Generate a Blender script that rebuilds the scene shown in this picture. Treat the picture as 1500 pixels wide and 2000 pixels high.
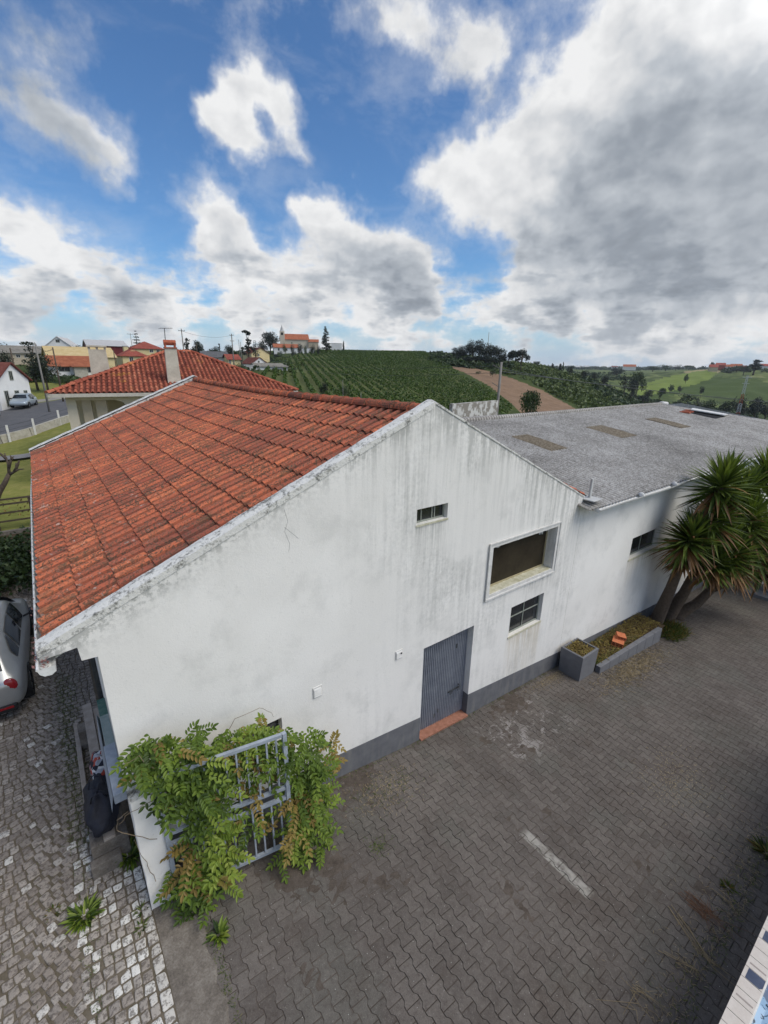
import bpy, bmesh, math, random
import numpy as np
from math import sin, cos, pi, radians, sqrt, exp
from mathutils import Vector, Matrix
for o in list(bpy.data.objects): bpy.data.objects.remove(o)
random.seed(7); rng = np.random.default_rng(7)
SC = bpy.context.scene; COL = SC.collection
# ------------------------------------------------------------------ camera
FP, PITCH, ROLL, YAW = 882.89, .3167227, .0160210, .6487394     # focal length in photo pixels (1500 wide), angles in radians
_f = Vector((sin(YAW)*cos(PITCH), cos(YAW)*cos(PITCH), -sin(PITCH)))
_r0 = Vector((cos(YAW), -sin(YAW), 0)); _u0 = _r0.cross(_f)
_r = _r0*cos(ROLL) + _u0*sin(ROLL); _u = _u0*cos(ROLL) - _r0*sin(ROLL)
cd = bpy.data.cameras.new('camera'); cam = bpy.data.objects.new('camera', cd); COL.objects.link(cam)
M3 = Matrix((_r, _u, -_f)).transposed(); cam.matrix_world = M3.to_4x4()
cd.sensor_fit = 'HORIZONTAL'; cd.sensor_width = 36; cd.lens = 36*FP/1500
cd.clip_start = .05; cd.clip_end = 20000; SC.camera = cam
SC.render.resolution_x = 768; SC.render.resolution_y = 1024
def ray(x, y): return _f + _r*((x-750)/FP) + _u*((1000-y)/FP)
def W(x, y, d): return ray(x, y)*d                 # world point seen at photo pixel x,y at depth d metres
def proj(p):
    z = p.dot(_f); return 750+FP*p.dot(_r)/z, 1000-FP*p.dot(_u)/z
# ------------------------------------------------------------------ light
SUN_EL, SUN_AZ = radians(52), radians(145)   # azimuth measured from +Y (away along the gutters) towards +X
SUNDIR = Vector((sin(SUN_AZ)*cos(SUN_EL), cos(SUN_AZ)*cos(SUN_EL), sin(SUN_EL)))
sl = bpy.data.lights.new('sun', 'SUN'); sl.energy = 2.45; sl.angle = radians(38); sl.color = (1, .93, .82)
so = bpy.data.objects.new('sun', sl); COL.objects.link(so)
so.rotation_euler = SUNDIR.to_track_quat('Z', 'Y').to_euler(); so.location = (20, -20, 60)
SC.view_settings.view_transform = 'Standard'; SC.view_settings.look = 'None'
SC.view_settings.exposure = 0; SC.view_settings.gamma = 1
# ------------------------------------------------------------------ node helpers
class NT:
    def __init__(s, tree): s.t = tree; s.n = tree.nodes; s.l = tree.links
    def node(s, typ, **kw):
        n = s.n.new(typ)
        for k, v in kw.items(): setattr(n, k, v)
        return n
    def put(s, sock, v):
        if v is None: return
        if hasattr(v, 'is_output') or isinstance(v, bpy.types.NodeSocket): s.l.new(v, sock)
        else:
            if isinstance(v, (tuple, list)) and len(v) == 3 and sock.type == 'RGBA': v = (*v, 1)
            sock.default_value = v
    def m(s, op, a, b=None, c=None, clamp=False):
        n = s.node('ShaderNodeMath', operation=op, use_clamp=clamp)
        for i, v in enumerate((a, b, c)): s.put(n.inputs[i], v)
        return n.outputs[0]
    def vm(s, op, a, b=None, out=0):
        n = s.node('ShaderNodeVectorMath', operation=op); s.put(n.inputs[0], a)
        if b is not None: s.put(n.inputs[3] if op == 'SCALE' else n.inputs[1], b)
        return n.outputs['Value'] if op in ('DOT_PRODUCT', 'LENGTH') else n.outputs[0]
    def noise(s, vec, scale=1, detail=4, rough=.55, dist=0, out=0):
        n = s.node('ShaderNodeTexNoise'); s.put(n.inputs['Vector'], vec); n.inputs['Scale'].default_value = scale
        n.inputs['Detail'].default_value = detail; n.inputs['Roughness'].default_value = rough; n.inputs['Distortion'].default_value = dist
        return n.outputs[out]
    def vor(s, vec, scale=1, feature='F1', out='Distance', rnd=1):
        n = s.node('ShaderNodeTexVoronoi', feature=feature); s.put(n.inputs['Vector'], vec); n.inputs['Scale'].default_value = scale
        n.inputs['Randomness'].default_value = rnd
        return n.outputs[out]
    def ramp(s, fac, stops, interp='LINEAR'):
        n = s.node('ShaderNodeValToRGB'); s.put(n.inputs[0], fac); e = n.color_ramp; e.interpolation = interp
        while len(e.elements) < len(stops): e.elements.new(1)
        for el, (p, c) in zip(e.elements, stops):
            el.position = p; el.color = (*c, 1) if isinstance(c, tuple) else (c, c, c, 1)
        return n.outputs[0]
    def mix(s, fac, a, b, blend='MIX'):
        n = s.node('ShaderNodeMix', data_type='RGBA', blend_type=blend)
        s.put(n.inputs[0], fac); s.put(n.inputs[6], a); s.put(n.inputs[7], b)
        return n.outputs[2]
    def step(s, v, a, b):
        n = s.node('ShaderNodeMapRange', interpolation_type='SMOOTHSTEP'); s.put(n.inputs[0], v)
        n.inputs[1].default_value = a; n.inputs[2].default_value = b
        return n.outputs[0]
    def scale(s, vec, sc):
        n = s.node('ShaderNodeMapping'); s.put(n.inputs[0], vec); n.inputs['Scale'].default_value = sc; return n.outputs[0]
    def pos(s): return s.node('ShaderNodeNewGeometry').outputs['Position']
    def obj(s): return s.node('ShaderNodeTexCoord').outputs['Object']
    def attr(s, name='rnd'): return s.node('ShaderNodeAttribute', attribute_name=name).outputs['Fac']
    def sep(s, v): n = s.node('ShaderNodeSeparateXYZ'); s.put(n.inputs[0], v); return n.outputs
    def comb(s, x, y, z):
        n = s.node('ShaderNodeCombineXYZ')
        for i, v in enumerate((x, y, z)): s.put(n.inputs[i], v)
        return n.outputs[0]
    def bump(s, h, strength=.5, dist=.02, normal=None):
        n = s.node('ShaderNodeBump'); n.inputs['Strength'].default_value = strength; n.inputs['Distance'].default_value = dist
        s.put(n.inputs['Height'], h); s.put(n.inputs['Normal'], normal); return n.outputs[0]
MATS = {}
def mat(name, fn=None, color=(.5, .5, .5), rough=.8, metal=0, **kw):
    if name in MATS: return MATS[name]
    m = bpy.data.materials.new(name); m.use_nodes = True; t = NT(m.node_tree)
    b = next(n for n in t.n if n.type == 'BSDF_PRINCIPLED')
    b.inputs['Base Color'].default_value = (*color, 1); b.inputs['Roughness'].default_value = rough; b.inputs['Metallic'].default_value = metal
    b.inputs['Specular IOR Level'].default_value = kw.get('spec', .3)
    if fn:
        r = fn(t, b)
        if r is not None: t.put(b.inputs['Base Color'], r)
    MATS[name] = m; return m
# ------------------------------------------------------------------ world: sky with broken cumulus
def build_world():
    w = bpy.data.worlds.new('World'); SC.world = w; w.use_nodes = True; t = NT(w.node_tree); t.n.clear()
    d = t.node('ShaderNodeTexCoord').outputs['Generated']
    d = t.vm('NORMALIZE', d)
    sky = t.node('ShaderNodeTexSky', sky_type='NISHITA', sun_disc=False)
    sky.sun_elevation = SUN_EL; sky.sun_rotation = SUN_AZ; sky.air_density = 1; sky.dust_density = .5; sky.ozone_density = 2.5; sky.altitude = 100
    X, Y, Z = t.sep(d)
    blue = t.vm('MULTIPLY', sky.outputs[0], (.072, .103, .130))
    zz = t.m('ADD', t.m('MAXIMUM', Z, 0), .10)
    P = t.comb(t.m('DIVIDE', X, zz), t.m('DIVIDE', Y, zz), 0)
    def blobs(lst):
        tot = None
        for (x, y, r, a) in lst:
            c = ray(x, y).normalized()
            dt = t.vm('DOT_PRODUCT', dw, tuple(c)); cr = cos(math.atan(r/FP*(1/(1+((x-750)**2+(y-1000)**2)/FP**2)**.5)))
            g = t.m('EXPONENT', t.m('MULTIPLY', t.m('SUBTRACT', 1, dt), -1.0/(1-cr)))
            g = t.m('MULTIPLY', g, a); tot = g if tot is None else t.m('ADD', tot, g)
        return tot
    warp = t.noise(d, 4.0, 5, .6, out=1); wv = t.vm('SUBTRACT', warp, (.5, .5, .5))
    dw = t.vm('NORMALIZE', t.vm('ADD', d, t.vm('SCALE', wv, .20)))
    def puff(vec, sc, det=2.6, ro=.55):      # rounded billows, several sizes on top of each other
        n = t.node('ShaderNodeTexVoronoi', feature='F1'); t.put(n.inputs['Vector'], vec); n.inputs['Scale'].default_value = sc
        n.inputs['Detail'].default_value = det; n.inputs['Roughness'].default_value = ro; n.inputs['Lacunarity'].default_value = 2.1; n.normalize = True
        return t.m('SUBTRACT', 1, t.m('MULTIPLY', n.outputs['Distance'], 1.6))
    dp = t.vm('ADD', t.scale(d, (1, 1, 1.35)), t.vm('SCALE', wv, .10))
    pf = puff(dp, 9.0); pf_l = puff(t.vm('ADD', dp, (.018, -.010, .024)), 9.0)
    cov = blobs([(1300,250,200,1.0),(1140,300,130,.8),(960,335,85,.8),(860,335,60,.7),(1450,90,150,.8),(1460,430,170,.9),(1180,150,110,.7),(1070,420,80,.6),(1250,440,110,.6),
                 (860,30,95,.62),(760,20,70,.5),(930,60,50,.5),(420,195,48,.8),(500,175,52,.8),(575,205,45,.75),(480,255,52,.7),(592,290,36,.6),(420,250,40,.5),
                 (425,455,46,.95),(480,492,42,.95),(430,385,55,.42),(600,412,36,.95),(655,462,48,.95),(725,492,58,.95),(795,525,52,.9),(700,556,70,.7),(830,565,40,.6),
                 (80,205,60,.46),(170,255,58,.46),(225,300,40,.45),(50,70,90,.45),(15,465,45,.7),(20,615,45,.8),(90,520,60,.45),(240,550,60,.45),(340,615,50,.6),(560,560,60,.5),
                 (1050,560,60,.7),(1150,552,60,.7),(1290,560,70,.8),(1240,600,70,.6),(980,590,50,.5),(1420,600,80,.5),(470,590,50,.5),(600,620,60,.4)])
    cov = t.m('MINIMUM', cov, 1.35); clear = blobs([(515,222,26,.7),(560,330,30,.5),(455,310,30,.4),(395,150,30,.4),(250,170,60,.3),(690,300,90,.35),(300,420,80,.35),(900,200,70,.3),(330,60,110,.3),(940,520,40,.3)])
    n1 = t.noise(P, 1.15, 8, .60, .3); n2 = t.noise(d, 9.0, 7, .62); n3 = t.noise(t.scale(d, (1, 1, 1.4)), 22.0, 6, .6)
    hz = t.step(Z, .30, .09)                      # towards the horizon the layers close up
    hn = t.m('ADD', t.m('MULTIPLY', t.noise(t.comb(X, Y, t.m('MULTIPLY', Z, 3.0)), 8.0, 7, .56), .72), t.m('MULTIPLY', puff(t.vm('ADD', t.comb(X, Y, t.m('MULTIPLY', Z, 2.0)), t.vm('SCALE', wv, .06)), 20.0, 2), .24))
    den = t.m('ADD', t.m('MULTIPLY', t.m('SUBTRACT', n2, .5), 1.75), t.m('MULTIPLY', t.m('SUBTRACT', pf, .45), .55))
    den = t.m('ADD', den, t.m('MULTIPLY', t.m('SUBTRACT', n3, .5), .30))
    den = t.m('ADD', den, t.m('SUBTRACT', cov, clear))
    den = t.m('ADD', den, t.m('MULTIPLY', hz, t.m('ADD', .50, t.m('MULTIPLY', t.m('SUBTRACT', hn, .50), 3.0))))
    # clouds all round, outside the photograph too
    back = t.step(t.vm('DOT_PRODUCT', d, tuple(Vector((_f.x, _f.y, .35)).normalized())), .75, .35)
    den = t.m('ADD', den, t.m('MULTIPLY', back, t.m('ADD', .25, t.m('MULTIPLY', t.m('SUBTRACT', n1, .5), 2.5))))
    a = t.m('ADD', t.m('MULTIPLY', t.step(den, .02, .62), .42), t.m('MULTIPLY', t.step(den, .38, .78), .58))
    wisp = t.m('MULTIPLY', t.step(t.noise(t.scale(d, (1, 1.2, 2.4)), 3.0, 9, .62, .6), .48, .78), .24)
    a = t.m('MAXIMUM', a, wisp)
    gray = blobs([(1330,400,150,.75),(1440,300,130,.5),(1180,400,90,.55),(1010,440,60,.45),(1480,520,110,.55),(1290,210,110,.15),(725,545,60,.42),(810,580,50,.45),(640,540,50,.2),(470,505,45,.3),
                  (60,80,150,.35),(130,290,80,.35),(60,620,50,.3),(240,560,70,.35),(1080,600,80,.35),(1280,610,80,.35),(600,620,50,.2),(880,90,80,.2)])
    sv = t.scale(d, (1, 1, 1.5)); lf = t.noise(sv, 5.0, 6, .55)
    rel = t.m('MULTIPLY', t.m('SUBTRACT', pf, pf_l), .7)
    sh = t.m('ADD', t.m('MULTIPLY', t.step(den, .6, 1.6), .10), t.m('MINIMUM', gray, .56))
    sh = t.m('ADD', sh, t.m('MULTIPLY', t.m('SUBTRACT', lf, .5), .42))
    sh = t.m('ADD', sh, t.m('MULTIPLY', hz, t.m('MULTIPLY', t.step(hn, .46, .62), .30)))
    sh = t.m('ADD', t.m('ADD', sh, t.m('MULTIPLY', t.m('SUBTRACT', n3, .5), .22)), rel)
    cc = t.ramp(sh, [(0, (.88, .885, .89)), (.2, (.74, .75, .765)), (.45, (.50, .535, .58)), (.75, (.32, .355, .405)), (1, (.26, .29, .33))])
    hazec = t.mix(t.step(Z, .10, .0), blue, (.50, .62, .74))
    cc = t.vm('SCALE', cc, t.m('ADD', 1, t.m('MULTIPLY', t.step(t.vm('DOT_PRODUCT', d, tuple(SUNDIR)), .35, .98), 1.3)))   # clouds round the sun brightened, as added fill light on the wall
    colr = t.mix(a, hazec, cc)
    colr = t.mix(t.step(Z, .0, -.03), colr, (.20, .23, .24))
    bg = t.node('ShaderNodeBackground'); t.put(bg.inputs[0], colr); bg.inputs[1].default_value = 1.0
    o = t.node('ShaderNodeOutputWorld'); t.l.new(bg.outputs[0], o.inputs[0])
    w.cycles.sampling_method = 'NONE'
build_world()
# ------------------------------------------------------------------ mesh helpers
WC = {}
def link(o, parent=None, label=None, cat=None, group=None, kind=None):
    COL.objects.link(o)
    if parent is not None:
        o.parent = parent
        if parent.name in WC: o.location = -WC[parent.name]
    if label: o['label'] = label
    if cat: o['category'] = cat
    if group: o['group'] = group
    if kind: o['kind'] = kind
    return o
def thing(name, label, cat, loc=(0, 0, 0), rz=0, group=None):
    o = bpy.data.objects.new(name, None); o.empty_display_size = .1; o.location = loc; o.rotation_euler = (0, 0, rz)
    return link(o, None, label, cat, group)
class MB:
    """collects vertices and faces (optionally one value per face), then makes one mesh object"""
    def __init__(s): s.v = []; s.f = []; s.r = []; s.mi = []
    def face(s, pts, r=.5, mi=0):
        n = len(s.v); s.v += [tuple(p) for p in pts]; s.f.append(tuple(range(n, n+len(pts)))); s.r.append(r); s.mi.append(mi)
    def add(s, V, F, r=.5, mi=0):
        n = len(s.v); s.v += [tuple(p) for p in V]
        for f in F: s.f.append(tuple(i+n for i in f)); s.r.append(r); s.mi.append(mi)
    def box(s, a, b, r=.5, mi=0, M=None, taper=0):
        x0, y0, z0 = a; x1, y1, z1 = b; t = taper
        V = [(x0, y0, z0), (x1, y0, z0), (x1, y1, z0), (x0, y1, z0), (x0+t, y0+t, z1), (x1-t, y0+t, z1), (x1-t, y1-t, z1), (x0+t, y1-t, z1)]
        if M is not None: V = [M @ Vector(v) for v in V]
        s.add(V, [(3, 2, 1, 0), (4, 5, 6, 7), (0, 1, 5, 4), (1, 2, 6, 5), (2, 3, 7, 6), (3, 0, 4, 7)], r, mi)
    def bar(s, p, q, w, h=None, r=.5, mi=0):
        p = Vector(p); q = Vector(q); h = h or w; d = (q-p).normalized()
        u = Vector((0, 0, 1)) if abs(d.z) < .95 else Vector((1, 0, 0)); a = d.cross(u).normalized()*w/2; b = a.cross(d).normalized()*h/2
        V = [p-a-b, p+a-b, p+a+b, p-a+b, q-a-b, q+a-b, q+a+b, q-a+b]
        s.add(V, [(0, 1, 2, 3), (7, 6, 5, 4), (1, 0, 4, 5), (2, 1, 5, 6), (3, 2, 6, 7), (0, 3, 7, 4)], r, mi)
    def tube(s, pts, rad, n=8, r=.5, mi=0, cap=True):
        pts = [Vector(p) for p in pts]; k = len(pts)
        if not hasattr(rad, '__len__'): rad = [rad]*k
        base = len(s.v); prev = None
        for i, p in enumerate(pts):
            d = (pts[min(i+1, k-1)]-pts[max(i-1, 0)])
            d = d.normalized() if d.length > 1e-9 else Vector((0, 0, 1))
            if prev is None:
                u = Vector((0, 0, 1)) if abs(d.z) < .9 else Vector((1, 0, 0)); a = d.cross(u).normalized()
            else:
                a = (prev - d*prev.dot(d)); a = a.normalized() if a.length > 1e-6 else d.orthogonal().normalized()
            prev = a; b = d.cross(a)
            for j in range(n):
                q = 2*pi*j/n; s.v.append(tuple(p+(a*cos(q)+b*sin(q))*rad[i]))
        for i in range(k-1):
            for j in range(n):
                s.f.append((base+i*n+j, base+i*n+(j+1) % n, base+(i+1)*n+(j+1) % n, base+(i+1)*n+j)); s.r.append(r); s.mi.append(mi)
        if cap:
            s.f.append(tuple(base+j for j in reversed(range(n)))); s.r.append(r); s.mi.append(mi)
            s.f.append(tuple(base+(k-1)*n+j for j in range(n))); s.r.append(r); s.mi.append(mi)
    def mesh(s, name, mats, smooth=False):
        m = bpy.data.meshes.new(name); m.from_pydata(s.v, [], s.f)
        for q in (mats if isinstance(mats, (list, tuple)) else [mats]): m.materials.append(q)
        if s.f:
            a = m.attributes.new('rnd', 'FLOAT', 'FACE'); a.data.foreach_set('value', np.array(s.r, dtype=np.float32))
            m.polygons.foreach_set('material_index', np.array(s.mi, dtype=np.int32))
            if smooth: m.polygons.foreach_set('use_smooth', [True]*len(s.f))
        m.update(); return m
    def build(s, name, mats, parent=None, smooth=False, **kw):
        return link(bpy.data.objects.new(name, s.mesh(name, mats, smooth)), parent, **kw)
def npmesh(name, V, F, m, rv=None, parent=None, smooth=False, **kw):
    me = bpy.data.meshes.new(name); V = np.asarray(V, np.float32); F = np.asarray(F, np.int32); k = F.shape[1]
    me.vertices.add(len(V)); me.vertices.foreach_set('co', V.ravel())
    me.loops.add(F.size); me.loops.foreach_set('vertex_index', F.ravel())
    me.polygons.add(len(F)); me.polygons.foreach_set('loop_start', np.arange(0, F.size, k, dtype=np.int32))
    me.materials.append(m)
    me.update(calc_edges=True)
    if rv is not None:
        a = me.attributes.new('rnd', 'FLOAT', 'FACE'); a.data.foreach_set('value', np.asarray(rv, np.float32))
    if smooth: me.polygons.foreach_set('use_smooth', np.ones(len(F), bool))
    if parent is False: return me
    return link(bpy.data.objects.new(name, me), parent, **kw)
def copy_tree(o, parent=None):
    c = o.copy(); COL.objects.link(c); c.parent = parent
    for ch in list(o.children): copy_tree(ch, c)
    return c
def bevel(o, w=.01, seg=2):
    b = o.modifiers.new('bevel', 'BEVEL'); b.width = w; b.segments = seg; b.limit_method = 'ANGLE'; return o
# ------------------------------------------------------------------ materials
ROOF_AP, ROOF_SL = (5.03, -.557), .4256
def m_render(t, b):        # white painted render, weathered below the coping and below the window sills
    p = t.pos(); X, Y, Z = t.sep(p)
    roof = t.m('SUBTRACT', ROOF_AP[1], t.m('MULTIPLY', t.m('ABSOLUTE', t.m('SUBTRACT', X, ROOF_AP[0])), .465))
    roof = t.m('MAXIMUM', roof, -3.1)
    dist = t.m('SUBTRACT', roof, Z)
    st = t.noise(t.scale(p, (9, 9, .55)), 1, 6, .65)
    st2 = t.noise(t.scale(p, (30, 30, 1.1)), 1, 4, .6)
    big = t.noise(p, .7, 4, .55)
    near = t.m('ADD', t.m('MULTIPLY', t.m('EXPONENT', t.m('MULTIPLY', dist, -5.5)), 1.3), t.m('MULTIPLY', t.m('EXPONENT', t.m('MULTIPLY', dist, -.8)), .55))
    strk = t.m('MULTIPLY', t.step(X, 2.6, 4.6), t.step(X, 10.6, 9.6)); sp1 = t.noise(p, 15, 6, .75)
    edge = t.m('MULTIPLY', t.m('EXPONENT', t.m('MULTIPLY', dist, -7.0)), t.step(t.m('ADD', sp1, t.m('MULTIPLY', t.m('SUBTRACT', st, .5), .5)), .40, .62))
    mask = t.m('MULTIPLY', t.m('MULTIPLY', near, strk), t.step(t.m('ADD', st, t.m('MULTIPLY', t.m('SUBTRACT', st2, .5), .6)), .38, .72))
    mask = t.m('ADD', mask, edge)
    mask = t.m('ADD', mask, t.m('MULTIPLY', t.step(t.m('ADD', t.m('MULTIPLY', st, t.m('ADD', .25, t.m('MULTIPLY', strk, .4))), t.m('MULTIPLY', sp1, .5)), .40, .75), t.m('MULTIPLY', t.step(big, .38, .64), .80)), clamp=True)
    def drip(x0, x1, z, ln):
        a = t.m('MULTIPLY', t.step(X, x0-.06, x0+.08), t.step(X, x1+.06, x1-.08))
        below = t.m('SUBTRACT', z, Z)
        g = t.m('MULTIPLY', t.step(below, -.02, .02), t.m('EXPONENT', t.m('MULTIPLY', t.m('MAXIMUM', below, 0), -1/ln)))
        return t.m('MULTIPLY', t.m('MULTIPLY', a, g), t.step(st2, .30, .62))
    patch = t.noise(t.vm('ADD', p, (4, 1, 2)), 1.4, 6, .62)
    d1 = drip(4.72, 5.5, -2.57, .45); d2 = drip(7.6, 8.9, -5.86, .9); d3 = drip(7.9, 9.1, -4.62, .35); d4 = drip(13.0, 15, -5.33, .5)
    dark = t.m('ADD', t.m('MULTIPLY', mask, .56), t.m('MULTIPLY', t.m('ADD', d1, d3), .45), clamp=True)
    dark = t.m('ADD', dark, t.m('MULTIPLY', t.step(patch, .50, .68), .16), clamp=True)
    sp = t.noise(p, 26, 3, .7); fine = t.noise(p, 60, 3, .6)
    base = t.mix(t.step(big, .3, .7), (.73, .712, .672), (.80, .782, .742))
    base = t.mix(t.m('MULTIPLY', t.step(sp, .58, .74), .30), base, (.40, .40, .38))
    c = t.mix(dark, base, (.24, .245, .225))
    c = t.mix(t.m('MULTIPLY', t.m('ADD', d2, d4), .6, clamp=True), c, (.44, .36, .22))
    low = t.m('MULTIPLY', t.step(Z, -5.6, -7.3), t.m('MULTIPLY', t.step(t.noise(p, 3.1, 5, .65), .5, .72), .3))
    c = t.mix(low, c, (.42, .41, .38))
    t.put(b.inputs['Normal'], t.bump(t.m('ADD', t.m('MULTIPLY', sp, .7), t.m('MULTIPLY', fine, .5)), .38, .010)); return c
def m_plinth(t, b):
    p = t.pos(); n = t.noise(p, 5, 5, .6); Z = t.sep(p)[2]
    t.put(b.inputs['Normal'], t.bump(t.noise(p, 50, 3, .6), .4, .01))
    return t.mix(t.m('MULTIPLY', t.step(t.noise(t.scale(p, (6, 6, 1)), 1, 5, .6), .45, .8), .6), t.ramp(n, [(.3, (.105, .108, .118)), (.7, (.150, .152, .160))]), (.22, .215, .20))
def m_coping(t, b):
    p = t.pos(); n = t.noise(p, 7, 6, .7); n2 = t.noise(p, 30, 5, .7)
    t.put(b.inputs['Normal'], t.bump(n2, .6, .02))
    c = t.ramp(t.m('ADD', t.m('MULTIPLY', n, .6), t.m('MULTIPLY', n2, .4)), [(.36, (.08, .08, .072)), (.43, (.32, .315, .29)), (.50, (.66, .65, .61))]); return c
def m_tile(t, b):
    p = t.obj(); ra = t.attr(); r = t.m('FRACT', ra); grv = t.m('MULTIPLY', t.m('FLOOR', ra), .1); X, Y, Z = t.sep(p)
    wn = t.node('ShaderNodeTexWhiteNoise', noise_dimensions='1D'); t.put(wn.inputs['W'], t.m('MULTIPLY', r, 91.7)); r2 = wn.outputs[0]
    big = t.noise(p, .55, 4, .6)
    tone = t.m('ADD', t.m('MULTIPLY', r, .55), t.m('MULTIPLY', t.m('SUBTRACT', big, .28), .95))
    c = t.ramp(tone, [(.05, (.18, .064, .050)), (.3, (.37, .102, .062)), (.55, (.54, .148, .075)), (.8, (.66, .195, .090)), (1, (.70, .29, .16))])
    fine = t.noise(p, 16, 6, .72); fine2 = t.noise(p, 55, 4, .7); med = t.noise(p, 3.3, 5, .65)
    c = t.mix(t.m('MULTIPLY', t.step(fine, .42, .62), .50), c, (.24, .125, .085))
    lich = t.step(t.m('ADD', t.noise(p, 38, 4, .6), t.m('ADD', t.m('MULTIPLY', t.m('SUBTRACT', med, .5), .45), t.m('MULTIPLY', t.m('SUBTRACT', fine, .5), .3))), .50, .57)
    lich = t.m('MULTIPLY', lich, t.m('ADD', .42, t.m('MULTIPLY', r2, .5)))
    c = t.mix(lich, c, t.mix(fine2, (.035, .030, .024), (.13, .105, .07)))
    wh = t.m('MULTIPLY', t.step(t.noise(t.vm('ADD', p, (7.3, 2.1, 4)), 9, 5, .7), .60, .68), t.step(t.m('ADD', t.m('MULTIPLY', X, -.25), t.m('MULTIPLY', t.noise(p, 1.1, 3), 1.1)), .02, .55))
    c = t.mix(t.m('MULTIPLY', wh, .8), c, (.50, .40, .34))
    mo = t.m('MULTIPLY', t.step(t.noise(t.vm('ADD', p, (1.3, 9.1, 4)), 2.1, 7, .74), .53, .68), .60)
    c = t.mix(mo, c, (.10, .085, .05))
    c = t.mix(t.m('MULTIPLY', grv, .80), c, (.030, .020, .016))  # channel dirt plus the shade between rolls, both painted into the colour
    t.put(b.inputs['Normal'], t.bump(fine, .5, .012)); return c
def m_tile2(t, b):
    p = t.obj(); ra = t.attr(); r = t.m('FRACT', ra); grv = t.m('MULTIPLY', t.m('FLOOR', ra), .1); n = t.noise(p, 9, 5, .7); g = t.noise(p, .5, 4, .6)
    c = t.ramp(t.m('ADD', t.m('MULTIPLY', r, .5), t.m('MULTIPLY', t.m('SUBTRACT', g, .25), .9)), [(.1, (.22, .055, .035)), (.5, (.40, .115, .065)), (.9, (.55, .21, .12))])
    c = t.mix(t.m('MULTIPLY', t.step(n, .5, .62), .55), c, (.10, .045, .035))
    c = t.mix(t.m('MULTIPLY', t.step(t.noise(p, .9, 4), .62, .7), .6), c, (.50, .24, .05)); return t.mix(t.m('MULTIPLY', grv, .75), c, (.06, .025, .02))  # grooves painted darker: dirt and the shade between rolls
def m_fiber(t, b):
    p = t.pos(); r = t.attr(); n = t.noise(p, 9, 7, .75); n2 = t.noise(p, 34, 6, .8); g = t.noise(p, .45, 4, .6)
    v = t.m('ADD', t.m('ADD', t.m('MULTIPLY', n, .4), t.m('MULTIPLY', n2, .55)), t.m('MULTIPLY', t.m('SUBTRACT', g, .5), .25))
    c = t.ramp(v, [(.34, (.12, .112, .10)), (.46, (.30, .285, .26)), (.56, (.50, .48, .445)), (.66, (.70, .68, .63))])
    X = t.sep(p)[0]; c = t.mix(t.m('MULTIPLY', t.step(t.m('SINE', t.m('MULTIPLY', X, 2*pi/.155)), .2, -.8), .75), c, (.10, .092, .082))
    t.put(b.inputs['Normal'], t.bump(n2, .8, .015)); return c
def m_fiber_sky(t, b):
    p = t.pos(); n = t.noise(p, 12, 5, .7)
    return t.ramp(n, [(.3, (.10, .078, .05)), (.7, (.32, .265, .185))])
def m_paver(t, b):
    p = t.pos(); r = t.attr(); n = t.noise(p, 5, 6, .7); f = t.noise(p, 70, 4, .75); g = t.noise(p, .55, 5, .62); g2 = t.noise(t.vm('ADD', p, (5, 3, 0)), 1.3, 6, .7)
    v = t.m('ADD', t.m('MULTIPLY', r, .15), t.m('ADD', t.m('MULTIPLY', n, .35), t.m('MULTIPLY', g, .45)))
    c = t.ramp(v, [(.20, (.062, .053, .046)), (.42, (.100, .087, .077)), (.65, (.150, .132, .117))])
    c = t.mix(t.m('MULTIPLY', t.step(t.noise(t.vm('ADD', p, (1, 8, 0)), .8, 3), .5, .62), .25), c, (.110, .115, .098))
    c = t.mix(t.m('MULTIPLY', t.step(g2, .52, .66), .40), c, (.078, .061, .050))
    m1 = t.noise(t.vm('ADD', p, (3, 3, 1)), 19, 6, .78)
    c = t.mix(t.m('MULTIPLY', t.step(m1, .52, .66), .55), c, (.060, .047, .040)); c = t.mix(t.m('MULTIPLY', t.step(m1, .46, .36), .30), c, (.20, .18, .16))
    c = t.mix(t.step(f, .60, .68), c, (.215, .20, .18)); c = t.mix(t.m('MULTIPLY', t.step(f, .42, .34), .6), c, (.035, .030, .027))
    spk = t.vor(p, 11, out='Distance'); c = t.mix(t.step(spk, .055, .04), c, (.42, .41, .38))
    X, Y, Z = t.sep(p)
    # pale cement wash spilled in front of the door, and a streak down the yard
    a = t.m('MULTIPLY', t.m('MULTIPLY', t.step(X, 5.8, 6.6), t.step(X, 8.8, 7.9)), t.m('MULTIPLY', t.step(Y, 3.5, 4.0), t.step(Y, 5.3, 4.8)))
    c = t.mix(t.m('MULTIPLY', t.m('MULTIPLY', a, t.step(t.noise(p, 2.6, 7, .72, 1.2), .52, .60)), .75), c, (.27, .25, .235))
    q = t.m('ADD', Y, 0)
    s1 = t.m('MULTIPLY', t.m('MULTIPLY', t.step(X, 5.08, 5.11), t.step(X, 5.29, 5.25)), t.m('MULTIPLY', t.step(Y, 1.68, 1.8), t.step(Y, 2.95, 2.8)))
    c = t.mix(t.m('MULTIPLY', s1, t.step(t.m('ADD', n, t.m('MULTIPLY', t.noise(p, 14, 4, .7), .5)), .52, .86)), c, (.30, .285, .255))
    t.put(b.inputs['Normal'], t.bump(t.m('ADD', f, n), .5, .006)); return c
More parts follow.
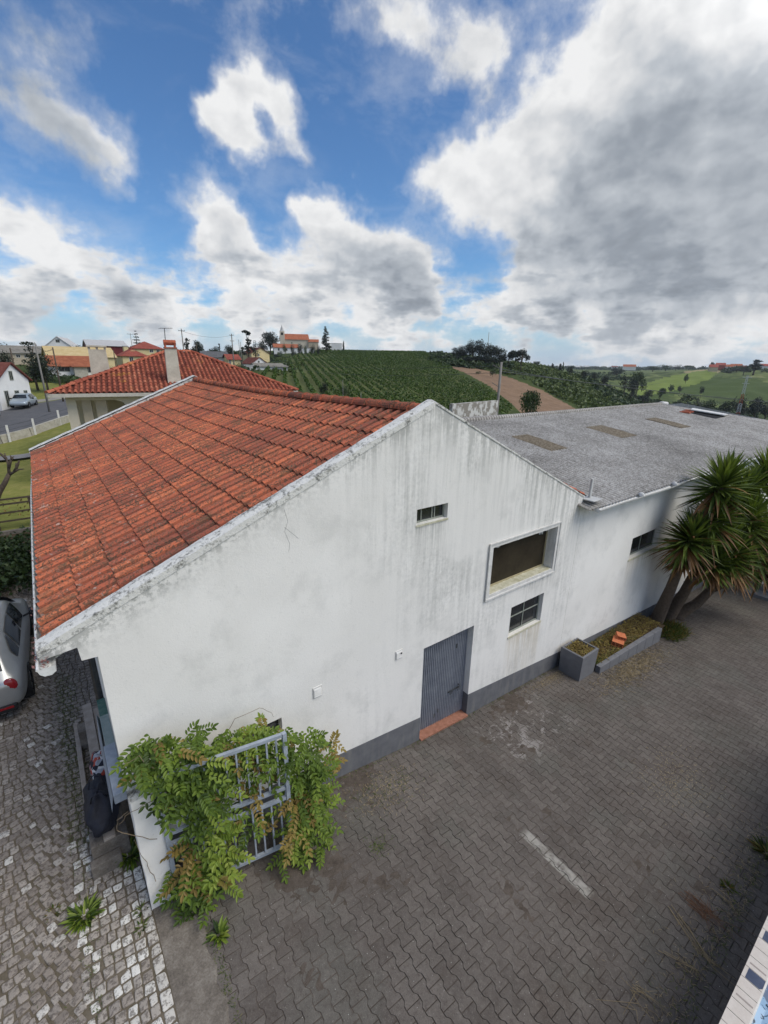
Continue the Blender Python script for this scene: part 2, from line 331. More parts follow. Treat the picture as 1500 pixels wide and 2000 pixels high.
def m_dirt(t, b):
    p = t.pos(); n = t.noise(p, 6, 6, .7); f = t.noise(p, 50, 4, .7)
    c = t.ramp(t.m('ADD', t.m('MULTIPLY', n, .6), t.m('MULTIPLY', f, .4)), [(.3, (.024, .019, .014)), (.5, (.065, .052, .041)), (.7, (.125, .102, .080))])
    t.put(b.inputs['Normal'], t.bump(f, .6, .01)); return c
def m_cobble(t, b):
    p = t.pos(); r = t.attr(); n = t.noise(p, 22, 6, .72); f = t.noise(p, 80, 3, .7)
    c = t.ramp(r, [(0, (.21, .178, .150)), (.5, (.30, .262, .225)), (.72, (.38, .342, .30)), (.85, (.54, .51, .46)), (1, (.68, .66, .61))])
    c = t.mix(t.m('MULTIPLY', t.step(n, .48, .58), .75), c, (.11, .092, .078)); c = t.mix(t.m('MULTIPLY', t.step(f, .6, .7), .4), c, (.42, .40, .36))
    t.put(b.inputs['Normal'], t.bump(t.m('ADD', n, f), .8, .01)); return c
def m_concrete(t, b):
    p = t.pos(); n = t.noise(p, 4, 7, .7); f = t.noise(p, 45, 4, .75)
    c = t.ramp(t.m('ADD', t.m('MULTIPLY', n, .6), t.m('MULTIPLY', f, .4)), [(.32, (.075, .064, .052)), (.5, (.17, .148, .125)), (.64, (.27, .245, .21)), (.75, (.40, .38, .33))])
    t.put(b.inputs['Normal'], t.bump(f, .7, .012)); return c
def leafmat(name, cols, tr=.25, rough=.55):
    def fn(t, b):
        r = t.attr(); p = t.pos(); n = t.noise(p, 1.7, 3)
        c = t.ramp(t.m('ADD', t.m('MULTIPLY', r, .8), t.m('MULTIPLY', t.m('SUBTRACT', n, .4), .5)), [(i/(len(cols)-1), q) for i, q in enumerate(cols)])
        b.inputs['Specular IOR Level'].default_value = .35
        tn = t.node('ShaderNodeBsdfTranslucent'); t.put(tn.inputs[0], t.vm('MULTIPLY', c, (1.5, 1.6, .7)))
        ms = t.node('ShaderNodeMixShader'); ms.inputs[0].default_value = tr
        out = next(n for n in t.n if n.type == 'OUTPUT_MATERIAL')
        t.l.new(b.outputs[0], ms.inputs[1]); t.l.new(tn.outputs[0], ms.inputs[2]); t.l.new(ms.outputs[0], out.inputs[0]); return c
    return mat(name, fn, rough=rough)
def noisy(name, c0, c1, scale=6, rough=.8, bump=.4, metal=0, spec=.3, bd=.01, space='pos'):
    def fn(t, b):
        p = t.pos() if space == 'pos' else t.obj(); n = t.noise(p, scale, 5, .65); f = t.noise(p, scale*7, 3, .6)
        if bump: t.put(b.inputs['Normal'], t.bump(f, bump, bd))
        return t.ramp(t.m('ADD', t.m('MULTIPLY', n, .7), t.m('MULTIPLY', f, .3)), [(.3, c0), (.7, c1)])
    return mat(name, fn, rough=rough, metal=metal, spec=spec)
RENDER = mat('white_render', m_render, rough=.9); PLINTH = mat('grey_plinth_paint', m_plinth, rough=.8); COPING = mat('mossy_coping', m_coping, rough=.95)
TILE = mat('clay_roof_tile', m_tile, rough=.9, spec=.15); TILE2 = mat('red_clay_tile', m_tile2, rough=.85, spec=.15)
FIBER = mat('fibre_cement', m_fiber, rough=.95, spec=.1); FIBSKY = mat('dirty_rooflight', m_fiber_sky, rough=.6)
PAVER = mat('concrete_paver', m_paver, rough=.9, spec=.15); YDIRT = noisy('trodden_dirt', (.050, .040, .032), (.125, .104, .088), 9, 1, .7, spec=.1)
SDIRT = noisy('mossy_joint', (.085, .072, .048), (.18, .150, .115), 7, 1, .8, spec=.1)
DIRT = mat('joint_dirt', m_dirt, rough=1); COBBLE = mat('granite_sett', m_cobble, rough=.85, spec=.2)
CONC = mat('old_concrete', m_concrete, rough=.95, spec=.15)
WHITEP = noisy('white_paint', (.50, .49, .46), (.72, .71, .68), 8, .5, .1); CREAM = noisy('cream_render', (.52, .46, .35), (.60, .54, .43), 1.5, .9, .2)
GLASS = noisy('dark_window_glass', (.006, .008, .010), (.03, .034, .038), 3, .12, 0, 0, .6)
BLACK = mat('dark_interior', color=(.006, .006, .006), rough=.9)
STEELB = noisy('blue_grey_painted_steel', (.24, .27, .32), (.38, .42, .47), 14, .45, .15, 0, .4)
DOORM = noisy('worn_blue_grey_door', (.185, .20, .23), (.33, .345, .375), 5, .5, .1, 0, .4)
WOOD = noisy('weathered_wood', (.24, .20, .165), (.42, .37, .32), 10, .9, .5)
PLANTGREY = noisy('grey_planter_paint', (.125, .127, .135), (.175, .176, .185), 6, .85, .3)
SOIL = noisy('leaf_litter_soil', (.035, .026, .015), (.13, .088, .045), 25, 1, .8, bd=.03)
STEPM = noisy('dull_brick', (.20, .085, .05), (.40, .19, .13), 12, .9, .3)
BRICK = noisy('orange_brick', (.35, .10, .04), (.58, .20, .09), 12, .9, .3)
GREENL = leafmat('wisteria_leaf', [(.016, .032, .006), (.050, .088, .011), (.115, .175, .022), (.205, .27, .038), (.32, .35, .08)], .28)
BROWNL = leafmat('browned_leaf', [(.11, .075, .024), (.22, .155, .040), (.30, .26, .07)], .25)
YUCL = leafmat('yucca_leaf', [(.022, .038, .009), (.068, .105, .018), (.14, .185, .034), (.23, .27, .065)], .18, .45)
YUCD = leafmat('dry_yucca_leaf', [(.06, .030, .012), (.20, .10, .034), (.32, .20, .075)], .1)
TREEL = leafmat('tree_leaf', [(.013, .024, .008), (.032, .055, .015), (.062, .095, .025), (.10, .13, .038)], .1)
TREED = leafmat('dark_evergreen_leaf', [(.006, .011, .006), (.014, .024, .011), (.03, .045, .018)], .05)
SCRUBL = leafmat('scrub_leaf', [(.028, .045, .011), (.065, .095, .020), (.12, .155, .034), (.18, .20, .06)], .12)
VINEL = leafmat('vine_leaf', [(.018, .040, .004), (.042, .082, .007), (.075, .125, .010), (.12, .17, .018)], .12)
GRASSL = leafmat('grass_blade', [(.03, .05, .012), (.07, .11, .02), (.13, .16, .04), (.2, .17, .07)], .2)
BARK = noisy('bark', (.05, .038, .028), (.13, .10, .075), 12, .95, .8, bd=.02)
YUCB = noisy('yucca_bark', (.07, .05, .035), (.16, .12, .085), 14, .95, .9, bd=.03)
DARKM = noisy('dark_metal', (.03, .033, .036), (.07, .075, .08), 9, .6, .1)
POLEM = noisy('concrete_pole', (.14, .13, .12), (.24, .23, .21), 3, .9, .2)
GUTTERW = noisy('white_gutter', (.50, .50, .48), (.74, .74, .72), 7, .5, .1)
# ------------------------------------------------------------------ terrain
_GX = [-40, -6, 0, 2.9, 5.05, 6.47, 9.9, 13, 16, 21, 40]; _GZ = [-6.2, -6.55, -6.62, -6.96, -7.27, -7.40, -7.64, -7.88, -8.08, -8.35, -9.2]
def gyard(X): return float(np.interp(X, _GX, _GZ))
# measured ground profiles: photo column -> (depth, photo row) knots
PROF = {-250:[(20,980),(28,925),(33,880),(50,820),(66,768),(100,722),(200,697),(500,692),(3200,697)],
 0:[(20,972),(28,905),(33,866),(50,797),(66,750),(100,717),(200,697),(500,691),(3200,700)],
 110:[(20,985),(33,850),(50,794),(62,765),(80,737),(110,712),(200,693),(400,690),(3200,702)],
 230:[(20,1000),(33,860),(50,795),(62,768),(80,738),(110,716),(200,695),(400,692),(3200,703)],
 350:[(20,1010),(33,880),(60,765),(100,722),(160,700),(250,692),(400,692),(3200,706)],
 480:[(20,1050),(40,880),(60,775),(100,738),(150,716),(220,703),(300,693),(400,690),(3200,708)],
 560:[(20,1080),(40,900),(60,790),(100,750),(150,723),(220,702),(290,687),(350,684),(500,688),(3200,709)],
 650:[(20,1120),(40,930),(60,815),(100,765),(150,728),(220,702),(290,686),(350,687),(600,702),(3200,711)],
 750:[(20,1150),(40,950),(60,835),(100,775),(150,732),(220,702),(280,688),(350,690),(600,707),(3200,712)],
 850:[(20,1160),(40,960),(60,845),(100,790),(150,745),(210,714),(260,692),(330,689),(600,707),(3200,714)],
 950:[(20,1170),(40,970),(60,855),(100,800),(150,760),(200,727),(240,708),(300,703),(450,713),(800,717),(3200,715)],
 1050:[(20,1180),(40,980),(60,860),(100,815),(150,781),(200,750),(260,723),(320,712),(450,724),(800,723),(1500,718),(3200,716)],
 1150:[(20,1200),(40,985),(60,880),(120,825),(180,789),(250,757),(350,736),(500,740),(800,729),(1500,721),(3200,717)],
 1250:[(20,1220),(40,995),(60,890),(120,838),(200,803),(300,787),(400,771),(550,746),(800,729),(1500,722),(3200,718)],
 1350:[(20,1230),(40,1000),(60,900),(120,860),(250,818),(350,790),(450,763),(600,735),(800,723),(1500,722),(3200,720)],
 1450:[(20,1240),(40,1010),(60,910),(120,868),(250,828),(350,797),(450,760),(560,731),(700,718),(1500,722),(3200,721)],
 1700:[(20,1250),(40,1020),(60,920),(120,870),(250,830),(350,800),(450,765),(560,735),(700,722),(1500,725),(3200,724)]}
_az, _pr = [], []
for x in sorted(PROF):
    rs, zs = [], []
    for d, y in PROF[x]:
        p = W(x, y, d); rs.append(math.hypot(p.x, p.y)); zs.append(p.z)
    p = W(x, 710, 1); _az.append(math.atan2(p.x, p.y)); _pr.append((rs, zs))
LR = np.linspace(math.log(15), math.log(3600), 160)
PT = np.array([np.interp(LR, np.log(r), z) for r, z in _pr])
AZ = np.linspace(_az[0], _az[-1], 400)
TZ = np.array([[0.0]*160]*400)
for j in range(160): TZ[:, j] = np.interp(AZ, _az, PT[:, j])
def _smooth(T, k0, k1):
    for ax, k in ((0, k0), (1, k1)):
        w = np.hanning(2*k+3)[1:-1]; w /= w.sum()
        P_ = np.pad(T, [(k, k) if a == ax else (0, 0) for a in (0, 1)], mode='edge')
        T = sum(wi*np.take(P_, range(i, i+T.shape[ax]), axis=ax) for i, wi in enumerate(w))
    return T
TZ = _smooth(TZ, 10, 2)
def far_z(a, r):
    a = min(max(a, AZ[0]), AZ[-1]); u = (a-AZ[0])/(AZ[1]-AZ[0]); v = (math.log(max(r, 15.01))-LR[0])/(LR[1]-LR[0])
    i = min(int(u), 398); j = min(max(int(v), 0), 158); fu = u-i; fv = min(v-j, 1)
    return (TZ[i, j]*(1-fu)+TZ[i+1, j]*fu)*(1-fv)+(TZ[i, j+1]*(1-fu)+TZ[i+1, j+1]*fu)*fv
def gz(X, Y):
    r = math.hypot(X, Y); n = gyard(X)
    if Y < 0 and abs(math.atan2(X, Y)) > 1.9: return n if r < 60 else n
    if r < 22: return n
    t = min(1, (r-22)/14); t = t*t*(3-2*t); return n*(1-t)+far_z(math.atan2(X, Y), r)*t
def G(x, y, d):            # ground point below the spot seen at pixel x,y, depth d
    p = W(x, y, d); return Vector((p.x, p.y, gz(p.x, p.y)))
def inpoly(x, y, P):
    c = False; j = len(P)-1
    for i in range(len(P)):
        if (P[i][1] > y) != (P[j][1] > y) and x < (P[j][0]-P[i][0])*(y-P[i][1])/(P[j][1]-P[i][1])+P[i][0]: c = not c
        j = i
    return c
# zones of the land, by what grows there (polygons are measured on the photograph)
Z_SOIL = [(878,717),(925,718),(958,727),(1000,740),(1060,764),(1125,800),(1020,812),(1000,790),(950,752),(905,728)]
Z_ROAD = [(-400,800),(40,792),(140,775),(160,790),(160,822),(60,846),(-400,905)]
Z_LAWN = [(-400,740),(30,742),(140,742),(160,772),(40,790),(-400,798)]
Z_FIELD = [(1230,775),(1300,762),(1330,745),(1400,738),(1500,748),(1600,770),(1600,800),(1500,792),(1400,775),(1330,770),(1270,782)]
Z_BRIGHT = [(1235,762),(1275,745),(1360,725),(1400,728),(1380,745),(1310,765),(1250,775)]
Z_VINE = [(498,735),(520,722),(556,722),(570,700),(600,686),(700,684),(820,684),(850,700),(876,716),(900,737),(940,757),(985,785),(1000,800),(980,830),(560,830),(470,760)]
Z_TRACK = [(1330,728),(1385,718),(1420,720),(1400,730),(1350,733)]
def build_terrain():
    az = np.concatenate([np.linspace(-pi, AZ[0]-.02, 40), np.linspace(AZ[0], AZ[-1], 700), np.linspace(AZ[-1]+.02, pi, 30)])
    lr = np.concatenate([np.log(np.linspace(.5, 15, 12)), np.linspace(math.log(15.5), math.log(3600), 330), [math.log(9000)]])
    V = []; zone = []
    for a in az:
        for l in lr:
            r = exp(l); X, Y = r*sin(a), r*cos(a); z = gz(X, Y)
            if r > 3500: z -= 40
            if r < 24: z -= .12*min(1, (24-r)/3)
            elif 45 < r < 3000 and X > 0: z += .012*r**.75*sin(X*.11+sin(Y*.07)*2)*cos(Y*.09) if r < 900 else 0
            V.append((X, Y, z)); k = 0
            if 24 < r and _f.dot(Vector((X, Y, z))) > 1:
                x, y = proj(Vector((X, Y, z)))
                if inpoly(x, y, Z_SOIL) and r < 330: k = 1
                elif 60 < r < 330 and inpoly(x, y, Z_VINE): k = 7
                elif inpoly(x, y, Z_BRIGHT): k = 2
                elif inpoly(x, y, Z_TRACK): k = 3
                elif inpoly(x, y, Z_FIELD): k = 4
                elif r < 100 and x < 700: k = 5
                elif inpoly(x, y, Z_ROAD): k = 5
                elif r > 400: k = 6
            elif r <= 24: k = 5
            zone.append(k)
    nA, nR = len(az), len(lr); i = np.arange(nA-1)[:, None]*nR+np.arange(nR-1)[None, :]
    F = np.stack([i, i+1, i+nR+1, i+nR], -1).reshape(-1, 4)
    zone = np.array(zone); rv = zone[F[:, 0]]/10+.05
    def fn(t, b):
        p = t.pos(); r = t.attr(); n = t.noise(p, .25, 6, .65); n2 = t.noise(p, 1.6, 6, .7); n3 = t.noise(p, .03, 5, .6); v = t.m('ADD', t.m('MULTIPLY', n, .5), t.m('MULTIPLY', n2, .5))
        c = t.ramp(v, [(.35, (.030, .045, .014)), (.55, (.055, .075, .020)), (.7, (.10, .11, .035))])       # scrub ground
        def sel(i): return t.m('COMPARE', r, i/10+.05, .03)
        soil = t.ramp(v, [(.35, (.15, .095, .058)), (.6, (.25, .165, .105))])
        bright = t.ramp(v, [(.3, (.12, .17, .03)), (.7, (.20, .24, .06))]); tr = t.ramp(v, [(.3, (.38, .30, .17)), (.7, (.22, .20, .09))])
        rows = t.node('ShaderNodeTexWave', wave_type='BANDS'); t.put(rows.inputs[0], t.scale(p, (.22, -.30, 0))); rows.inputs['Scale'].default_value = 1; rows.inputs['Distortion'].default_value = .6
        field = t.mix(rows.outputs['Fac'], (.04, .06, .018), (.085, .12, .03))
        lawn = t.ramp(v, [(.32, (.10, .115, .028)), (.5, (.185, .19, .05)), (.68, (.29, .25, .09))])
        vine = t.ramp(v, [(.35, (.065, .085, .025)), (.7, (.12, .125, .05))])
        far = t.ramp(t.m('ADD', t.m('MULTIPLY', n3, .75), t.m('MULTIPLY', n, .25)), [(.36, (.04, .058, .022)), (.47, (.075, .10, .032)), (.56, (.13, .16, .05)), (.66, (.24, .23, .11))])
        for k, col in ((7, vine), (1, soil), (2, bright), (3, tr), (4, field), (5, lawn), (6, far)): c = t.mix(sel(k), c, col)
        t.put(b.inputs['Normal'], t.bump(n2, .6, .15)); return c
    npmesh('ground', V, F[:, ::-1], mat('land', fn, rough=1, spec=.1), rv, smooth=True, kind='structure')
build_terrain()
# ------------------------------------------------------------------ yard: bone-shaped pavers laid running bond along Y
def build_yard():
    nx, ny = 150, 24; x0, x1, y0, y1 = .46, 26, -1.2, 5.36
    nx, ny = 420, 130; V = []
    for i in range(nx+1):
        for j in range(ny+1):
            X = x0+(x1-x0)*(i/nx)**1.5; Y = y0+(y1-y0)*j/ny
            n = sin(X*2.1+1.3*sin(Y*1.7))*sin(Y*2.3+X*.7)+.5*sin(X*5.3+Y*4.1)*sin(Y*6.1-X*3.3)
            wall = exp(-(5.35-Y)/.55)*(1.0 if X < 10 else .7); spot = exp(-((X-2.2)**2+(Y-4.0)**2)/1.4)+.8*exp(-((X-7.2)**2+(Y-4.4)**2)/.8)+.6*exp(-((X-4.6)**2+(Y-2.6)**2)/1.2)+.7*exp(-((X-6.5)**2+(Y-.5)**2)/2.)
            z = -.011+.0080*(.6*n)+.0135*min(1.2, wall+.8*spot)*(.5+.35*n+.5*sin(X*17+3*sin(Y*11))*sin(Y*19-X*7))
            V.append((X, Y, gyard(X)+min(z, .004)))
    i = np.arange(nx)[:, None]*(ny+1)+np.arange(ny)[None, :]; F = np.stack([i, i+ny+1, i+ny+2, i+1], -1).reshape(-1, 4)
    npmesh('yard_bed', V, F, YDIRT, None, smooth=True, kind='structure')
    L, Wd, a, g = .243, .1665, .0165, .0042; b = MB(); us = [0, .17, .33, .67, .83, 1]; of = [a, a, -a, -a, a, a]
    for ci in range(int((x1-.5)/Wd)):
        cx = .56+ci*Wd
        for rj in range(-6, 23):
            cy = .05+(rj+(.5 if ci % 2 else 0))*L
            if cy > 5.35: continue
            hi = min(cy+L, 5.345)
            if hi-cy < .05: continue
            tz = random.gauss(0, .0012); sx, sy = random.gauss(0, .005), random.gauss(0, .005)
            def ring(gg, dz):
                R_ = []
                for sgn in (1, -1):
                    seq = list(zip(us, of)); seq = seq if sgn == 1 else seq[::-1]
                    for u, o in seq:
                        yy = cy+gg+(L-2*gg)*u; yy = min(yy, hi-gg); xx = cx+sgn*(Wd/2+o-gg)
                        R_.append((xx, yy, gyard(xx)+tz+dz+sx*(xx-cx)+sy*(yy-cy)))
                return R_
            A, B_, C = ring(g+.004, 0), ring(g, -.004), ring(g, -.02); n = 12
            rr = min(1, max(0, random.gauss(.5, .28)))
            b.add(A+B_+C, [tuple(range(n))]+[(k, n+k, n+(k+1) % n, (k+1) % n) for k in range(n)]+[(n+k, 2*n+k, 2*n+(k+1) % n, n+(k+1) % n) for k in range(n)], rr)
    o = b.build('yard_paving', PAVER, kind='structure')
    return o
build_yard()
def build_street():
    # earth bed
    nx, ny = 120, 160; V = [(-9+9.2*i/nx, 1+21*j/ny, gyard(-9+9.2*i/nx)-.004+.005*sin(i*.9+2*sin(j*.5))*sin(j*.8)) for i in range(nx+1) for j in range(ny+1)]
    i = np.arange(nx)[:, None]*(ny+1)+np.arange(ny)[None, :]; F = np.stack([i, i+ny+1, i+ny+2, i+1], -1).reshape(-1, 4)
    npmesh('street_bed', V, F, SDIRT, None, smooth=True, kind='structure')
    b = MB()
    def stone(cx, cy, w, l, ang, r):
        ca, sa = cos(ang), sin(ang); cs = [(-1, -1), (1, -1), (1, 1), (-1, 1)]; pts = []
        q = [(x*w/2*random.uniform(.84, 1.10), y*l/2*random.uniform(.84, 1.10)) for x, y in cs]
        for k in range(4):
            p, nx_, pv = q[k], q[(k+1) % 4], q[k-1]; c = random.uniform(.06, .20)
            pts.append((p[0]+(pv[0]-p[0])*c*.7, p[1]+(pv[1]-p[1])*c*.7)); pts.append((p[0]+(nx_[0]-p[0])*c*.7, p[1]+(nx_[1]-p[1])*c*.7))
        h = random.gauss(.004, .004); tx, ty = random.gauss(0, .05), random.gauss(0, .05)
        def ring(s, dz): return [(cx+(x*ca-y*sa)*s, cy+(x*sa+y*ca)*s, gyard(cx)+h+dz+tx*x+ty*y) for x, y in pts]
        A, B_, C = ring(.78, .004), ring(.96, -.001), ring(1, -.03); n = 8
        m = (cx, cy, gyard(cx)+h+.006)
        b.add([m]+A+B_+C, [(0, 1+k, 1+(k+1) % n) for k in range(n)]+[(1+k, 1+n+k, 1+n+(k+1) % n, 1+(k+1) % n) for k in range(n)]+[(1+n+k, 1+2*n+k, 1+2*n+(k+1) % n, 1+n+(k+1) % n) for k in range(n)], r)
    y = 1.4
    while y < 5.4:   # single edging row beside the concrete strip
        l = random.uniform(.12, .19); stone(.0-.005*(y-4), y+l/2, .11, l, 0, random.uniform(.78, 1)); y += l+.012
    xm = -.66
    rows = 0; y = 1.4
    while y < 17:    # gutter side band: rows across, paler stones
        h = random.uniform(.10, .125); x = -.07
        while x > xm:
            w = random.uniform(.075, .12); pale = 1 if y < 6.3 else .6
            stone(x-w/2, y+h/2+.03*sin(x*5+y), w, h*.96, random.gauss(0, .06), min(1, random.uniform(.42, 1.1)*pale)); x -= w+.010
        y += h+.010; rows += 1
    j = 0; y = 1.2
    while y < 17:
        h = random.uniform(.10, .125); x = xm-.05
        while x > -6.5-.1*y:
            w = random.uniform(.08, .135); ph = (x+.66)/1.5; arc = -.30*abs(sin(pi*ph)); sl = -.30*pi/1.5*cos(pi*ph)*(1 if sin(pi*ph) > 0 else -1)
            r = random.uniform(.05, .72); r = random.uniform(.75, .9) if random.random() < .04 else r
            stone(x-w/2, y+h/2+arc, w, h*.97, math.atan(sl)*.8, r); x -= w+.008
        y += h+.008
    b.build('cobbled_street', COBBLE, kind='structure')
    # concrete threshold strip between street and yard
    s = MB(); n = 40
    for k in range(n):
        ya, yb = 1+k*.105, 1+(k+1)*.105
        w0, w1 = .50+.03*sin(k*1.7), .50+.03*sin((k+1)*1.7)
        s.face([(.065, ya, -6.625), (w0, ya, gyard(w0)+.012), (w1, yb, gyard(w1)+.012), (.065, yb, -6.625)])
        s.face([(w0, ya, gyard(w0)+.012), (w0+.05, ya, gyard(w0)-.03), (w1+.05, yb, gyard(w1)-.03), (w1, yb, gyard(w1)+.012)])
        s.face([(.065, ya, -6.625), (.065, yb, -6.625), (.06, yb, -6.68), (.06, ya, -6.68)])
    s.build('concrete_threshold', CONC, kind='structure')
build_street()
# ------------------------------------------------------------------ walls with openings
def poly_wall(b, outline, holes, to3, r=.5):
    """fills a flat outline with holes"""
    bm = bmesh.new(); 
    for loop in [outline]+holes:
        vs = [bm.verts.new((u, v, 0)) for u, v in loop]
        for k in range(len(vs)): bm.edges.new((vs[k], vs[(k+1) % len(vs)]))
    bmesh.ops.triangle_fill(bm, use_beauty=True, use_dissolve=False, edges=bm.edges[:], normal=(0, 0, 1))
    for f in bm.faces: b.face([to3(v.co.x, v.co.y) for v in f.verts], r)
    bm.free()
def reveal(b, loop, y0, y1):
    n = len(loop)
    for k in range(n):
        (a, c), (d, e) = loop[k], loop[(k+1) % n]; b.face([(a, y0, c), (d, y0, e), (d, y1, e), (a, y1, c)])
def rect(x0, x1, z0, z1): return [(x0, z0), (x1, z0), (x1, z1), (x0, z1)]
YW = 5.35
def zroof(X): return ROOF_AP[1]-(ROOF_AP[0]-X)*ROOF_SL if X < ROOF_AP[0] else ROOF_AP[1]-(X-ROOF_AP[0])*.472
wh = thing('gabled_warehouse', 'long white gabled building with orange clay tile roof and blue-grey ribbed door', 'building')
H_small = rect(4.745, 5.46, -2.565, -2.29); H_big = rect(6.80, 9.0, -4.50, -3.46); H_low = rect(7.65, 8.86, -5.855, -5.10)
H_door = rect(5.05, 6.44, -7.38, -5.105); H_dark = rect(1.45, 2.16, -5.45, -5.15)
def build_main():
    b = MB(); out = [(.06, -7.2), (11, -8.1), (34, -9.4), (34, -3.0), (10.02, -3.0), (10.0, zroof(10.0)-.02), (5.03, -.575), (-.44, -2.905), (-.44, -3.02), (-.105, -2.985), (-.092, -3.16), (.06, -3.17)]
    H2 = rect(13.05, 14.85, -5.33, -4.665)
    H_d = [(5.05, -7.27), (6.44, -7.38), (6.44, -5.105), (5.05, -5.105)]
    poly_wall(b, [p for p in out if p[0] < 12 and p != (11, -8.1)][:1]+[(9.98, -8.0), (9.98, -3.02)]+[p for p in out[5:]], [H_small, H_big, H_low, H_d, H_dark], lambda u, v: (u, YW, v))
    for h, d in ((H_small, .125), (H_big, .26), (H_low, .13), (H_d, .2), (H_dark, .15)): reveal(b, h, YW, YW+d)
    # side and back of the building
    b.face([(.06, YW, -7.2), (.06, YW, -3.17), (.06, 18.9, -3.17), (.06, 18.9, -7.2)])
    b.face([(.06, 18.9, -7.2), (.06, 18.9, -3.0), (5.03, 18.9, -.6), (9.98, 18.9, -3.0), (9.98, 18.9, -8.2)])
    b.face([(9.98, 18.9, -8.2), (9.98, 18.9, -3), (9.98, YW+.3, -3), (9.98, YW+.3, -8.2)])
    b.face([(-.44, YW, -3.02), (-.105, YW, -2.985), (-.105, YW+.3, -2.985), (-.44, YW+.3, -3.02)]); b.face([(-.105, YW, -2.985), (-.092, YW, -3.16), (-.092, YW+.3, -3.16), (-.105, YW+.3, -2.985)])
    b.face([(-.092, YW, -3.16), (.06, YW, -3.17), (.06, YW+.3, -3.17), (-.092, YW+.3, -3.16)]); b.face([(-.44, YW, -3.02), (-.44, YW, -2.905), (-.44, YW+.3, -2.905), (-.44, YW+.3, -3.02)])
    b.build('wall', RENDER, wh)
    # plinth paint band, 4 mm proud
    pl = MB(); zt = lambda X: float(np.interp(X, [.06, 2.756, 5.03, 6.43, 9.943, 11.37, 15.05, 34], [-6.15, -6.442, -6.70, -6.836, -7.196, -7.33, -7.642, -9.0]))
    def band(x0, x1, b2):
        xs = np.linspace(x0, x1, 9)
        for k in range(8):
            a, c = xs[k], xs[k+1]; b2.face([(a, YW-.005, gyard(a)-.12), (c, YW-.005, gyard(c)-.12), (c, YW-.005, zt(c)), (a, YW-.005, zt(a))]); b2.face([(a, YW-.005, zt(a)), (c, YW-.005, zt(c)), (c, YW, zt(c)), (a, YW, zt(a))])
    band(.42, 5.046, pl); pl.build('plinth', PLINTH, wh); pl = MB(); band(6.444, 9.98, pl)
    pl.face([(6.435, YW-.005, -7.6), (6.435, YW-.005, zt(6.43)), (6.435, YW+.19, zt(6.43)), (6.435, YW+.19, -7.6)]); pl.face([(6.435, YW-.005, -7.6), (6.444, YW-.005, -7.6), (6.444, YW-.005, zt(6.43)), (6.435, YW-.005, zt(6.43))])
    pl.build('plinth', PLINTH, wh)
    # copings: front and back
    for y0, y1 in ((YW-.012, YW+.17), (18.72, 19.0)):
        c = MB(); n = 60; tp = []
        for side in (0, 1):
            xa, xb = ((-.45, 5.03), (5.03, 10.0))[side]
            for k in range(n):
                a, e = xa+(xb-xa)*k/n, xa+(xb-xa)*(k+1)/n
                def T(x, yy): return (x, yy, zroof(x)+.006+.006*sin(x*13)*sin(x*3.1)+(0 if yy < y0+.05 else .025))
                ym = (y0+y1)/2
                c.face([T(a, y0), T(e, y0), T(e, ym), T(a, ym)]); c.face([T(a, ym), T(e, ym), T(e, y1), T(a, y1)])
                if side == 0 and y0 < 10:
                    c.face([(a, y0, zroof(a)-.085), (e, y0, zroof(e)-.085), T(e, y0), T(a, y0)]); c.face([(a, y0, zroof(a)-.085), (a, YW+.001, zroof(a)-.085), (e, YW+.001, zroof(e)-.085), (e, y0, zroof(e)-.085)])
                else:
                    c.face([(a, y0, zroof(a)-.03), (e, y0, zroof(e)-.03), T(e, y0), T(a, y0)])
                c.face([T(a, y1), T(e, y1), (e, y1, zroof(e)-.3), (a, y1, zroof(a)-.3)])
                if y0 > 10: c.face([(a, y0, zroof(a)-.3), (e, y0, zroof(e)-.3), T(e, y0), T(a, y0)])
            if side == 0: c.face([(-.45, y0, zroof(-.45)-.10), (-.45, y0, zroof(-.45)+.006), (-.45, y1, zroof(-.45)+.03), (-.45, y1, zroof(-.45)-.10)])
        c.build('parapet_coping', COPING, wh)
build_main()
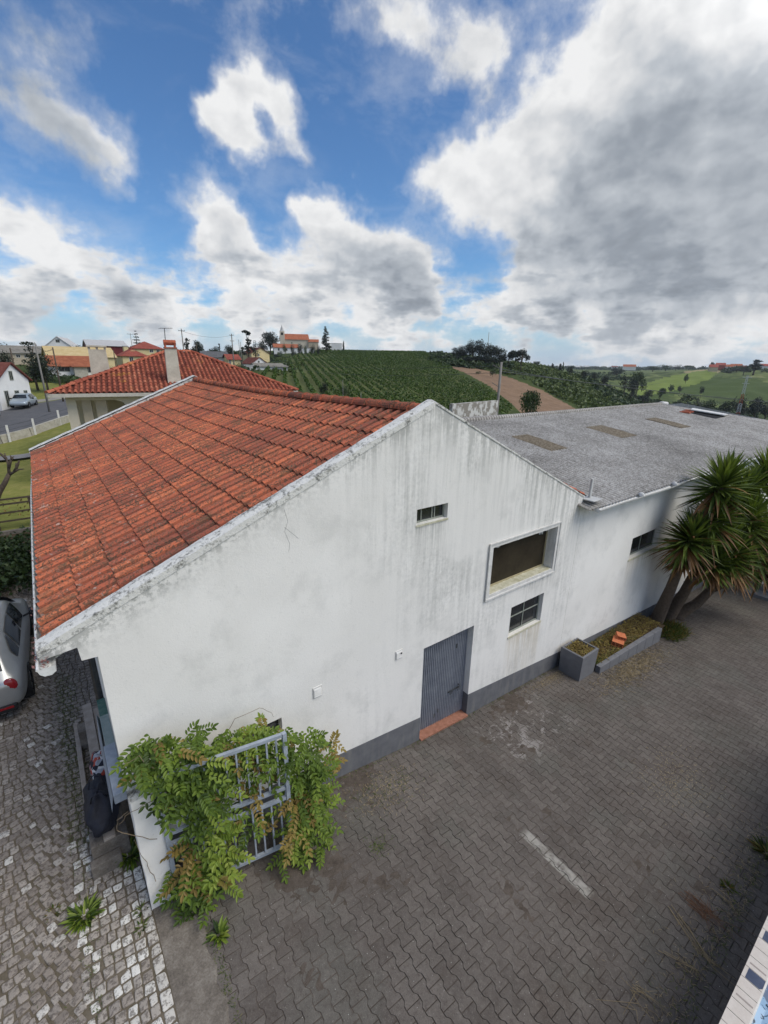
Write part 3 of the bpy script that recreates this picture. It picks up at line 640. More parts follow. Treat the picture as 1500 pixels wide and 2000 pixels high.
# ------------------------------------------------------------------ roof tiles
def tile_field(b, org, eu, up, nx, ny, pw, pl, inside=None, sag=None, lift=.022, hgt=.045, jit=.004, seg=8, flat=.28):
    """org: eave start, eu: unit vector along eave, up: unit vector up the slope"""
    eu = Vector(eu); up = Vector(up); nrm = eu.cross(up).normalized()
    if nrm.z < 0: nrm = -nrm
    for i in range(nx):
        cj = random.gauss(0, jit)
        for j in range(ny):
            cu = (i+.5)*pw; cv = (j+.5)*pl
            if inside and not inside(cu, cv): continue
            rr = min(1, max(0, random.gauss(.48, .24))); dx = cj+random.gauss(0, jit*.6); dv = random.gauss(0, .006); rot = random.gauss(0, .012); dz = random.gauss(0, .002)
            rows = []
            for v, l in ((0, lift), (pl*.5, lift*.55), (pl+.05, -.004)):
                row = []
                for k in range(seg+1):
                    s = k/seg; 
                    if s < flat: h = -.20*hgt*sin(pi*s/flat)
                    else: h = hgt*sin(pi*(s-flat)/(1-flat))**.65
                    p = Vector(org)+eu*(i*pw+s*pw*1.0+dx+rot*v)+up*(j*pl+v+dv)
                    z = nrm*(h*(1-.10*v/pl)+l+dz)
                    q = p+z
                    if sag: q.z += sag(p)
                    row.append(q)
                rows.append(row)
            base = [q-nrm*(.012+hgt*.15) for q in rows[0]]; n = seg+1
            V = base+rows[0]+rows[1]+rows[2]
            F = [(r_*n+k, r_*n+k+1, (r_+1)*n+k+1, (r_+1)*n+k) for r_ in range(3) for k in range(seg)]
            GR = [max(0, min(9, int(9.5*(1-max(0, (hk-.10*hgt)/(.55*hgt)))))) for hk in [(-.2*hgt*sin(pi*(k+.5)/seg/flat) if (k+.5)/seg < flat else hgt*sin(pi*((k+.5)/seg-flat)/(1-flat))**.65) for k in range(seg)]]  # groove level per face, drives the painted dirt and shade
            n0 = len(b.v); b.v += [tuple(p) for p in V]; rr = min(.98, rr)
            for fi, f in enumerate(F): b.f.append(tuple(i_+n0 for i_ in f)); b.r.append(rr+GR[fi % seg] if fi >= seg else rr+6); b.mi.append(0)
def ridge_row(b, p, q, n, rad, sag=None, r0=.5):
    p, q = Vector(p), Vector(q); d = (q-p)/n; dn = d.normalized(); side = dn.cross(Vector((0, 0, 1))).normalized(); up = side.cross(dn)
    for i in range(n):
        r = min(1, max(0, random.gauss(r0, .25))); j = random.gauss(0, .006); V = []
        for t_, rr in ((-.06, rad*1.12), (.12, rad*1.02), (1.02, rad*.86)):
            for k in range(9):
                a = pi*k/8; c = p+d*(i+t_)+side*(cos(a)*rr+j)+up*(sin(a)*rr*.95)
                if sag: c.z += sag(c)
                V.append(c)
        b.add(V, [(s*9+k, s*9+k+1, (s+1)*9+k+1, (s+1)*9+k) for s in range(2) for k in range(8)]+[tuple(range(8, -1, -1))], r)
SAG = lambda p: -.085*sin(pi*min(1, max(0, (p.y-5.6)/13.2)))*min(1, max(0, 1-abs(p.x-5.03)/5.4))
def build_roof():
    a = Vector((-.395, 5.50, -2.975)); top = Vector((5.03, 5.50, -.735)); up = (top-a); L = up.length; up /= L
    for k, (org, eu, u) in enumerate(((a, (0, 1, 0), up), (Vector((10.45, 5.50, -3.03)), (0, 1, 0), (Vector((5.03, 5.5, -.735))-Vector((10.45, 5.5, -3.03))).normalized()))):
        b = MB(); ny = 13; pl = L/ny
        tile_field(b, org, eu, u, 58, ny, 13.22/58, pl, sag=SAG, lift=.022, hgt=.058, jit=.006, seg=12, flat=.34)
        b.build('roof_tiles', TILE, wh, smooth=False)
    s = MB(); 
    for j in range(14):
        y0, y1 = 5.5+j*.945, 5.5+(j+1)*.945
        def Q(x, y, z): v = Vector((x, y, z)); v.z += SAG(v)-.03; return v
        s.face([Q(-.40, y0, -2.985), Q(5.03, y0, -.74), Q(5.03, y1, -.74), Q(-.40, y1, -2.985)]); s.face([Q(10.4, y0, -3.03), Q(5.03, y0, -.74), Q(5.03, y1, -.74), Q(10.4, y1, -3.03)])
        s.face([(-.40, y0, -3.02), (-.40, y1, -3.02), (.07, y1, -3.02), (.07, y0, -3.02)])
    s.build('roof_underlay', DIRT, wh)
    r = MB(); ridge_row(r, (5.03, 5.50, -.715), (5.03, 18.8, -.70), 32, .125, SAG); r.build('ridge_tiles', TILE, wh)
    # gutter with closed end
    g = MB(); prof = [(0, 0), (.015, -.05), (.05, -.085), (.11, -.09), (.15, -.06)]
    ys = np.linspace(5.17, 18.75, 24); gx = lambda y: float(np.interp(y, [5.1, 6, 9, 13, 18.7], [-.468, -.470, -.474, -.462, -.385]))
    for k in range(23):
        for m_ in range(4):
            (u0, v0), (u1, v1) = prof[m_], prof[m_+1]
            for off in (0, .006): g.face([(gx(ys[k])+u0+off, ys[k], -3.02+v0), (gx(ys[k+1])+u0+off, ys[k+1], -3.02+v0), (gx(ys[k+1])+u1+off, ys[k+1], -3.02+v1), (gx(ys[k])+u1+off, ys[k], -3.02+v1)])
    g.tube([(gx(y)+.004, y, -3.015) for y in ys], .014, 6)
    g.face([(-.468+u, 5.17, -3.02+v) for u, v in prof]+[(-.318, 5.17, -3.01)])
    for y in np.linspace(5.7, 18.3, 12): g.bar((gx(y), y, -3.008), (gx(y)+.17, y, -2.985), .02, .004)
    go = g.build('gutter', GUTTERW, wh, smooth=False)
    d = MB(); d.tube([(-.32, 7.33, -3.12), (-.15, 7.33, -3.22), (.005, 7.33, -3.32), (.015, 7.33, -6.6)], .035, 10)
    for z in (-3.45, -5.3): d.tube([(.012, 7.33, z), (.012, 7.33, z-.03)], .045, 10)
    d.build('downpipe', DARKM, wh, smooth=True)
    m = MB(); rr = random.Random(3)
    for k in range(260):   # succulents rooted in the gutter
        y = 5.2+rr.random()**2*10 if k < 200 else 5.25+rr.random()*.5; x = gx(y)+rr.uniform(-.02, .10); z = -3.05+rr.random()*.07
        s_ = .012+rr.random()*.014; a = rr.random()*6.28; 
        m.face([(x, y, z), (x+s_*cos(a), y+s_*sin(a), z+s_*.6), (x+s_*1.6*cos(a+.5), y+s_*1.6*sin(a+.5), z+s_), (x+s_*cos(a+1), y+s_*sin(a+1), z+s_*.4)], rr.random())
    m.build('gutter_succulents', leafmat('stonecrop', [(.10, .04, .035), (.22, .10, .09), (.35, .20, .18)], .1), go, kind='stuff')
build_roof()
# ------------------------------------------------------------------ windows, door, vents
def glazed(name, x0, x1, z0, z1, y, parent, frame, fw=.045, vbars=(), hbars=(), depth=.04, glass=GLASS, label=None):
    f = MB(); f.box((x0, y, z0), (x1, y+depth, z0+fw)); f.box((x0, y, z1-fw), (x1, y+depth, z1)); f.box((x0, y+.001, z0+fw), (x0+fw, y+depth, z1-fw)); f.box((x1-fw, y+.001, z0+fw), (x1, y+depth, z1-fw))
    for v in vbars: f.box((v-fw*.3, y+.004, z0+fw), (v+fw*.3, y+depth*.8, z1-fw))
    for h in hbars: f.box((x0+fw, y+.006, h-fw*.3), (x1-fw, y+depth*.7, h+fw*.3))
    o = f.build(name, frame, parent, label=label); g = MB(); g.face([(x0+fw*.5, y+.02, z0+fw*.5), (x1-fw*.5, y+.02, z0+fw*.5), (x1-fw*.5, y+.02, z1-fw*.5), (x0+fw*.5, y+.02, z1-fw*.5)]); g.build('pane', glass, o)
    return o
FRG = noisy('green_grey_frame', (.20, .22, .19), (.32, .33, .28), 12, .7, .2); SILLM = noisy('stained_sill', (.30, .28, .16), (.66, .64, .52), 9, .9, .4)
FBRN = noisy('old_alu_frame', (.30, .25, .14), (.42, .37, .24), 9, .6, .1); BRNG = noisy('brown_dusty_glass', (.020, .015, .009), (.048, .038, .024), 2, .5, 0, 0, .15)
def build_openings():
    w1 = glazed('window', 4.745, 5.46, -2.565, -2.29, YW+.085, wh, FRG, .03, (4.92, 5.17, 5.23), (), label='small three-light window high under the gable peak')
    s = MB(); s.box((4.73, YW-.014, -2.60), (5.475, YW+.085, -2.566)); s.build('sill', SILLM, w1)
    w2 = glazed('window', 6.80, 9.0, -4.50, -3.46, YW+.20, wh, FBRN, .04, (), (), glass=BRNG, label='large white-framed window with one brown dusty pane')
    f = MB(); fw = .07
    for (a, b_) in (((6.69, 9.105), (-4.605, -4.51)), ((6.69, 9.105), (-3.45, -3.36))): f.box((a[0], YW-.03, b_[0]), (a[1], YW+.002, b_[1]))
    f.box((6.69, YW-.03, -4.51), (6.79, YW+.002, -3.45)); f.box((9.01, YW-.03, -4.51), (9.105, YW+.002, -3.45))
    f.box((6.675, YW-.045, -4.625), (9.12, YW-.028, -4.585)); f.box((6.675, YW-.045, -3.375), (9.12, YW-.028, -3.345)); f.box((6.672, YW-.045, -4.585), (6.70, YW-.028, -3.375)); f.box((9.095, YW-.045, -4.585), (9.122, YW-.028, -3.375))
    f.build('surround', WHITEP, w2)
    s = MB(); s.box((6.801, YW-.001, -4.512), (8.999, YW+.2, -4.496)); s.build('sill', SILLM, w2)
    for x0, x1, z0 in ((6.86, 7.26, -3.60), (7.72, 7.9, -3.58), (8.62, 8.74, -3.63), (8.86, 8.99, -3.62)):
        n = 8; xs = np.linspace(x0, x1, n); q = MB()
        q.face([(x, YW+.19-.03*k/n, -3.462) for k, x in enumerate(xs)]+[(x, YW+.185-.03*k/n, z0+random.uniform(-.02, .035)) for k, x in reversed(list(enumerate(xs)))])
        q.build('torn_seal_strip', WHITEP, w2)
    w3 = glazed('window', 7.65, 8.86, -5.855, -5.10, YW+.09, wh, FRG, .035, (8.255,), (-5.44,), label='four-pane window with cream sill below the large window')
    s = MB(); s.box((7.63, YW-.018, -5.90), (8.875, YW+.09, -5.856)); s.build('sill', SILLM, w3)
    w4 = MB(); w4.face([(1.44, YW+.14, -5.46), (2.17, YW+.14, -5.46), (2.17, YW+.14, -5.14), (1.44, YW+.14, -5.14)]); w4.build('window', GLASS, wh, label='dark little window just above the climbing plant')
    # corrugated sheet door
    d = MB(); n = 240; x0, x1 = 5.055, 6.435; zb0, zb1 = -7.235, -7.335; V = []
    for k in range(n+1):
        x = x0+(x1-x0)*k/n; ph = (k/n*27) % 1; y = YW+.165+.022*min(1, max(-1, 1.7*sin(2*pi*ph))); zb = zb0+(zb1-zb0)*k/n
        V += [(x, y, zb), (x, y, -5.11)]
    d.add(V, [(2*k, 2*k+2, 2*k+3, 2*k+1) for k in range(n)]); do = d.build('door', DOORM, wh)
    h = MB()
    for x in (5.98, 6.03, 6.20, 6.25): h.tube([(x, YW+.15, -6.62-.002*x), (x, YW+.10, -6.62), (x, YW+.10, -6.68)], .010, 6)
    h.box((5.95, YW+.128, -6.65), (6.3, YW+.142, -6.62)); h.tube([(6.24, YW+.13, -6.55), (6.24, YW+.10, -6.55)], .018, 8); h.build('bolt', DARKM, do)
    for x, z in ((5.58, -7.05), (5.68, -6.98), (6.12, -5.55)):
        p_ = MB(); p_.box((x-.018, YW+.14, z-.05), (x+.018, YW+.145, z+.05)); p_.build('dent', DARKM, do)
    s = MB(); xs = np.linspace(5.05, 6.44, 7)
    for k in range(6): s.box((xs[k]+.004, YW-.055, gyard(xs[k])-.03), (xs[k+1]-.004, YW+.19, gyard(xs[k])+.03), random.random())
    bevel(s.build('threshold', STEPM, wh, label='orange brick step along the foot of the door'), .006)
    for x0, x1, z0, z1, hole, lb in ((2.70, 2.862, -5.075, -4.875, 0, 'louvred vent cover nearest the climbing plant'), (4.36, 4.525, -5.06, -4.885, 1, 'louvred vent cover with a dark knock-out near the door')):
        v = MB(); v.box((x0, YW-.012, z0), (x1, YW+.001, z1)); 
        for k in range(4):
            z = z0+.028+k*(z1-z0-.04)/4; v.add([(x0+.015, YW-.03, z), (x1-.015, YW-.03, z), (x1-.015, YW-.012, z+.03), (x0+.015, YW-.012, z+.03), (x0+.015, YW-.012, z-.004), (x1-.015, YW-.012, z-.004)], [(0, 1, 2, 3), (4, 5, 1, 0)])
        if hole: v.box((x1-.06, YW-.034, z1-.075), (x1-.03, YW-.028, z1-.045), mi=1)
        v.build('vent_cover', [WHITEP, BLACK], wh, label=lb)
    c = MB(); z0 = -1.05     # hairline cracks, as thin plaster openings
    for pts in ([(555, 995), (562, 1018), (556, 1038), (566, 1062), (564, 1078)], [(556, 1030), (575, 1045), (583, 1052)]):
        P_ = []
        for x, y in pts: r = ray(x, y); P_.append(r*((YW-.001)/r.y))
        c.tube(P_, .0016, 4)
    c.build('plaster_crack', noisy('crack', (.16, .16, .15), (.24, .24, .22), 9), wh)
build_openings()
# ------------------------------------------------------------------ second building: corrugated roof
sh = thing('corrugated_roof_shed', 'low white building with mossy grey corrugated roof, joined to the gabled one', 'building')
RS = .15; RY, RZ = 12.2, -2.034
def build_shed():
    b = MB(); H2 = rect(13.05, 14.85, -5.33, -4.665)
    poly_wall(b, [(9.985, -8.0), (22, -8.8), (34, -9.4), (34, -3.12), (9.985, -3.12)], [H2], lambda u, v: (u, YW, v)); reveal(b, H2, YW, YW+.22)
    b.face([(34, YW, -9.5), (33.2, 19, -9.5), (33.2, 19, -3.1), (33, 12.2, -2.1), (34, YW, -3.12)])
    b.face([(10.0, 19, -9.5), (33.2, 19, -9.5), (33.2, 19, -3.1), (10.0, 19, -3.1)])
    b.build('wall', RENDER, sh)
    zt = lambda X: float(np.interp(X, [9.943, 11.37, 15.05, 34], [-7.196, -7.33, -7.642, -9.0])); pl = MB(); xs = np.linspace(9.985, 33.9, 30)
    for k in range(29):
        a, c = xs[k], xs[k+1]; pl.face([(a, YW-.005, gyard(a)-.2), (c, YW-.005, gyard(c)-.2), (c, YW-.005, zt(c)), (a, YW-.005, zt(a))]); pl.face([(a, YW-.005, zt(a)), (c, YW-.005, zt(c)), (c, YW, zt(c)), (a, YW, zt(a))])
    pl.build('plinth', PLINTH, sh)
    # corrugated sheets; rooflights use the same wave
    def zr(x, y): return RZ-RS*abs(y-RY) if y < RY else RZ-.13*(y-RY)
    PW = .155
    def xend(y): return 30.0+(RY-y)*.66 if y < RY else 30.0-(y-RY)*2.2
    def sheet(b, x0, x1, y0, y1, dz=0, slant=False, sx=8, hole=None):
        nx = int((x1-x0)/PW*sx); ny = max(1, int(abs(y1-y0)/.28))
        for j in range(ny):
            ya, yb = y0+(y1-y0)*j/ny, y0+(y1-y0)*(j+1)/ny; V = []
            st = (j % 6)*.0
            xe = min(x1, (xend(ya)+xend(yb))/2) if slant else x1; n = max(2, int((xe-x0)/PW*sx))
            for k in range(n+1):
                x = x0+k*PW/sx; h = .026*sin(2*pi*x/PW)
                for y in (ya, yb): V.append((x+.0, y, zr(x, y)+h+dz-.015*((y-5.06)/1.95 % 1)))
            F = [(2*k, 2*k+2, 2*k+3, 2*k+1) for k in range(n) if not (hole and hole[0] < V[2*k][0] < hole[1] and hole[2] < (ya+yb)/2 < hole[3])]
            b.add(V, F, .5)
    r = MB(); sheet(r, 9.75, 34, 5.02, RY, slant=True); sheet(r, 9.3, 30, RY, 17.0, slant=True, sx=6)
    r.build('roof_sheets', FIBER, sh, smooth=True)
    lights = [(13.15, 14.05, 8.35, 10.0, 'rooflight sheet nearest the gable'), (17.95, 19.1, 8.45, 10.0, 'middle rooflight sheet'), (23.3, 24.5, 8.45, 10.1, 'far rooflight sheet')]
    for x0, x1, y0, y1, lb in lights:
        q = MB(); sheet(q, x0, x1, y0, y1, dz=.022); q.build('rooflight', FIBSKY, sh, smooth=True, label=lb)
    k = MB(); k.tube([(x, RY, RZ+.005) for x in np.linspace(9.5, 30.0, 40)], .11, 10); k.build('ridge_cap', FIBER, sh, smooth=True)
    e = MB(); e.tube([(29.9, RY, RZ+.02), (30.5, RY-.1, RZ+.01)], [.15, .10], 8); e.build('ridge_end_cap', WHITEP, sh, smooth=True)
    # lifted hatch near the far verge, standing over a dark opening
    def onroof(x, y, dz=0): r = ray(x, y); q = r*((RZ-RS*RY)/(r.z-RS*r.y)); q.z += dz; return q
    A, B_, C, D_ = onroof(1344, 806), onroof(1352, 801), onroof(1421, 813), onroof(1405, 821)
    h = MB(); h.face([onroof(*p, .045) for p in ((1347, 807), (1353, 803), (1418, 814), (1398, 818.5))]); h.build('hatch_void', BLACK, sh)
    h = MB(); P = [onroof(1350, 801, .12), onroof(1352, 799, .12), onroof(1420, 809, .12), onroof(1417, 814, .12)]
    P = [onroof(1348, 805, .16), onroof(1352, 800, .10), onroof(1421, 812, .10), onroof(1414, 816, .16)]
    h.add(P+[p-Vector((0, 0, .05)) for p in P], [(0, 1, 2, 3), (7, 6, 5, 4), (0, 3, 7, 4), (1, 0, 4, 5), (2, 1, 5, 6), (3, 2, 6, 7)])
    h.build('roof_hatch', WHITEP, sh, label='white lifted hatch lid near the far verge'); t_ = MB()
    for x, y in ((1338, 806.5), (1343, 805), (1347, 803)):
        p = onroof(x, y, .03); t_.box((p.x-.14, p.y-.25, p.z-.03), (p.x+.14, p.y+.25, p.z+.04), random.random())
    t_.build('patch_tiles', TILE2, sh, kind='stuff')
    # gutter below the corrugated eave
    g = MB(); xs = np.linspace(10.0, 34, 40)
    for i in range(39):
        for m_ in range(6):
            a0, a1 = pi+pi*m_/6, pi+pi*(m_+1)/6; f = lambda x, a: (x, 4.985+.075*cos(a), -3.13+.012*sin(x*1.3)+.085*sin(a))
            g.face([f(xs[i], a0), f(xs[i+1], a0), f(xs[i+1], a1), f(xs[i], a1)])
    g.face([(9.998, 4.985+.08*cos(pi+pi*m_/6), -3.13+.09*sin(pi+pi*m_/6)) for m_ in range(7)])
    for x in np.arange(10.6, 34, 1.05): g.bar((x, 5.07, -3.10), (x, 5.34, -3.16), .02, .012)
    for x in np.arange(12.1, 34, 2.0): g.tube([(x, 4.985, -3.135), (x+.05, 4.985, -3.135)], .080, 12)
    g.build('gutter', GUTTERW, sh, smooth=True)
    # upstand at the gable end: grey flashing, ledge slab and short white pipe stub
    u = MB(); 
    ya = [5.45, 6.2, 7, 8, 9.5]; 
    for k in range(4): u.face([(9.74, ya[k], zr(0, ya[k])-.45), (9.74, ya[k+1], zr(0, ya[k+1])-.45), (9.74, ya[k+1], zr(0, ya[k+1])+.015), (9.74, ya[k], zr(0, ya[k])+.015)])
    u.build('verge_upstand', CONC, sh)
    u = MB(); u.box((9.95, 5.08, -2.985), (10.36, 5.45, -2.955)); u.box((10.16, 5.30, -2.955), (10.24, 5.35, -2.50)); bevel(u.build('verge_bracket', noisy('grey_bracket', (.36, .36, .35), (.56, .56, .54), 8), sh, label='white upright stub on the corner ledge'), .01)
    wdw = glazed('window', 13.05, 14.85, -5.33, -4.665, YW+.14, sh, FRG, .04, (13.95,), (), label='low dark window beside the yucca')
    s = MB(); s.box((13.0, YW-.02, -5.385), (14.9, YW+.14, -5.331)); s.build('sill', SILLM, wdw)
build_shed()
def WCT(t): WC[t.name] = Vector(t.location)      # children of this thing are given in world coordinates
# ------------------------------------------------------------------ objects in and round the yard
R_ = random.Random(11)
def leaf_quads(b, p, d, up, L, w, r, fold=.25, droop=.25, mi=0):
    """one leaflet: six points folded along the midrib"""
    d = d.normalized(); s = d.cross(up); s = s.normalized() if s.length > 1e-4 else d.orthogonal().normalized(); n = s.cross(d)
    V = [p]
    for v, ww in ((.22, .36), (.5, .5), (.78, .34)):
        m = p+d*L*v-n*droop*L*.5*v*v; V += [m+s*w*ww+n*w*fold*ww*2, m, m-s*w*ww+n*w*fold*ww*2]
    V.append(p+d*L-n*droop*L*.5)
    b.add(V, [(0, 1, 2), (0, 2, 3), (1, 4, 5, 2), (2, 5, 6, 3), (4, 7, 8, 5), (5, 8, 9, 6), (7, 10, 8), (8, 10, 9)] if w > .02 else [(0, 1, 4, 7, 10), (0, 10, 9, 6, 3)], r, mi)
def build_planter():
    t = thing('square_planter', 'tall square grey planter of dry leaf litter against the white wall', 'planter', (10.2, 4.93, gyard(10.2)))
    b = MB(); h = .74; z0 = gyard(10.55)-gyard(10.2)-.02; w0, w1, d0, d1 = .35, .37, .29, .31; T = []
    def ringp(w, d, z): return [(-w, -d, z), (w, -d, z), (w, d, z), (-w, d, z)]
    L_ = [ringp(w0-.02, d0-.02, z0), ringp(w0, d0, z0+.05), ringp(w1, d1, h-.015), ringp(w1-.012, d1-.012, h), ringp(w1-.05, d1-.05, h), ringp(w1-.055, d1-.055, h-.08)]
    b.add([p for l in L_ for p in l], [(4*i+k, 4*i+(k+1) % 4, 4*i+4+(k+1) % 4, 4*i+4+k) for i in range(5) for k in range(4)]); b.build('box', PLANTGREY, t)
    s = MB(); n = 12; 
    for i in range(n):
        for j in range(n):
            q = lambda a, c: (-.315+.63*a/n, -.255+.51*c/n, h-.06+.02*sin(a*1.9+c)*cos(c*1.3))
            s.face([q(i, j), q(i+1, j), q(i+1, j+1), q(i, j+1)])
    so_ = s.build('soil', SOIL, t, smooth=True); l = MB()
    for k in range(420): leaf_quads(l, Vector((R_.uniform(-.31, .30), R_.uniform(-.25, .25), h-.045+R_.random()*.03)), Vector((R_.uniform(-1, 1), R_.uniform(-1, 1), R_.uniform(-.2, .4))), Vector((0, 0, 1)), .05+R_.random()*.05, .015+R_.random()*.02, R_.random())
    l.build('leaf_litter', BROWNL, t, kind='stuff')
build_planter()
def build_bed():
    t = thing('planting_bed', 'low grey kerb enclosing a strip of dry leaf litter by the wall', 'flower bed', (12.5, 4.9, gyard(12.5)))
    WCT(t); b = MB(); xs = np.linspace(10.66, 14.02, 8)
    yk = lambda x: float(np.interp(x, [10.6, 14.1], [4.53, 4.40])); zk = lambda x: -7.50-.0*(x-10.6)
    for k in range(7):
        a, c = xs[k], xs[k+1]-.006
        b.add([(a, yk(a), gyard(a)-.06), (c, yk(c), gyard(c)-.06), (c, yk(c)+.13, gyard(c)-.06), (a, yk(a)+.13, gyard(a)-.06), (a, yk(a), zk(a)), (c, yk(c), zk(c)), (c, yk(c)+.13, zk(c)), (a, yk(a)+.13, zk(a))], [(0, 1, 5, 4), (1, 2, 6, 5), (2, 3, 7, 6), (3, 0, 4, 7), (4, 5, 6, 7)], R_.random())
    bevel(b.build('kerb', PLANTGREY, t), .008)
    s = MB(); nx, ny = 60, 14
    q = lambda i, j: (10.70+3.9*i/nx, 4.60+.745*j/ny-.09*i/nx, -7.545-.03*i/nx+.03*sin(i*.7+j)*sin(j*.9+.3*i)-.10*(1-min(1, (nx-i)/12)))
    for i in range(nx):
        for j in range(ny): s.face([q(i, j), q(i+1, j), q(i+1, j+1), q(i, j+1)])
    s.build('soil', SOIL, t, smooth=True)
    l = MB()
    for k in range(2600):
        x = R_.uniform(10.72, 14.4); y = R_.uniform(4.6, 5.3)
        leaf_quads(l, Vector((x, y, -7.535-.03*(x-10.7)/3.9+R_.random()*.03)), Vector((R_.uniform(-1, 1), R_.uniform(-1, 1), R_.uniform(-.3, .5))), Vector((0, 0, 1)), .05+R_.random()*.07, .012+R_.random()*.016, R_.random())
    l.build('leaf_litter', BROWNL, t, kind='stuff')
    g = MB()
    for k in range(900):
        x = 10.75+R_.random()**2*2.2; y = R_.choice([R_.uniform(4.62, 4.8), R_.uniform(5.1, 5.32)])
        leaf_quads(g, Vector((x, y, -7.53)), Vector((R_.uniform(-1, 1), R_.uniform(-1, 1), R_.uniform(.2, 1))), Vector((0, 0, 1)), .03+R_.random()*.05, .010, R_.random())
    g.build('weeds', GRASSL, t, kind='stuff')
    # pieces of broken hollow brick
    for i, (x, y, rz, w, d_, h, lb) in enumerate(((12.16, 4.83, .35, .42, .30, .13, 'larger orange hollow brick lying on the leaf litter'), (12.34, 4.86, .6, .30, .24, .09, 'smaller broken orange brick propped on the larger one'))):
        m = MB(); z0 = 0; n = 3
        m.box((-w/2, -d_/2, 0), (w/2, d_/2, h*.12)); m.box((-w/2, -d_/2, h*.88), (w/2, d_/2, h))
        for k in range(n+1): m.box((-w/2+.004, -d_/2+k*(d_-.02)/n, h*.12), (w/2-.004, -d_/2+.02+k*(d_-.02)/n, h*.88))
        m.box((-w/2+.006, -d_/2+.01, h*.47), (w/2-.006, d_/2-.01, h*.55))
        o = m.build('hollow_brick', BRICK, None, label=lb, cat='brick', group='broken bricks in the planting bed'); o.location = (x, y, -7.54+(.125 if i else 0)); o.rotation_euler = (.05+.1*i, .06, rz)
build_bed()
# ------------------------------------------------------------------ yucca
def build_yucca():
    base = Vector((15.6, 4.75, gyard(15.5)))
    t = thing('yucca_tree', 'big leaning yucca with several trunks and spiky rosettes over the paving', 'yucca', base); WCT(t)
    def at(x, y, Y): r = ray(x, y); return r*(Y/r.y)
    heads = [(1345, 1078, 4.5, .5, 0), (1425, 1060, 3.9, .85, .6), (1465, 1015, 3.7, .9, .8), (1505, 1100, 3.2, .8, .7), (1450, 1105, 3.6, .6, .1), (1412, 945, 4.15, .92, 1), (1352, 1050, 4.35, .85, .55), (1485, 1052, 3.45, .95, .9), (1496, 925, 3.9, .8, 1), (1435, 1085, 3.6, .72, .35), (1375, 1070, 4.3, .7, 0.2), (1400, 1010, 4.1, .85, .6), (1455, 960, 4.1, .9, .9), (1570, 1010, 3.2, .95, 1), (1590, 940, 3.4, .9, 1), (1480, 1080, 3.5, .8, .5), (1405, 1100, 3.8, .6, .1)]
    b0 = [Vector((15.05, 4.95, gyard(15))), Vector((15.7, 4.85, gyard(15.7))), Vector((16.3, 4.75, gyard(16.3)))]
    stems = [(b0[0], [5, 10, 0]), (b0[1], [6, 11, 8, 1]), (b0[2], [7, 9, 12, 13, 14, 15, 3])]
    via = {0: at(1345, 1060, 4.5), 1: at(1375, 1085, 4.3), 2: at(1400, 1140, 4.1)}
    for i, (p, hs) in enumerate(stems):
        v = via[i]; m = MB(); mid = p.lerp(v, .5)+Vector((0, 0, -.12)); m.tube([p-Vector((0, 0, .15)), p+Vector((0, 0, .15)), mid, v], [.28, .21, .155, .12], 12)
        for h in hs:
            x, y, Y, L, g = heads[h]; hp = at(x, y, Y); m.tube([v-(v-mid)*.2, v.lerp(hp, .5)+Vector((0, 0, -.1)), hp], [.15, .11, .06], 8)
        m.build('trunk', YUCB, t, smooth=True)
    rr = random.Random(5)
    for (x, y, Y, L, g) in heads:
        c = at(x, y, Y); b = MB(); ax = Vector((.15, -.35, 1)).normalized(); N = 240
        for k in range(N):
            u = k/N; el = radians(84-122*u**.95)+rr.gauss(0, .12); az = k*2.39996+rr.gauss(0, .15)
            d = Vector((cos(az)*cos(el), sin(az)*cos(el), sin(el))); d = (d+ax*.15).normalized(); ll = L*1.22*(.72+.33*rr.random())*(.75 if el > 1.1 else 1)
            dry = (el < radians(-18) and rr.random() < .35+.35*(1-g)) or rr.random() < .03+.25*(1-g)*(u)
            p = c+ax*(.16-.55*u)+d*.03; s = d.cross(Vector((0, 0, 1))); s = s.normalized() if s.length > .05 else Vector((1, 0, 0)); n = s.cross(d)
            w = .046+.016*rr.random(); dr = .03+.08*max(0, cos(el))+(.22 if dry else 0); P = []; steps = 4
            for q in range(steps+1):
                v = q/steps; ww = w*(.75+.6*v if v < .4 else (1-v)/.6*1.0+.02); cc = p+d*ll*v-Vector((0, 0, 1))*dr*ll*v*v
                P += [cc-s*ww+n*ww*.45, cc, cc+s*ww+n*ww*.45]
            r = min(1, max(0, rr.gauss(.42+.25*(1-u)*g, .2)))
            b.add(P, [(3*q, 3*q+1, 3*q+4, 3*q+3) for q in range(steps)]+[(3*q+1, 3*q+2, 3*q+5, 3*q+4) for q in range(steps)], r, 1 if dry else 0)
        b.build('leaf_rosette', [YUCL, YUCD], t)
    w = MB()      # weeds and fallen leaves at the foot
    for k in range(900):
        a = rr.random()*6.28; q = rr.random()**.6*.75; p = Vector((15.0+.9*q*cos(a)-.1, 4.45+.55*q*sin(a), gyard(15)))
        dd = Vector((rr.uniform(-1, 1), rr.uniform(-1, 1), rr.uniform(.1, 1.4))); leaf_quads(w, p, dd, Vector((0, 0, 1)), .10+.25*rr.random(), .018, rr.random()*.8, mi=0 if rr.random() < .65 else 1)
    w.build('grass_clump', [GRASSL, BROWNL], None, label='grass and dry leaves tangled round the foot of the yucca', cat='grass', kind='stuff')
build_yucca()
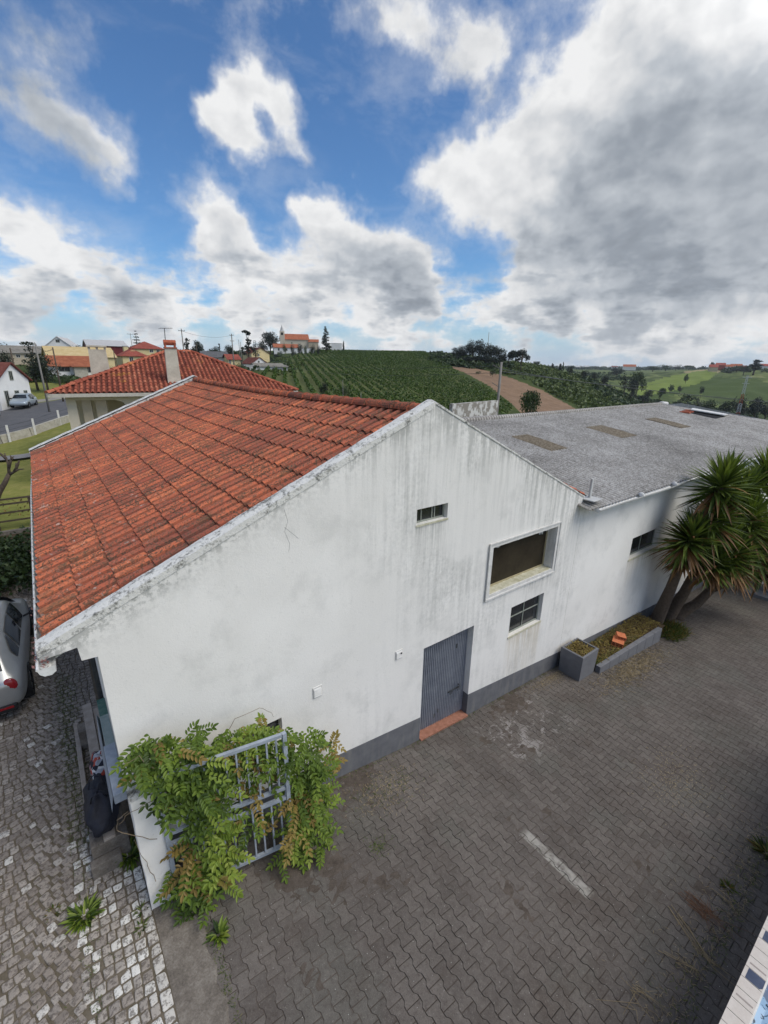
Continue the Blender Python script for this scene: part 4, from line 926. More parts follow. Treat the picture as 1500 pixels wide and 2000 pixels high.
# ------------------------------------------------------------------ gate pillar, gate, climbing plant
def build_gate():
    p = MB(); n = 14; V = []
    rr = random.Random(2)
    x0, x1, y0, y1, zt = .055, .335, 4.80, YW-.004, -4.83
    zs = np.linspace(-6.8, zt, n)
    for k, z in enumerate(zs):
        j = lambda: rr.uniform(-.006, .008)
        V += [(x0+j(), y0+j(), z), (x1, y0, z), (x1, y1, z), (x0+j(), y1, z)]
    p.add(V, [(4*k+m, 4*k+(m+1) % 4, 4*k+4+(m+1) % 4, 4*k+4+m) for k in range(n-1) for m in range(4)])
    t = thing('gate_pillar', 'white rendered gate pillar with chipped edge and mossy concrete top', 'pillar', (.2, 5.07, -6.62)); WCT(t)
    bevel(p.build('shaft', RENDER, t), .006)
    c = MB(); g_ = 8
    for i in range(g_):
        for k in range(2*g_):
            q = lambda a, d_: (x0-.004+(x1-x0+.008)*a/g_, y0-.004+(y1-y0)*d_/(2*g_), zt+.004+.010*rr.random())
            c.face([q(i, k), q(i+1, k), q(i+1, k+1), q(i, k+1)])
    c.build('top', COPING, t)
    # the gate leaf stands open, nearly parallel to the wall
    g0 = Vector((.36, 4.775, 0)); th = radians(-10); d = Vector((cos(th), sin(th), 0)); L = 1.50
    t = thing('metal_gate', 'open blue-grey barred metal gate smothered by the climbing plant', 'gate', (.36, 4.775, gyard(.36))); WCT(t)
    P = lambda s, z: g0+d*s+Vector((0, 0, z)); f = MB()
    f.bar(P(0, -6.60), P(0, -4.60), .05); f.bar(P(L, -6.60), P(L, -4.60), .055)
    for z in (-4.625, -5.52, -5.70, -6.565): f.bar(P(.025, z), P(L-.03, z), .045, .045)
    f.build('frame', STEELB, t)
    for k in range(11):
        s = .13+k*.126
        for za, zb in ((-4.645, -5.50), (-5.72, -6.54)): m = MB(); m.bar(P(s, za), P(s, zb), .022); m.build('bar', STEELB, t)
    for z in (-4.9, -6.3): h = MB(); h.tube([P(-.03, z-.06), P(-.03, z+.06)], .02, 8); h.build('hinge', DARKM, t)
build_gate()
def build_wisteria():
    rr = random.Random(21)
    t = thing('climbing_plant', 'leafy green climbing plant spilling over the barred gate and its pillar', 'climbing plant', (.75, 4.95, gyard(.75))); WCT(t)
    def on(x, y, Y): r = ray(x, y); return r*(Y/r.y)
    # foliage masses: (photo x, y, radius px, distance plane Y, number of compound leaves, brown share, lightness)
    M_ = [(300,1470,38,4.9,26,.06,.5),(345,1475,44,4.85,34,.05,.55),(400,1475,46,4.85,38,.04,.5),(455,1450,42,4.85,34,.1,.62),(500,1430,38,4.9,30,.05,.75),(335,1525,40,4.75,34,.08,.42),(385,1530,48,4.7,42,.03,.5),(420,1510,34,4.75,24,.04,.45),(500,1470,34,4.75,20,.05,.42),(545,1470,34,4.6,18,.05,.4),
          (352,1580,30,4.72,14,.03,.45),(412,1580,22,4.65,14,.03,.6),(425,1625,20,4.55,15,.03,.8),(440,1670,16,4.5,13,.05,.85),(428,1712,16,4.5,12,.12,.8),(372,1705,32,4.65,26,.06,.4),(392,1745,30,4.6,24,.1,.35),(415,1775,26,4.55,16,.05,.4),(428,1830,14,4.5,7,.02,.5),(365,1700,20,4.65,7,.05,.4),(368,1728,24,4.65,12,.03,.35),
          (590,1450,32,4.75,24,.03,.5),(605,1490,34,4.7,28,.03,.5),(600,1540,40,4.6,36,.04,.5),(622,1565,22,4.6,18,.02,.7),(578,1560,24,4.5,15,.55,.6),(575,1610,24,4.45,16,.45,.75),(600,1600,36,4.5,28,.03,.6),(605,1640,30,4.5,22,.05,.6),(570,1660,26,4.45,12,.1,.6),(505,1605,26,4.62,9,.06,.4),(520,1525,20,4.7,5,.8,.5),(497,1560,18,4.65,4,.8,.5),
          (270,1452,20,5.0,8,.0,.5),(305,1440,14,5.0,4,0,.6),(365,1450,14,4.9,5,0,.5),(648,1452,12,5.1,7,1,.7),(640,1475,12,5.1,4,1,.6),(318,1668,12,4.7,2,1,.5),(375,1655,16,4.6,5,.9,.5),(345,1640,12,4.7,3,.1,.6),(330,1710,16,4.7,4,0,.3),(450,1485,22,4.9,12,.1,.25),(580,1510,24,4.8,14,.1,.3),(470,1550,18,5.0,5,.4,.2),(395,1790,16,4.5,5,.1,.4)]
    b = MB()
    for (x, y, rad, Y, n, br, lt) in M_:
        x += 26 if (x < 356 and y > 1490) else 0; c = on(x, y, Y); Rw = .86*rad/FP*c.dot(_f)
        for k in range(int(n*1.0)):
            o = Vector((rr.gauss(0, .5), rr.gauss(0, .42), rr.gauss(0, .5)))*Rw; p = c+o
            if p.y > 5.27: p.y = 5.27-rr.random()*.08
            dirv = Vector((rr.gauss(0, .8)+o.x/Rw*.6, rr.gauss(-.45, .6), rr.gauss(-.25, .55))).normalized()
            L = .17+.14*rr.random(); brown = rr.random() < br; pairs = rr.randint(4, 6); up = (Vector((0, -.35, 1))-dirv*dirv.z*.9).normalized()
            s = dirv.cross(up); s = s.normalized() if s.length > .01 else Vector((1, 0, 0)); base = min(1, max(0, rr.gauss(lt, .16)))
            for q in range(pairs):
                v = (q+.7)/pairs; pp = p+dirv*L*v-Vector((0, 0, 1))*L*.35*v*v
                for sg in (-1, 1):
                    leaf_quads(b, pp, dirv*.6+s*sg*.85+Vector((0, 0, rr.uniform(-.35, .1))), up, .066+.024*rr.random(), .029+.010*rr.random(), min(1, max(0, base+rr.gauss(0, .09))), mi=1 if brown else 0)
            leaf_quads(b, p+dirv*L-Vector((0, 0, L*.35)), dirv, up, .095, .042, base, mi=1 if brown else 0)
    b.build('foliage', [GREENL, BROWNL], t)
    stems = [[(300,1760),(345,1720),(380,1640),(420,1560),(450,1480)], [(415,1860),(420,1790),(400,1700),(430,1600),(480,1520),(560,1470)], [(600,1660),(585,1580),(560,1500),(500,1450)], [(430,1450),(460,1405),(505,1382),(530,1392),(535,1400)],
             [(300,1500),(270,1480),(240,1492)], [(330,1545),(280,1575),(245,1595),(232,1610)], [(305,1640),(262,1632),(228,1622),(230,1600),(250,1585)], [(312,1610),(308,1590),(306,1572)], [(565,1615),(590,1670),(615,1682),(632,1672)], [(440,1720),(455,1745),(460,1755)], [(455,1715),(470,1705),(478,1722)], [(305,1720),(290,1690),(275,1672),(262,1640)], [(630,1520),(640,1480),(645,1450),(625,1440)]]
    for i, pts in enumerate(stems):
        m = MB(); Ys = 4.85 if i in (0, 1, 2) else (4.6 if i in (8, 9, 10) else (5.2 if i in (3, 12) else 4.76)); P_ = [on(x, y, Ys+.03*sin(x)) for x, y in pts]; Q = []
        for k in range(len(P_)-1):
            for u in (0, .33, .66): Q.append(P_[k].lerp(P_[k+1], u)+Vector((rr.gauss(0, .006), rr.gauss(0, .006), rr.gauss(0, .006))))
        Q.append(P_[-1]); r0 = .014 if i < 3 else .0045; m.tube(Q, [r0*(1-.6*k/len(Q)) for k in range(len(Q))], 5); m.build('stem', noisy('vine_stem', (.12, .09, .06), (.26, .20, .13), 12), t)
build_wisteria()
# ------------------------------------------------------------------ bench, bags and metal box at the corner
def build_corner():
    t = thing('plank_bench', 'rough wooden plank bench on concrete blocks beside the warehouse corner', 'bench', (-.23, 7.2, -6.62)); WCT(t)
    for i, (x0, x1, y0, y1, z) in enumerate(((-.30, -.16, 5.75, 8.88, -6.17), (-.15, -.04, 6.0, 8.7, -6.20))):
        m = MB(); m.box((x0, y0, z-.045), (x1, y1, z)); bevel(m.build('plank', WOOD, t), .006)
    for x0, x1, y0, y1, z1 in ((-.46, -.02, 5.75, 6.02, -6.217), (-.42, -.02, 8.2, 8.45, -6.217)):
        m = MB(); m.box((x0, y0, -6.66), (x1, y1, z1)); bevel(m.build('block', CONC, t), .012)
    m = MB(); m.box((-.49, 6.6, -6.64), (-.42, 8.9, -6.50)); bevel(m.build('edge_board', WOOD, t), .008)
    m = MB(); m.box((-.50, 5.62, -6.66), (-.14, 5.745, -6.40)); bevel(m.build('front_block', CONC, t), .015)
    t = thing('metal_trough', 'long blue-grey metal trough with green worn end fixed along the wall', 'trough', (0, 6.2, -5.3)); WCT(t)
    GRN = noisy('worn_green_paint', (.02, .10, .075), (.16, .24, .20), 11, .6, .2); PALEG = noisy('pale_green_paint', (.20, .26, .24), (.34, .38, .36), 16, .6, .2)
    m = MB(); m.box((-.085, 5.22, -5.16), (.056, 6.15, -5.02)); bevel(m.build('front_cover', STEELB, t), .01)
    m = MB(); m.box((-.060, 6.15, -5.15), (.056, 6.82, -5.03)); bevel(m.build('middle_panel', PALEG, t), .008)
    m = MB(); m.box((-.055, 6.82, -5.15), (.056, 7.25, -5.035)); bevel(m.build('end_panel', GRN, t), .008)
    m = MB(); m.add([(-.09, 5.22, -5.03), (-.09, 6.9, -5.03), (-.12, 6.75, -5.32), (-.13, 5.3, -5.34), (-.086, 5.22, -5.15), (-.056, 6.9, -5.15)], [(0, 1, 2, 3), (0, 4, 5, 1)]); m.build('flap', STEELB, t)
    # bags: swollen pillow shapes built from a deformed grid sphere
    def bag(name, label, c, r, m_, seed, hand=True, rz=0):
        q = random.Random(seed); ph = [q.uniform(0, 6.28) for _ in range(9)]; b = MB(); nu, nv = 28, 18; V = []
        for j in range(nv+1):
            th = pi*j/nv-pi/2
            for i in range(nu):
                a = 2*pi*i/nu; sx = abs(cos(a))**.7*(1 if cos(a) >= 0 else -1); sy = abs(sin(a))**.7*(1 if sin(a) >= 0 else -1); cz = sin(th); rad = cos(th)**.55 if cos(th) > 0 else 0
                k = 1+.09*sin(3*a+ph[0]+2*th)+.07*sin(5*a+ph[1]-4*th)+.05*sin(9*a+ph[2]+7*th)
                pinch = 1-.45*max(0, cz)**2
                V.append((sx*rad*r[0]*k*pinch, sy*rad*r[1]*k*pinch, r[2]*(cz*.95+.05*sin(4*a+ph[3])*max(0, cz))))
        b.add(V, [(j*nu+i, j*nu+(i+1) % nu, (j+1)*nu+(i+1) % nu, (j+1)*nu+i) for j in range(nv) for i in range(nu)])
        t = thing(name, label, 'bag', c, rz); b.build('body', m_, t, smooth=True)
        if hand:
            for s in (-.3, .3):
                h = MB(); h.tube([(-r[0]*.5, r[1]*s, r[2]*.75), (-r[0]*.35, r[1]*s*1.3, r[2]*1.25), (0, r[1]*s*1.5, r[2]*1.42), (r[0]*.35, r[1]*s*1.3, r[2]*1.22), (r[0]*.5, r[1]*s, r[2]*.75)], .009, 6); h.build('handle', m_, t, smooth=True)
        return t
    NAVY = noisy('black_bag_cloth', (.006, .007, .012), (.020, .022, .034), 8, .6, .5)
    def fl(t, b):
        p = t.obj(); v = t.vor(p, 14, out='Color'); s = t.sep(v)[0]
        return t.ramp(s, [(0, (.02, .02, .03)), (.38, (.04, .05, .09)), (.42, (.35, .06, .04)), (.62, (.50, .12, .08)), (.66, (.30, .32, .36)), (.85, (.55, .55, .55))], 'CONSTANT')
    FLOR = mat('patterned_cloth', fl, rough=.85)
    bag('tote_bag', 'large black cloth bag slumped on the plank bench', (-.26, 6.15, -5.93), (.20, .42, .25), NAVY, 3)
    bag('patterned_bag', 'bag of red, grey and black patterned cloth behind the black bag', (-.17, 6.86, -5.96), (.15, .30, .23), FLOR, 8, False)
build_corner()
# ------------------------------------------------------------------ weeds, twigs, loose straw
def tuft(name, label, c, n, r, h, mats, seed, wide=.012, brown=.1, cat='weed', group=None, kind=None):
    q = random.Random(seed); b = MB()
    for k in range(n):
        a = q.random()*6.28; s = q.random()**.6*r; d = Vector((cos(a)*q.uniform(.2, 1), sin(a)*q.uniform(.2, 1), q.uniform(.25, 1.1)))
        leaf_quads(b, Vector((s*cos(a)*.6, s*sin(a)*.6, -.01)), d, Vector((0, 0, 1)), h*(.5+.7*q.random()), wide*(.7+.6*q.random()), q.random(), droop=.8, mi=1 if q.random() < brown else 0)
    o = b.build(name, mats, None, label=label, cat=cat, group=group, kind=kind); o.location = c; return o
def onz(x, y, z): r = ray(x, y); p = r*(z/r.z); return Vector((p.x, p.y, gyard(p.x)))
WG = 'weeds growing between the stones'
tuft('weed_plant', 'leafy green weed, biggest clump among the street cobbles', onz(165, 1790, -6.62), 130, .17, .15, [GREENL, GRASSL], 1, .030, 0, group=WG)
tuft('weed_plant', 'bushy green weed right behind the front bench block', onz(255, 1672, -6.62), 90, .12, .20, [GREENL, GRASSL], 2, .03, 0, group=WG)
tuft('weed_plant', 'small green weed in the pale cobbles below the pillar foot', onz(278, 1778, -6.62), 26, .06, .08, [GRASSL, GRASSL], 3, .016, group=WG)
tuft('weed_plant', 'small green weed against the edging stones, further from the pillar', onz(276, 1812, -6.62), 30, .06, .08, [GRASSL, GRASSL], 4, .016, group=WG)
tuft('weed_plant', 'yellowish low weed left of the big cobble weed', onz(105, 1785, -6.62), 50, .12, .06, [GRASSL, BROWNL], 5, .010, .3, group=WG)
tuft('weed_plant', 'green weed at the right edge of the yard paving', onz(1425, 1725, -7.35), 60, .10, .08, [GRASSL, BROWNL], 6, .014, .3, group=WG)
tuft('weed_plant', 'green and rusty weed at the frame edge beyond the white paving mark', onz(1502, 1655, -7.4), 110, .16, .18, [GRASSL, BROWNL], 7, .02, .35, group=WG)
tuft('weed_plant', 'lone plant sprouting under the climbing plant on the concrete', onz(428, 1832, -6.75), 40, .06, .16, [GREENL, GREENL], 9, .04, 0, group=WG)
def moss_and_straw():
    q = random.Random(4); b = MB()
    def scatter(n, fx, L, w, mi, zup=.15):
        for k in range(n):
            x, y = fx(); 
            leaf_quads(b, Vector((x, y, gyard(x)+.004)), Vector((q.uniform(-1, 1), q.uniform(-1, 1), q.uniform(0, zup))), Vector((0, 0, 1)), L*(.5+q.random()), w, q.random(), mi=mi)
    scatter(1500, lambda: (-.55+q.gauss(0, .12), 6.2+q.random()*4.5), .05, .007, 0, .9)       # strip of grass beside the bench
    scatter(1400, lambda: (-.62+q.gauss(0, .05), 2+q.random()*9), .03, .006, 0, .8)
    scatter(700, lambda: (q.uniform(-3.5, -.2), q.uniform(2, 11)), .03, .006, 0, .8)
    scatter(900, lambda: (q.gauss(9.4, .5), 5.2-abs(q.gauss(0, .14))), .05, .005, 1)
    scatter(1500, lambda: (q.gauss(11.8, .8), 4.15+q.gauss(0, .18)), .13, .009, 1)
    scatter(350, lambda: (q.gauss(3.7, .35), 4.75+q.gauss(0, .22)), .05, .007, 1)
    scatter(300, lambda: (q.gauss(3.7, .4), 4.75+q.gauss(0, .22)), .04, .006, 0, .4)
    scatter(130, lambda: (3.0+q.gauss(0, .10), 3.95+q.gauss(0, .08)), .03, .008, 0, .6)
    scatter(600, lambda: (q.uniform(.6, 9.9), 5.33-abs(q.gauss(0, .04))), .04, .006, 0, .6)
    scatter(400, lambda: (q.gauss(8.6, .5), 1.9+q.gauss(0, .3)), .05, .006, 1)
    scatter(700, lambda: (q.uniform(4.4, 9), .35+abs(q.gauss(0, .22))), .06, .006, 1)
    scatter(500, lambda: (q.uniform(4.4, 9), .30+abs(q.gauss(0, .15))), .05, .007, 0, .7)
    scatter(260, lambda: (q.uniform(.52, .62), q.uniform(3.0, 4.6)), .03, .006, 0, .6)
    b.build('scattered_straw', [GRASSL, noisy('straw', (.20, .15, .08), (.48, .40, .26), 20)], None, label='thin grass and dry straw scattered over the paving and cobbles', cat='straw', kind='stuff')
    TW = noisy('twig', (.10, .045, .025), (.24, .12, .06), 15); TW2 = noisy('pale_twig', (.20, .15, .08), (.34, .27, .16), 15)
    for i, (pts, n, m_, lb) in enumerate((([(1335, 1738), (1445, 1845)], 16, TW, 'bundle of reddish dry twigs lying on the paving'), ([(1300, 1760), (1375, 1870), (1425, 1905)], 7, TW2, 'pale bent twigs on the paving below the reddish bundle'), ([(1290, 1865), (1380, 1920)], 5, TW2, 'short pale twigs nearest the tiled wall'), ([(1395, 1728), (1485, 1805)], 4, TW2, 'thin straight twigs beside the weed at the yard edge'), ([(1218, 1940), (1270, 1995)], 8, TW2, 'yellowish dry stalks at the foot of the picture'), ([(893, 1508), (907, 1545)], 1, DARKM, 'short dark curved stick in front of the door'))):
        b = MB(); P_ = [onz(x, y, -7.35 if i < 5 else -7.3)+Vector((0, 0, .015)) for x, y in pts]
        for k in range(n):
            o = Vector((q.gauss(0, .055), q.gauss(0, .055), q.random()*.03)) if n > 1 else Vector(); s = q.uniform(0, .45); e = q.uniform(.55, 1.1); a = P_[0]; z = P_[-1]; mid = P_[len(P_)//2] if len(P_) > 2 else a.lerp(z, .5)+Vector((q.gauss(0, .03), q.gauss(0, .03), .01))
            b.tube([a.lerp(z, s)+o, mid+o, a.lerp(z, e)+o*1.6+Vector((q.gauss(0, .07), q.gauss(0, .07), 0))*(n > 1)], [.004, .003, .0015], 5, q.random())
            if n > 3: b.tube([mid+o, mid+o+Vector((q.gauss(0, .14), q.gauss(0, .14), .02))], [.003, .0015], 4)
        b.build('twig_bundle' if n > 1 else 'stick', m_, None, label=lb, cat='twigs' if n > 1 else 'stick', group='dry twigs on the yard paving' if n > 1 else None)
moss_and_straw()
# ------------------------------------------------------------------ tiled garden wall below the camera
def build_ledge():
    t = thing('tiled_low_wall', 'low cream wall capped with tiles, one band of dark blue tiles, at the yard edge', 'wall', (6, 0, gyard(6))); WCT(t)
    zt = -6.02; b = MB(); xs = np.linspace(1.5, 12, 12)
    for k in range(11):
        a, c = xs[k], xs[k+1]; b.box((a, -.10, min(gyard(a), gyard(c))-.1), (c, .085, zt-.015))
    b.build('body', WHITEP, t)
    CT = noisy('cream_tile', (.50, .44, .38), (.60, .55, .49), 9, .35, .05); NT_ = noisy('navy_tile', (.045, .055, .09), (.085, .10, .14), 9, .3, .05); m = MB(); x = 1.5; k = 0
    while x < 12:
        w = .140; mi = 1 if k in (24, 28, 33, 38, 45, 56) else 0
        m.box((x+.003, -.085, zt-.015), (x+w-.003, .092, zt), mi=0)
        if mi: m.add([(x+.006, .060, zt+.0015), (x+.006, -.060, zt+.0015), (x+.035, -.082, zt+.0015), (x+w-.006, -.082, zt+.0015), (x+w-.006, .060, zt+.0015)], [(4, 3, 2, 1, 0)], mi=1)
        if k % 3 == 1 and not mi: m.box((x+.05, -.07, zt), (x+.068, .07, zt+.0015), mi=2)
        x += w; k += 1
    bevel(m.build('tile_cap', [CT, NT_, noisy('taupe_line', (.28, .24, .21), (.34, .29, .26), 9)], t), .003)
    def fl(t, b):
        p = t.obj(); n = t.noise(p, 9, 4, .6, 1.5); c = t.mix(t.step(n, .56, .60), (.30, .44, .58), (.03, .05, .08)); return t.mix(t.step(t.noise(p, 5, 2), .55, .57), c, (.16, .20, .27))
    c = MB(); nx, ny = 40, 14
    q = lambda i, j: (1.6+9*i/nx, -.09-.9*j/ny, zt-.03+.03*sin(i*1.3+j*.7)*sin(j*.9)-(.05*j/ny))
    for i in range(nx):
        for j in range(ny): c.face([q(i, j), q(i+1, j), q(i+1, j+1), q(i, j+1)])
    c.build('printed_sheet', mat('blue_printed_sheet', fl, rough=.4), None, smooth=True, label='light blue plastic sheet with dark printed blotches behind the tiled wall', cat='plastic sheet')
build_ledge()
# ------------------------------------------------------------------ cars
def car_mesh(t, L, Wd, H, paint, hatch=True, mirror=True):
    """car pointing +y, rear bumper at y=0, ground z=0. Lofted body."""
    hw = Wd/2; st = []
    # y, width factor, z bottom, z belt, z roof, roof half width factor
    S = [(0, .80, .42, .78, .80, .60), (.05, .90, .30, .88, .92, .66), (.18, .965, .26, .97, 1.04, .70), (.40, .99, .25, 1.00, 1.28, .68), (.70, 1.0, .24, 1.0, 1.46, .68), (1.1, 1.0, .24, .99, 1.56, .69), (1.8, 1.0, .24, .97, 1.60, .70), (2.4, 1.0, .24, .95, 1.56, .69), (2.75, 1.0, .24, .94, 1.44, .67), (3.25, .995, .24, .95, 1.06, .72), (3.4, .99, .24, .93, .98, .74), (3.9, .96, .25, .84, .88, .70), (4.2, .88, .28, .72, .76, .62), (4.33, .74, .36, .60, .64, .5)]
    ky, kz = L/4.33, H/1.6; b = MB(); n = 0; prof = []
    for (y, wf, zb, zl, zr_, rf) in S:
        y *= ky; zb, zl, zr_ = zb*kz, zl*kz, zr_*kz; w = hw*wf
        half = [(0, zb), (w*.82, zb), (w*.96, zb+.10), (w, (zb+zl)*.5), (w*.985, zl-.10), (w*.93, zl), (hw*rf+ (w*.93-hw*rf)*.45, zl+(zr_-zl)*.55), (hw*rf, zr_-.06*(zr_-zl)), (hw*rf*.86, zr_), (0, zr_+.02)]
        prof.append([(x, y, z) for x, z in half]+[(-x, y, z) for x, z in half[-2:0:-1]])
    m = len(prof[0]); V = [p for r in prof for p in r]; k = len(prof)
    F = [(i*m+j, i*m+(j+1) % m, (i+1)*m+(j+1) % m, (i+1)*m+j) for i in range(k-1) for j in range(m)]+[tuple(range(m-1, -1, -1)), tuple((k-1)*m+j for j in range(m))]
    b.add(V, F); o = b.build('body', paint, t, smooth=True)
    sb = o.modifiers.new('round', 'SUBSURF'); sb.levels = sb.render_levels = 2
    CG = noisy('car_glass', (.008, .010, .012), (.02, .024, .028), 2, .08, 0, 0, .7); TY = noisy('tyre_rubber', (.012, .012, .012), (.03, .03, .03), 8, .9, .3); RIM = mat('alloy', color=(.35, .36, .37), rough=.35, metal=.9); RED = mat('red_lamp', color=(.25, .006, .010), rough=.15, spec=.7); CLR = mat('clear_lamp', color=(.55, .55, .55), rough=.1, spec=.8); BLK = mat('black_plastic', color=(.015, .015, .016), rough=.6)
    def pt(y, f, side):   # a point on the greenhouse side between belt (f=0) and roof (f=1)
        ys = [p[0][1] for p in prof]; q = [np.interp(y, ys, [p[i][c] for p in prof]) for i in (5, 7) for c in (0, 2)]
        wx = q[0]+(q[2]-q[0])*(f**.9); return (side*(wx*1.0+.004+.028*sin(pi*f)), y, q[1]+(q[3]-q[1])*f)
    for side in (-1, 1):
        for (ya, yb, fa0, fb0, fa, fb) in ((.62, .98, .12, .10, .55, .86), (1.06, 1.78, .08, .08, .88, .90), (1.88, 2.62, .08, .08, .90, .82)):
            g = MB(); n_ = 8; rows = []
            for i in range(n_+1):
                y = (ya+(yb-ya)*i/n_)*ky; u = i/n_; rows.append([pt(y, (fa0+(fb0-fa0)*u)+((fa+(fb-fa)*u)-(fa0+(fb0-fa0)*u))*v, side) for v in (0, .33, .66, 1)])
            V = [p for r in rows for p in r]; g.add(V, [(i*4+j, i*4+j+1, (i+1)*4+j+1, (i+1)*4+j) for i in range(n_) for j in range(3)]); g.build('side_window', CG, t, smooth=True)
    def cross(ya, yb, za, zb, wa, wb, name, mt, nn=8):
        g = MB(); V = []
        for y, z, w in ((ya, za, wa), ((ya+yb)/2, (za+zb)/2+.02, (wa+wb)/2), (yb, zb, wb)):
            for i in range(nn+1): u = i/nn*2-1; V.append((w*u, y*ky+(.05*(1-u*u) if yb > 2 else -.04*(1-u*u))*1.0, z*kz+.015))
        g.add(V, [(r*(nn+1)+i, r*(nn+1)+i+1, (r+1)*(nn+1)+i+1, (r+1)*(nn+1)+i) for r in range(2) for i in range(nn)]); return g.build(name, mt, t, smooth=True)
    cross(2.80, 3.26, 1.45, 1.06, hw*.62, hw*.78, 'windscreen', CG); cross(.20, .62, 1.06, 1.44, hw*.66, hw*.60, 'rear_window', CG)
    for side in (-1, 1):
        g = MB()
        if True:
            c0 = Vector((side*hw*.73, .075, .77*kz)); nu, nv = 16, 10; V = [(c0.x+.125*abs(cos(2*pi*i/nu))**.6*math.copysign(1, cos(2*pi*i/nu))*cos(pi*j/nv-pi/2), c0.y-.055*sin(2*pi*i/nu)*cos(pi*j/nv-pi/2), c0.z+.175*kz*sin(pi*j/nv-pi/2)) for j in range(nv+1) for i in range(nu)]
            g.add(V, [(j*nu+i, j*nu+(i+1) % nu, (j+1)*nu+(i+1) % nu, (j+1)*nu+i) for j in range(nv) for i in range(nu)])
        g.build('tail_lamp', RED, t, smooth=True)
        g = MB(); V = [(side*hw*.55, L-.10, .56*kz), (side*hw*.88, L-.30, .58*kz), (side*hw*.93, L-.42, .74*kz), (side*hw*.60, L-.22, .74*kz)]; g.add([(x, y+.05, z+.01) for x, y, z in V]+V, [(0, 1, 2, 3), (0, 1, 5, 4), (1, 2, 6, 5), (2, 3, 7, 6), (3, 0, 4, 7)]); g.build('headlight', CLR, t)
        g = MB(); g.tube([(side*hw*.93, 2.55*ky, .98*kz), (side*(hw+.10), 2.58*ky, 1.02*kz)], .025, 8); g.box((side*(hw+.16)-.10, 2.50*ky, .95*kz), (side*(hw+.16)+.08, 2.62*ky, 1.10*kz)); bevel(g.build('mirror', BLK, t, smooth=True), .03)
        for yw in (.80*ky, 3.45*ky):
            wr = .33*kz; x1 = side*(hw+.005); x0 = side*(hw-.21); g = MB(); pr = [(x0, wr*.6), (x0, wr*.97), (x0+side*.02, wr), (x1-side*.02, wr), (x1, wr*.96), (x1, wr*.66)]; V = []; n_ = 28
            for i in range(n_):
                a = 2*pi*i/n_; V += [(x, yw+r*cos(a), wr+r*sin(a)) for x, r in pr]
            g.add(V, [(i*6+j, i*6+j+1, ((i+1) % n_)*6+j+1, ((i+1) % n_)*6+j) for i in range(n_) for j in range(5)]); wo = g.build('wheel', TY, t, smooth=True)
            g = MB(); 
            for i in range(n_): a, c = 2*pi*i/n_, 2*pi*(i+1)/n_; r = wr*.67; g.face([(x1-side*.03, yw, wr), (x1-side*.02, yw+r*cos(a), wr+r*sin(a)), (x1-side*.02, yw+r*cos(c), wr+r*sin(c))], mi=i % 4 == 0)
            g.build('rim', [RIM, BLK], wo)
            g = MB(); n2 = 16; V = []
            for i in range(n2+1): a = pi*i/n2; V += [(side*(hw+.004), yw+wr*1.16*cos(a), wr*1.0+wr*1.16*sin(a)), (side*(hw-.10), yw+wr*1.10*cos(a), wr*1.0+wr*1.10*sin(a))]
            g.add(V, [(2*i, 2*i+1, 2*i+3, 2*i+2) for i in range(n2)]); g.build('wheel_arch', BLK, t)
    g = MB(); g.box((-hw*.78, -.02, .27*kz), (hw*.78, .10, .42*kz)); bevel(g.build('lower_bumper', BLK, t), .03)
    g = MB(); g.box((-hw*.72, -.03, .36*kz), (-hw*.45, -.018, .40*kz)); g.build('reflector', RED, t); g = MB(); g.box((hw*.45, -.03, .36*kz), (hw*.72, -.018, .40*kz)); g.build('reflector', RED, t)
SILVER = mat('silver_car_paint', lambda t, b: t.ramp(t.noise(t.obj(), 3, 3), [(.3, (.38, .385, .38)), (.7, (.44, .445, .44))]), rough=.28, metal=.55, spec=.5)
t = thing('parked_car', 'silver car seen from behind, parked by the warehouse eave', 'car', (-1.97, 9.75, -6.62), radians(-1)); car_mesh(t, 4.35, 1.78, 1.56, SILVER); t['group'] = 'parked cars'
# ------------------------------------------------------------------ far end of the yard: wall that returns towards the street
def build_return():
    t = thing('return_wall', 'white garden wall with grey base at the far end of the yard behind the yucca', 'wall', (21.5, 2.5, gyard(21.5))); WCT(t)
    b = MB(); b.box((21.5, -6, -9), (21.8, YW-.02, -5.6)); b.build('body', RENDER, t); p = MB(); p.box((21.49, -6, -9), (21.81, YW-.03, -7.95)); p.build('plinth', PLINTH, t)
    s = MB(); s.box((20.9, -5, -8.6), (21.488, 4.2, gyard(21.2)+.13)); s.build('footing', PLANTGREY, t)
build_return()
# ------------------------------------------------------------------ trees
def leaf_cloud(lumps, n, size, seed, flat=0.0):
    q = np.random.default_rng(seed); L = np.array(lumps, float); vol = (L[:, 3]*L[:, 4]*L[:, 5])**(2/3); idx = q.choice(len(L), n, p=vol/vol.sum())
    d = q.normal(size=(n, 3)); d /= np.linalg.norm(d, axis=1)[:, None]; rad = q.random(n)**.35*(1+.12*q.normal(size=n))
    C = L[idx, :3]+d*rad[:, None]*L[idx, 3:6]
    a = q.normal(size=(n, 3)); a[:, 2] *= 1-flat; a = a+d*.2; a /= np.linalg.norm(a, axis=1)[:, None]; b_ = np.cross(a, q.normal(size=(n, 3))); b_ /= np.linalg.norm(b_, axis=1)[:, None]
    s = size*(.6+.8*q.random(n))[:, None]
    V = np.stack([C-a*s, C+b_*s*.55, C+a*s, C-b_*s*.55], 1).reshape(-1, 3); F = np.arange(4*n).reshape(-1, 4)
    r = np.clip(.42+.3*q.normal(size=n)*.6+.25*np.sin(idx*2.3), 0, 1)
    return V, F, r
